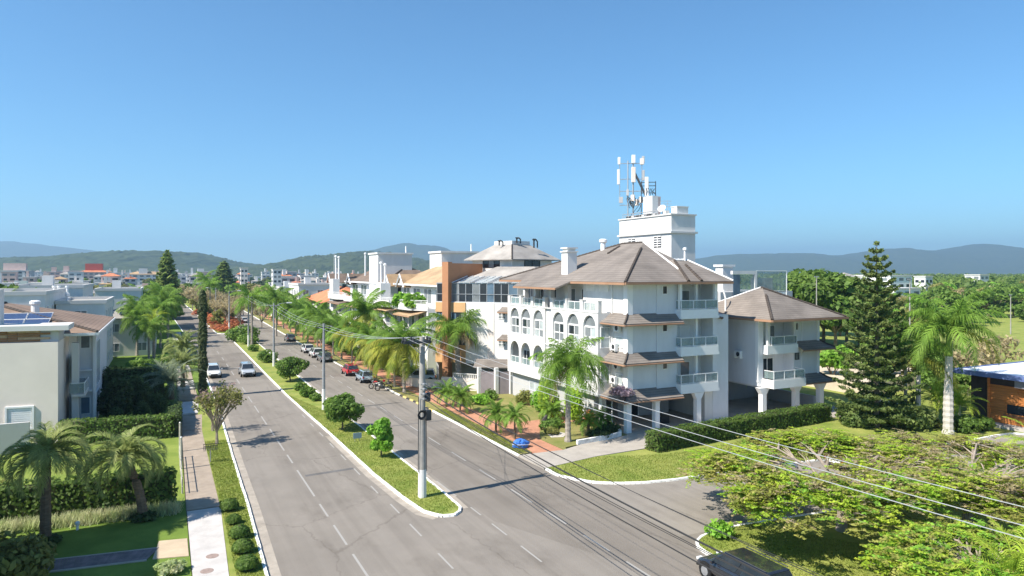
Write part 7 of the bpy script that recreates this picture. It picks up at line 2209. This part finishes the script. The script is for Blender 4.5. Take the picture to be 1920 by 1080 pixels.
q = MB(); q.tube([(2.95, 55.2, .1), (2.95, 55.2, 1.0)], .035, 6); q.build('post', STEEL, T)
q = MB()
for k in range(9): q.box(2.5 + k * .11, 2.525 + k * .11, 54.85, 55.55, 1.0, 1.03); q.box(2.5 + k * .11, 2.525 + k * .11, 54.85, 54.875, 1.03, 1.35); q.box(2.5 + k * .11, 2.525 + k * .11, 55.525, 55.55, 1.03, 1.35)
q.box(2.48, 3.42, 54.84, 54.86, 1.33, 1.37); q.box(2.48, 3.42, 55.54, 55.56, 1.33, 1.37); q.build('basket', DARKMETAL, T)
for i, (x, y, h) in enumerate(((1.0, 54.2, 2.3), (1.02, 59.5, 2.3))):
    T = thing('fence_post', ('pale wooden post at the inner pavement edge, nearer of two', 'pale wooden post at the inner pavement edge beside the dark hedge')[i], 'post', (x, y, .1), 'posts at the pavement edge')
    q = MB(); q.tube([(x, y, .1), (x, y, h)], [.09, .075], 8); q.build('post', mat('pale_timber', (.42, .4, .34), .9, .2, 3), T)
    q = MB(); q.lathe([(.085, 0), (.09, .04), (.03, .1)], (x, y, h), 8); q.build('cap', STEEL, T)
T = thing('wire_fence', 'rail fence of weathered poles closing the left plot beside the pavement', 'fence', (.95, 52, .1))
for k in range(5):
    q = MB(); y = 48.2 + k * 2.3; q.tube([(.95, y, .1), (.95, y, 1.15)], .045, 6); q.build('post', mat('pale_timber', (.42, .4, .34)), T)
for z in (.55, 1.05):
    q = MB(); q.tube([(.95, 48.0, z), (.95, 57.6, z)], .03, 5); q.build('rail', mat('pale_timber', (.42, .4, .34)), T)
T = thing('garden_lamp', 'small white garden lamp standing on the shaded lawn', 'lamp', (-4.24, 43.9, .1))
q = MB(); q.lathe([(.07, .0), (.07, .28)], (-4.24, 43.9, .1), 8); q.build('post', FRAMEW, T)
q = MB(); q.lathe([(.09, .28), (.12, .32), (.12, .42), (.03, .48)], (-4.24, 43.9, .1), 10); q.build('shade', FRAMEW, T)
T = thing('standing_stone', 'dark upright standing stone in the corner garden', 'stone', (30.5, 54.6, .1))
q = MB(); q.add([(30.2, 54.4, .08), (30.85, 54.4, .08), (30.8, 54.85, .08), (30.25, 54.8, .08), (30.35, 54.5, .8), (30.8, 54.45, 1.15), (30.76, 54.75, 1.1), (30.4, 54.72, .75)], [(0, 3, 2, 1), (4, 5, 6, 7), (0, 1, 5, 4), (1, 2, 6, 5), (2, 3, 7, 6), (3, 0, 4, 7)]); q.build('stone', mat('dark_stone', (.07, .065, .06), .9, .3, 3, .5), T, bevel=.04)
q = MB(); q.prism([(29.0, 50.6), (30.0, 50.3), (30.9, 51.3), (30.4, 52.6), (29.5, 52.6)], .05, .112); structure('pebble_patch', q, mat('pebbles', (.5, .46, .42), .9, .3, 6, .8, 20))
T = thing('bed_edging', 'low white curved edging wall of the corner garden bed', 'edging', (33, 49, .1))
ep = resample([G(1082, 836), G(1110, 831), G(1140, 826), G(1165, 819), (35.35, 50.2), (35.3, 51.6)], .62)
for a, b in zip(ep[:-1], ep[1:]):
    q = MB(); c = (a + b) / 2; q.obox((c.x, c.y, .28), None, (.11, (b - a).length / 2 - .01, .18), math.atan2(-(b - a).x, (b - a).y)); q.build('edging_block', KERB, T)
T = thing('deck_walk', 'dark boarded deck walk across the shaded front lawn', 'deck', (-3, 39.4, .1))
a0, a1, b0, b1 = [Vector(G(*p_)) for p_ in ((60, 1060), (297, 1033), (60, 1080), (275, 1054))]
for k in range(44):
    t = (k + .5) / 44; p0, p1 = a0.lerp(a1, t), b0.lerp(b1, t); c = (p0 + p1) / 2; L = (p1 - p0).length
    q = MB(); q.obox((c.x, c.y, .125 + rnd.uniform(-.004, .004)), None, ((a1 - a0).length / 88 - .012, L / 2, .02), math.atan2(-(p1 - p0).x, (p1 - p0).y)); q.build('board', DECK, T)
for p0, p1, o2 in ((a0, a1, .07), (b0, b1, -.09)):
    q = MB(); c = (p0 + p1) / 2; d = (p1 - p0); q.obox((c.x, c.y + o2, .12), None, (d.length / 2, .05, .04), math.atan2(d.y, d.x)); q.build('edge_board', PALECON, T)
for i, (u, v) in enumerate(((398, 1047), (388, 1075))):
    x, y = G(u, v); q = MB(); q.lathe([(.3, 0), (.3, .006)], (x, y, .112), 18); props(q.build('manhole_cover', mat('iron_cover', (.3, .23, .2), .8, .2, 6)), ('round brown manhole cover farther along the pale pavement', 'round brown manhole cover nearest the bottom edge on the pale pavement')[i], 'manhole cover')
T = thing('red_play_tower', 'red play tower with dark posts behind the grey wing', 'play tower', (*D(1553, 92), .1))
x, y = D(1553, 92)
for dx, dy in ((-1, -1), (1, -1), (1, 1), (-1, 1)):
    q = MB(); q.tube([(x + dx * .9, y + dy * .9, .1), (x + dx * .7, y + dy * .7, 4.2)], .07, 5); q.build('post', DARKMETAL, T)
q = MB(); q.prism([(x - 1, y - 1), (x + 1, y - 1), (x + 1, y + 1), (x - 1, y + 1)], 1.5, 1.65); q.add([(x - 1.3, y - 1.3, 2.2), (x + 1.3, y - 1.3, 2.2), (x + 1.3, y + 1.3, 2.2), (x - 1.3, y + 1.3, 2.2), (x, y, 3.4)], [(0, 1, 4), (1, 2, 4), (2, 3, 4), (3, 0, 4)]); q.build('canopy', mat('red_plastic', (.5, .04, .03), .5, .1, 2), T)
q = MB(); q.slab([(x + 1, y - .4, 1.6), (x + 3, y - .4, .2), (x + 3, y + .4, .2), (x + 1, y + .4, 1.6)], .05); q.build('slide', mat('green_plastic', (.05, .3, .1), .5, .1, 2), T)
T = thing('domed_cover', 'white domed cover with orange rim behind the juniper bush', 'cover', (*D(1666, 67), .1))
x, y = D(1666, 67); q = MB(); q.lathe([(1.1, .9), (1.15, 1.2), (.9, 1.6), (.5, 1.9), (.05, 2.0)], (x, y, .1), 14); q.build('dome', FRAMEW, T, smooth=True)
q = MB(); q.lathe([(1.12, .75), (1.2, .9), (1.12, 1.0)], (x, y, .1), 14); q.build('rim', mat('orange_rim', (.6, .3, .08), .6, .1, 2), T)
q = MB()
for k in range(4): q.tube([(x + math.cos(k * 1.57), y + math.sin(k * 1.57), 0), (x + math.cos(k * 1.57), y + math.sin(k * 1.57), .9)], .04, 5)
q.build('leg', STEEL, T, kind='stuff')
for u, d, h, lb in ((1706, 105, 13.0, 'thin pale floodlight pole behind the smaller royal palm'), (1531, 118, 13.3, 'thin pale pole before the tall trees behind the wing'), (1895, 155, 9.0, 'thin pole at the far edge of the playing field'), (1594, 170, 8, 'short thin pole behind the Norfolk pine')):
    x, y = D(u, d); T = thing('field_pole', lb, 'pole', (x, y, 0))
    q = MB(); q.tube([(x, y, 0), (x, y, h)], [.14, .08], 7); q.build('shaft', POLEC, T)
    q = MB(); q.box(x - .5, x + .5, y - .05, y + .05, h - .2, h); q.build('lamp_bar', STEEL, T)
x, y = D(627, 205); T = thing('radio_mast', 'slim lattice radio mast rising behind the white terraced houses', 'mast', (x, y, 0))
q = MB()
for k in range(3): q.tube([(x + .5 * math.cos(k * 2.09), y + .5 * math.sin(k * 2.09), 0), (x + .15 * math.cos(k * 2.09), y + .15 * math.sin(k * 2.09), 19.5)], .06, 4)
for k in range(26):
    z = 4 + k * .6; r_ = .5 - .35 * z / 19.5; q.tube([(x + r_ * math.cos(k * 2.09), y + r_ * math.sin(k * 2.09), z), (x + r_ * math.cos(k * 2.09 + 2.09), y + r_ * math.sin(k * 2.09 + 2.09), z + .6)], .035, 3)
q.build('lattice', STEEL, T)

# ------------------------------------------------------------------ hills and the air between
def hill(name, prof, d0, depth, bump, m, nu=150, nv=36, seed=0, freq=400.0, front=1.0):
    pu = np.array([p_[0] for p_ in prof]); pv = np.array([p_[1] for p_ in prof])
    V, us = [], np.linspace(pu[0], pu[-1], nu)
    for j in range(nv + 1):
        t = j / nv                      # 0 front foot, .6 crest, 1 back foot
        for u in us:
            cv = np.interp(u, pu, pv)
            cv += (mnoise.noise((u / 37.0, seed, 1)) * 2.6 + mnoise.noise((u / 14.0, seed, 5)) * 1.3 + mnoise.noise((u / 5.0, seed, 9)) * .5) * min(1, max(0, 511.5 - cv) / 14)
            hz = max(0.0, (511.5 - cv)) * d0 / F_PX
            k = (t - .62) * depth
            d = d0 + k
            s = math.sin(math.pi / 2 * min(1, t / .62)) ** 1.15 if t < .62 else math.cos(math.pi / 2 * (t - .62) / .38)
            x, y = D(u, d0); x += k * SA; y += k * CA
            nse = mnoise.noise((x / freq + seed, y / freq, 0)) * .6 + mnoise.noise((x / freq * 2.7, y / freq * 2.7 + seed, 3)) * .4 + mnoise.noise((x / freq * 7, y / freq * 7 + seed, 7)) * .16
            z = hz * s * (1 + nse * .5 * (1 - .75 * abs(s) ** 3)) + (CAM_H - 1.0) * s
            x += nse * depth * .06
            if bump: z += (mnoise.noise((x / bump / 1.7, y / bump / 1.7, seed)) + .5 * rnd.uniform(-1, 1)) * bump * .6 * min(1, z / 25)
            V.append((x, y, z - 1.0 * (1 - s)))
    F = [(j * nu + i, j * nu + i + 1, (j + 1) * nu + i + 1, (j + 1) * nu + i) for j in range(nv) for i in range(nu - 1)]
    put(name, np_mesh(name, np.array(V), np.array(F), m, not bump), kind='structure')


HF = mat('hill_forest', (.028, .05, .017), .95, .3, .03, .6, .12, col2=(.07, .09, .03), detail=12)
hill('hill', [(-420, 512), (-250, 500), (-60, 492), (0, 489), (60, 487), (130, 484), (200, 481), (260, 474), (300, 472), (340, 474), (380, 482), (420, 489), (460, 500), (520, 505), (600, 510), (640, 512)], 2600, 1500, 11, HF, 420, 70, 1, 300)
hill('hill', [(430, 512), (480, 508), (520, 503), (560, 495), (600, 484), (650, 478), (690, 474), (730, 478), (760, 484), (800, 490), (850, 496), (900, 502), (1000, 509), (1040, 512)], 2500, 1300, 11, HF, 340, 60, 5, 300)
hill('mountain', [(-700, 512), (-400, 480), (-80, 462), (-20, 457), (20, 455), (60, 458), (120, 465), (180, 474), (230, 482), (300, 492), (380, 503), (470, 512)], 7600, 2600, 0, HF, 240, 50, 9, 900)
hill('mountain', [(560, 512), (650, 490), (700, 471), (730, 463), (755, 460), (800, 461), (830, 465), (850, 471), (900, 485), (980, 500), (1060, 512)], 6600, 2000, 0, HF, 200, 50, 13, 800)
hill('mountain', [(1180, 512), (1250, 500), (1315, 485), (1350, 480), (1400, 477), (1440, 479), (1500, 475), (1540, 481), (1580, 480), (1620, 474), (1660, 468), (1690, 473), (1740, 472), (1790, 466), (1825, 460), (1860, 462), (1900, 470), (1960, 480), (2050, 487), (2300, 500), (2500, 512)], 6400, 2600, 0, HF, 420, 60, 17, 700)

hz = MB()
hz.box(-9500, 12500, -4000, 12500, -1.1, 520)
hm = bpy.data.materials.new('haze')
hm.use_nodes = True
hm.node_tree.nodes.clear()
ho = hm.node_tree.nodes.new('ShaderNodeOutputMaterial')
hv = hm.node_tree.nodes.new('ShaderNodeVolumePrincipled')
hv.inputs['Color'].default_value = (0.46, 0.73, 1.0, 1)
hv.inputs['Density'].default_value = 1.5e-4
hv.inputs['Anisotropy'].default_value = 0.2
hm.node_tree.links.new(hv.outputs[0], ho.inputs['Volume'])
hz.build('haze', hm, kind='stuff')


# ------------------------------------------------------------------ labels of repeats: told apart by their place in the row
ORD = 'first second third fourth fifth sixth seventh eighth ninth tenth eleventh twelfth thirteenth fourteenth fifteenth sixteenth seventeenth eighteenth nineteenth twentieth twenty-first twenty-second twenty-third twenty-fourth'.split()


def ordinals():
    groups = {}
    for o in bpy.data.objects:
        if o.parent is None and o.get('label'):
            groups.setdefault((o['label'], o.get('group')), []).append(o)
    for (lb, g_), os_ in groups.items():
        if 2 <= len(os_) <= 24:
            def key(o):
                x, y = o.location.x, o.location.y
                return (x * CA - y * SA) / max(1, x * SA + y * CA)
            for i, o in enumerate(sorted(os_, key=key)):
                o['label'] = f'{lb}, {ORD[i]} from the left'


ordinals()
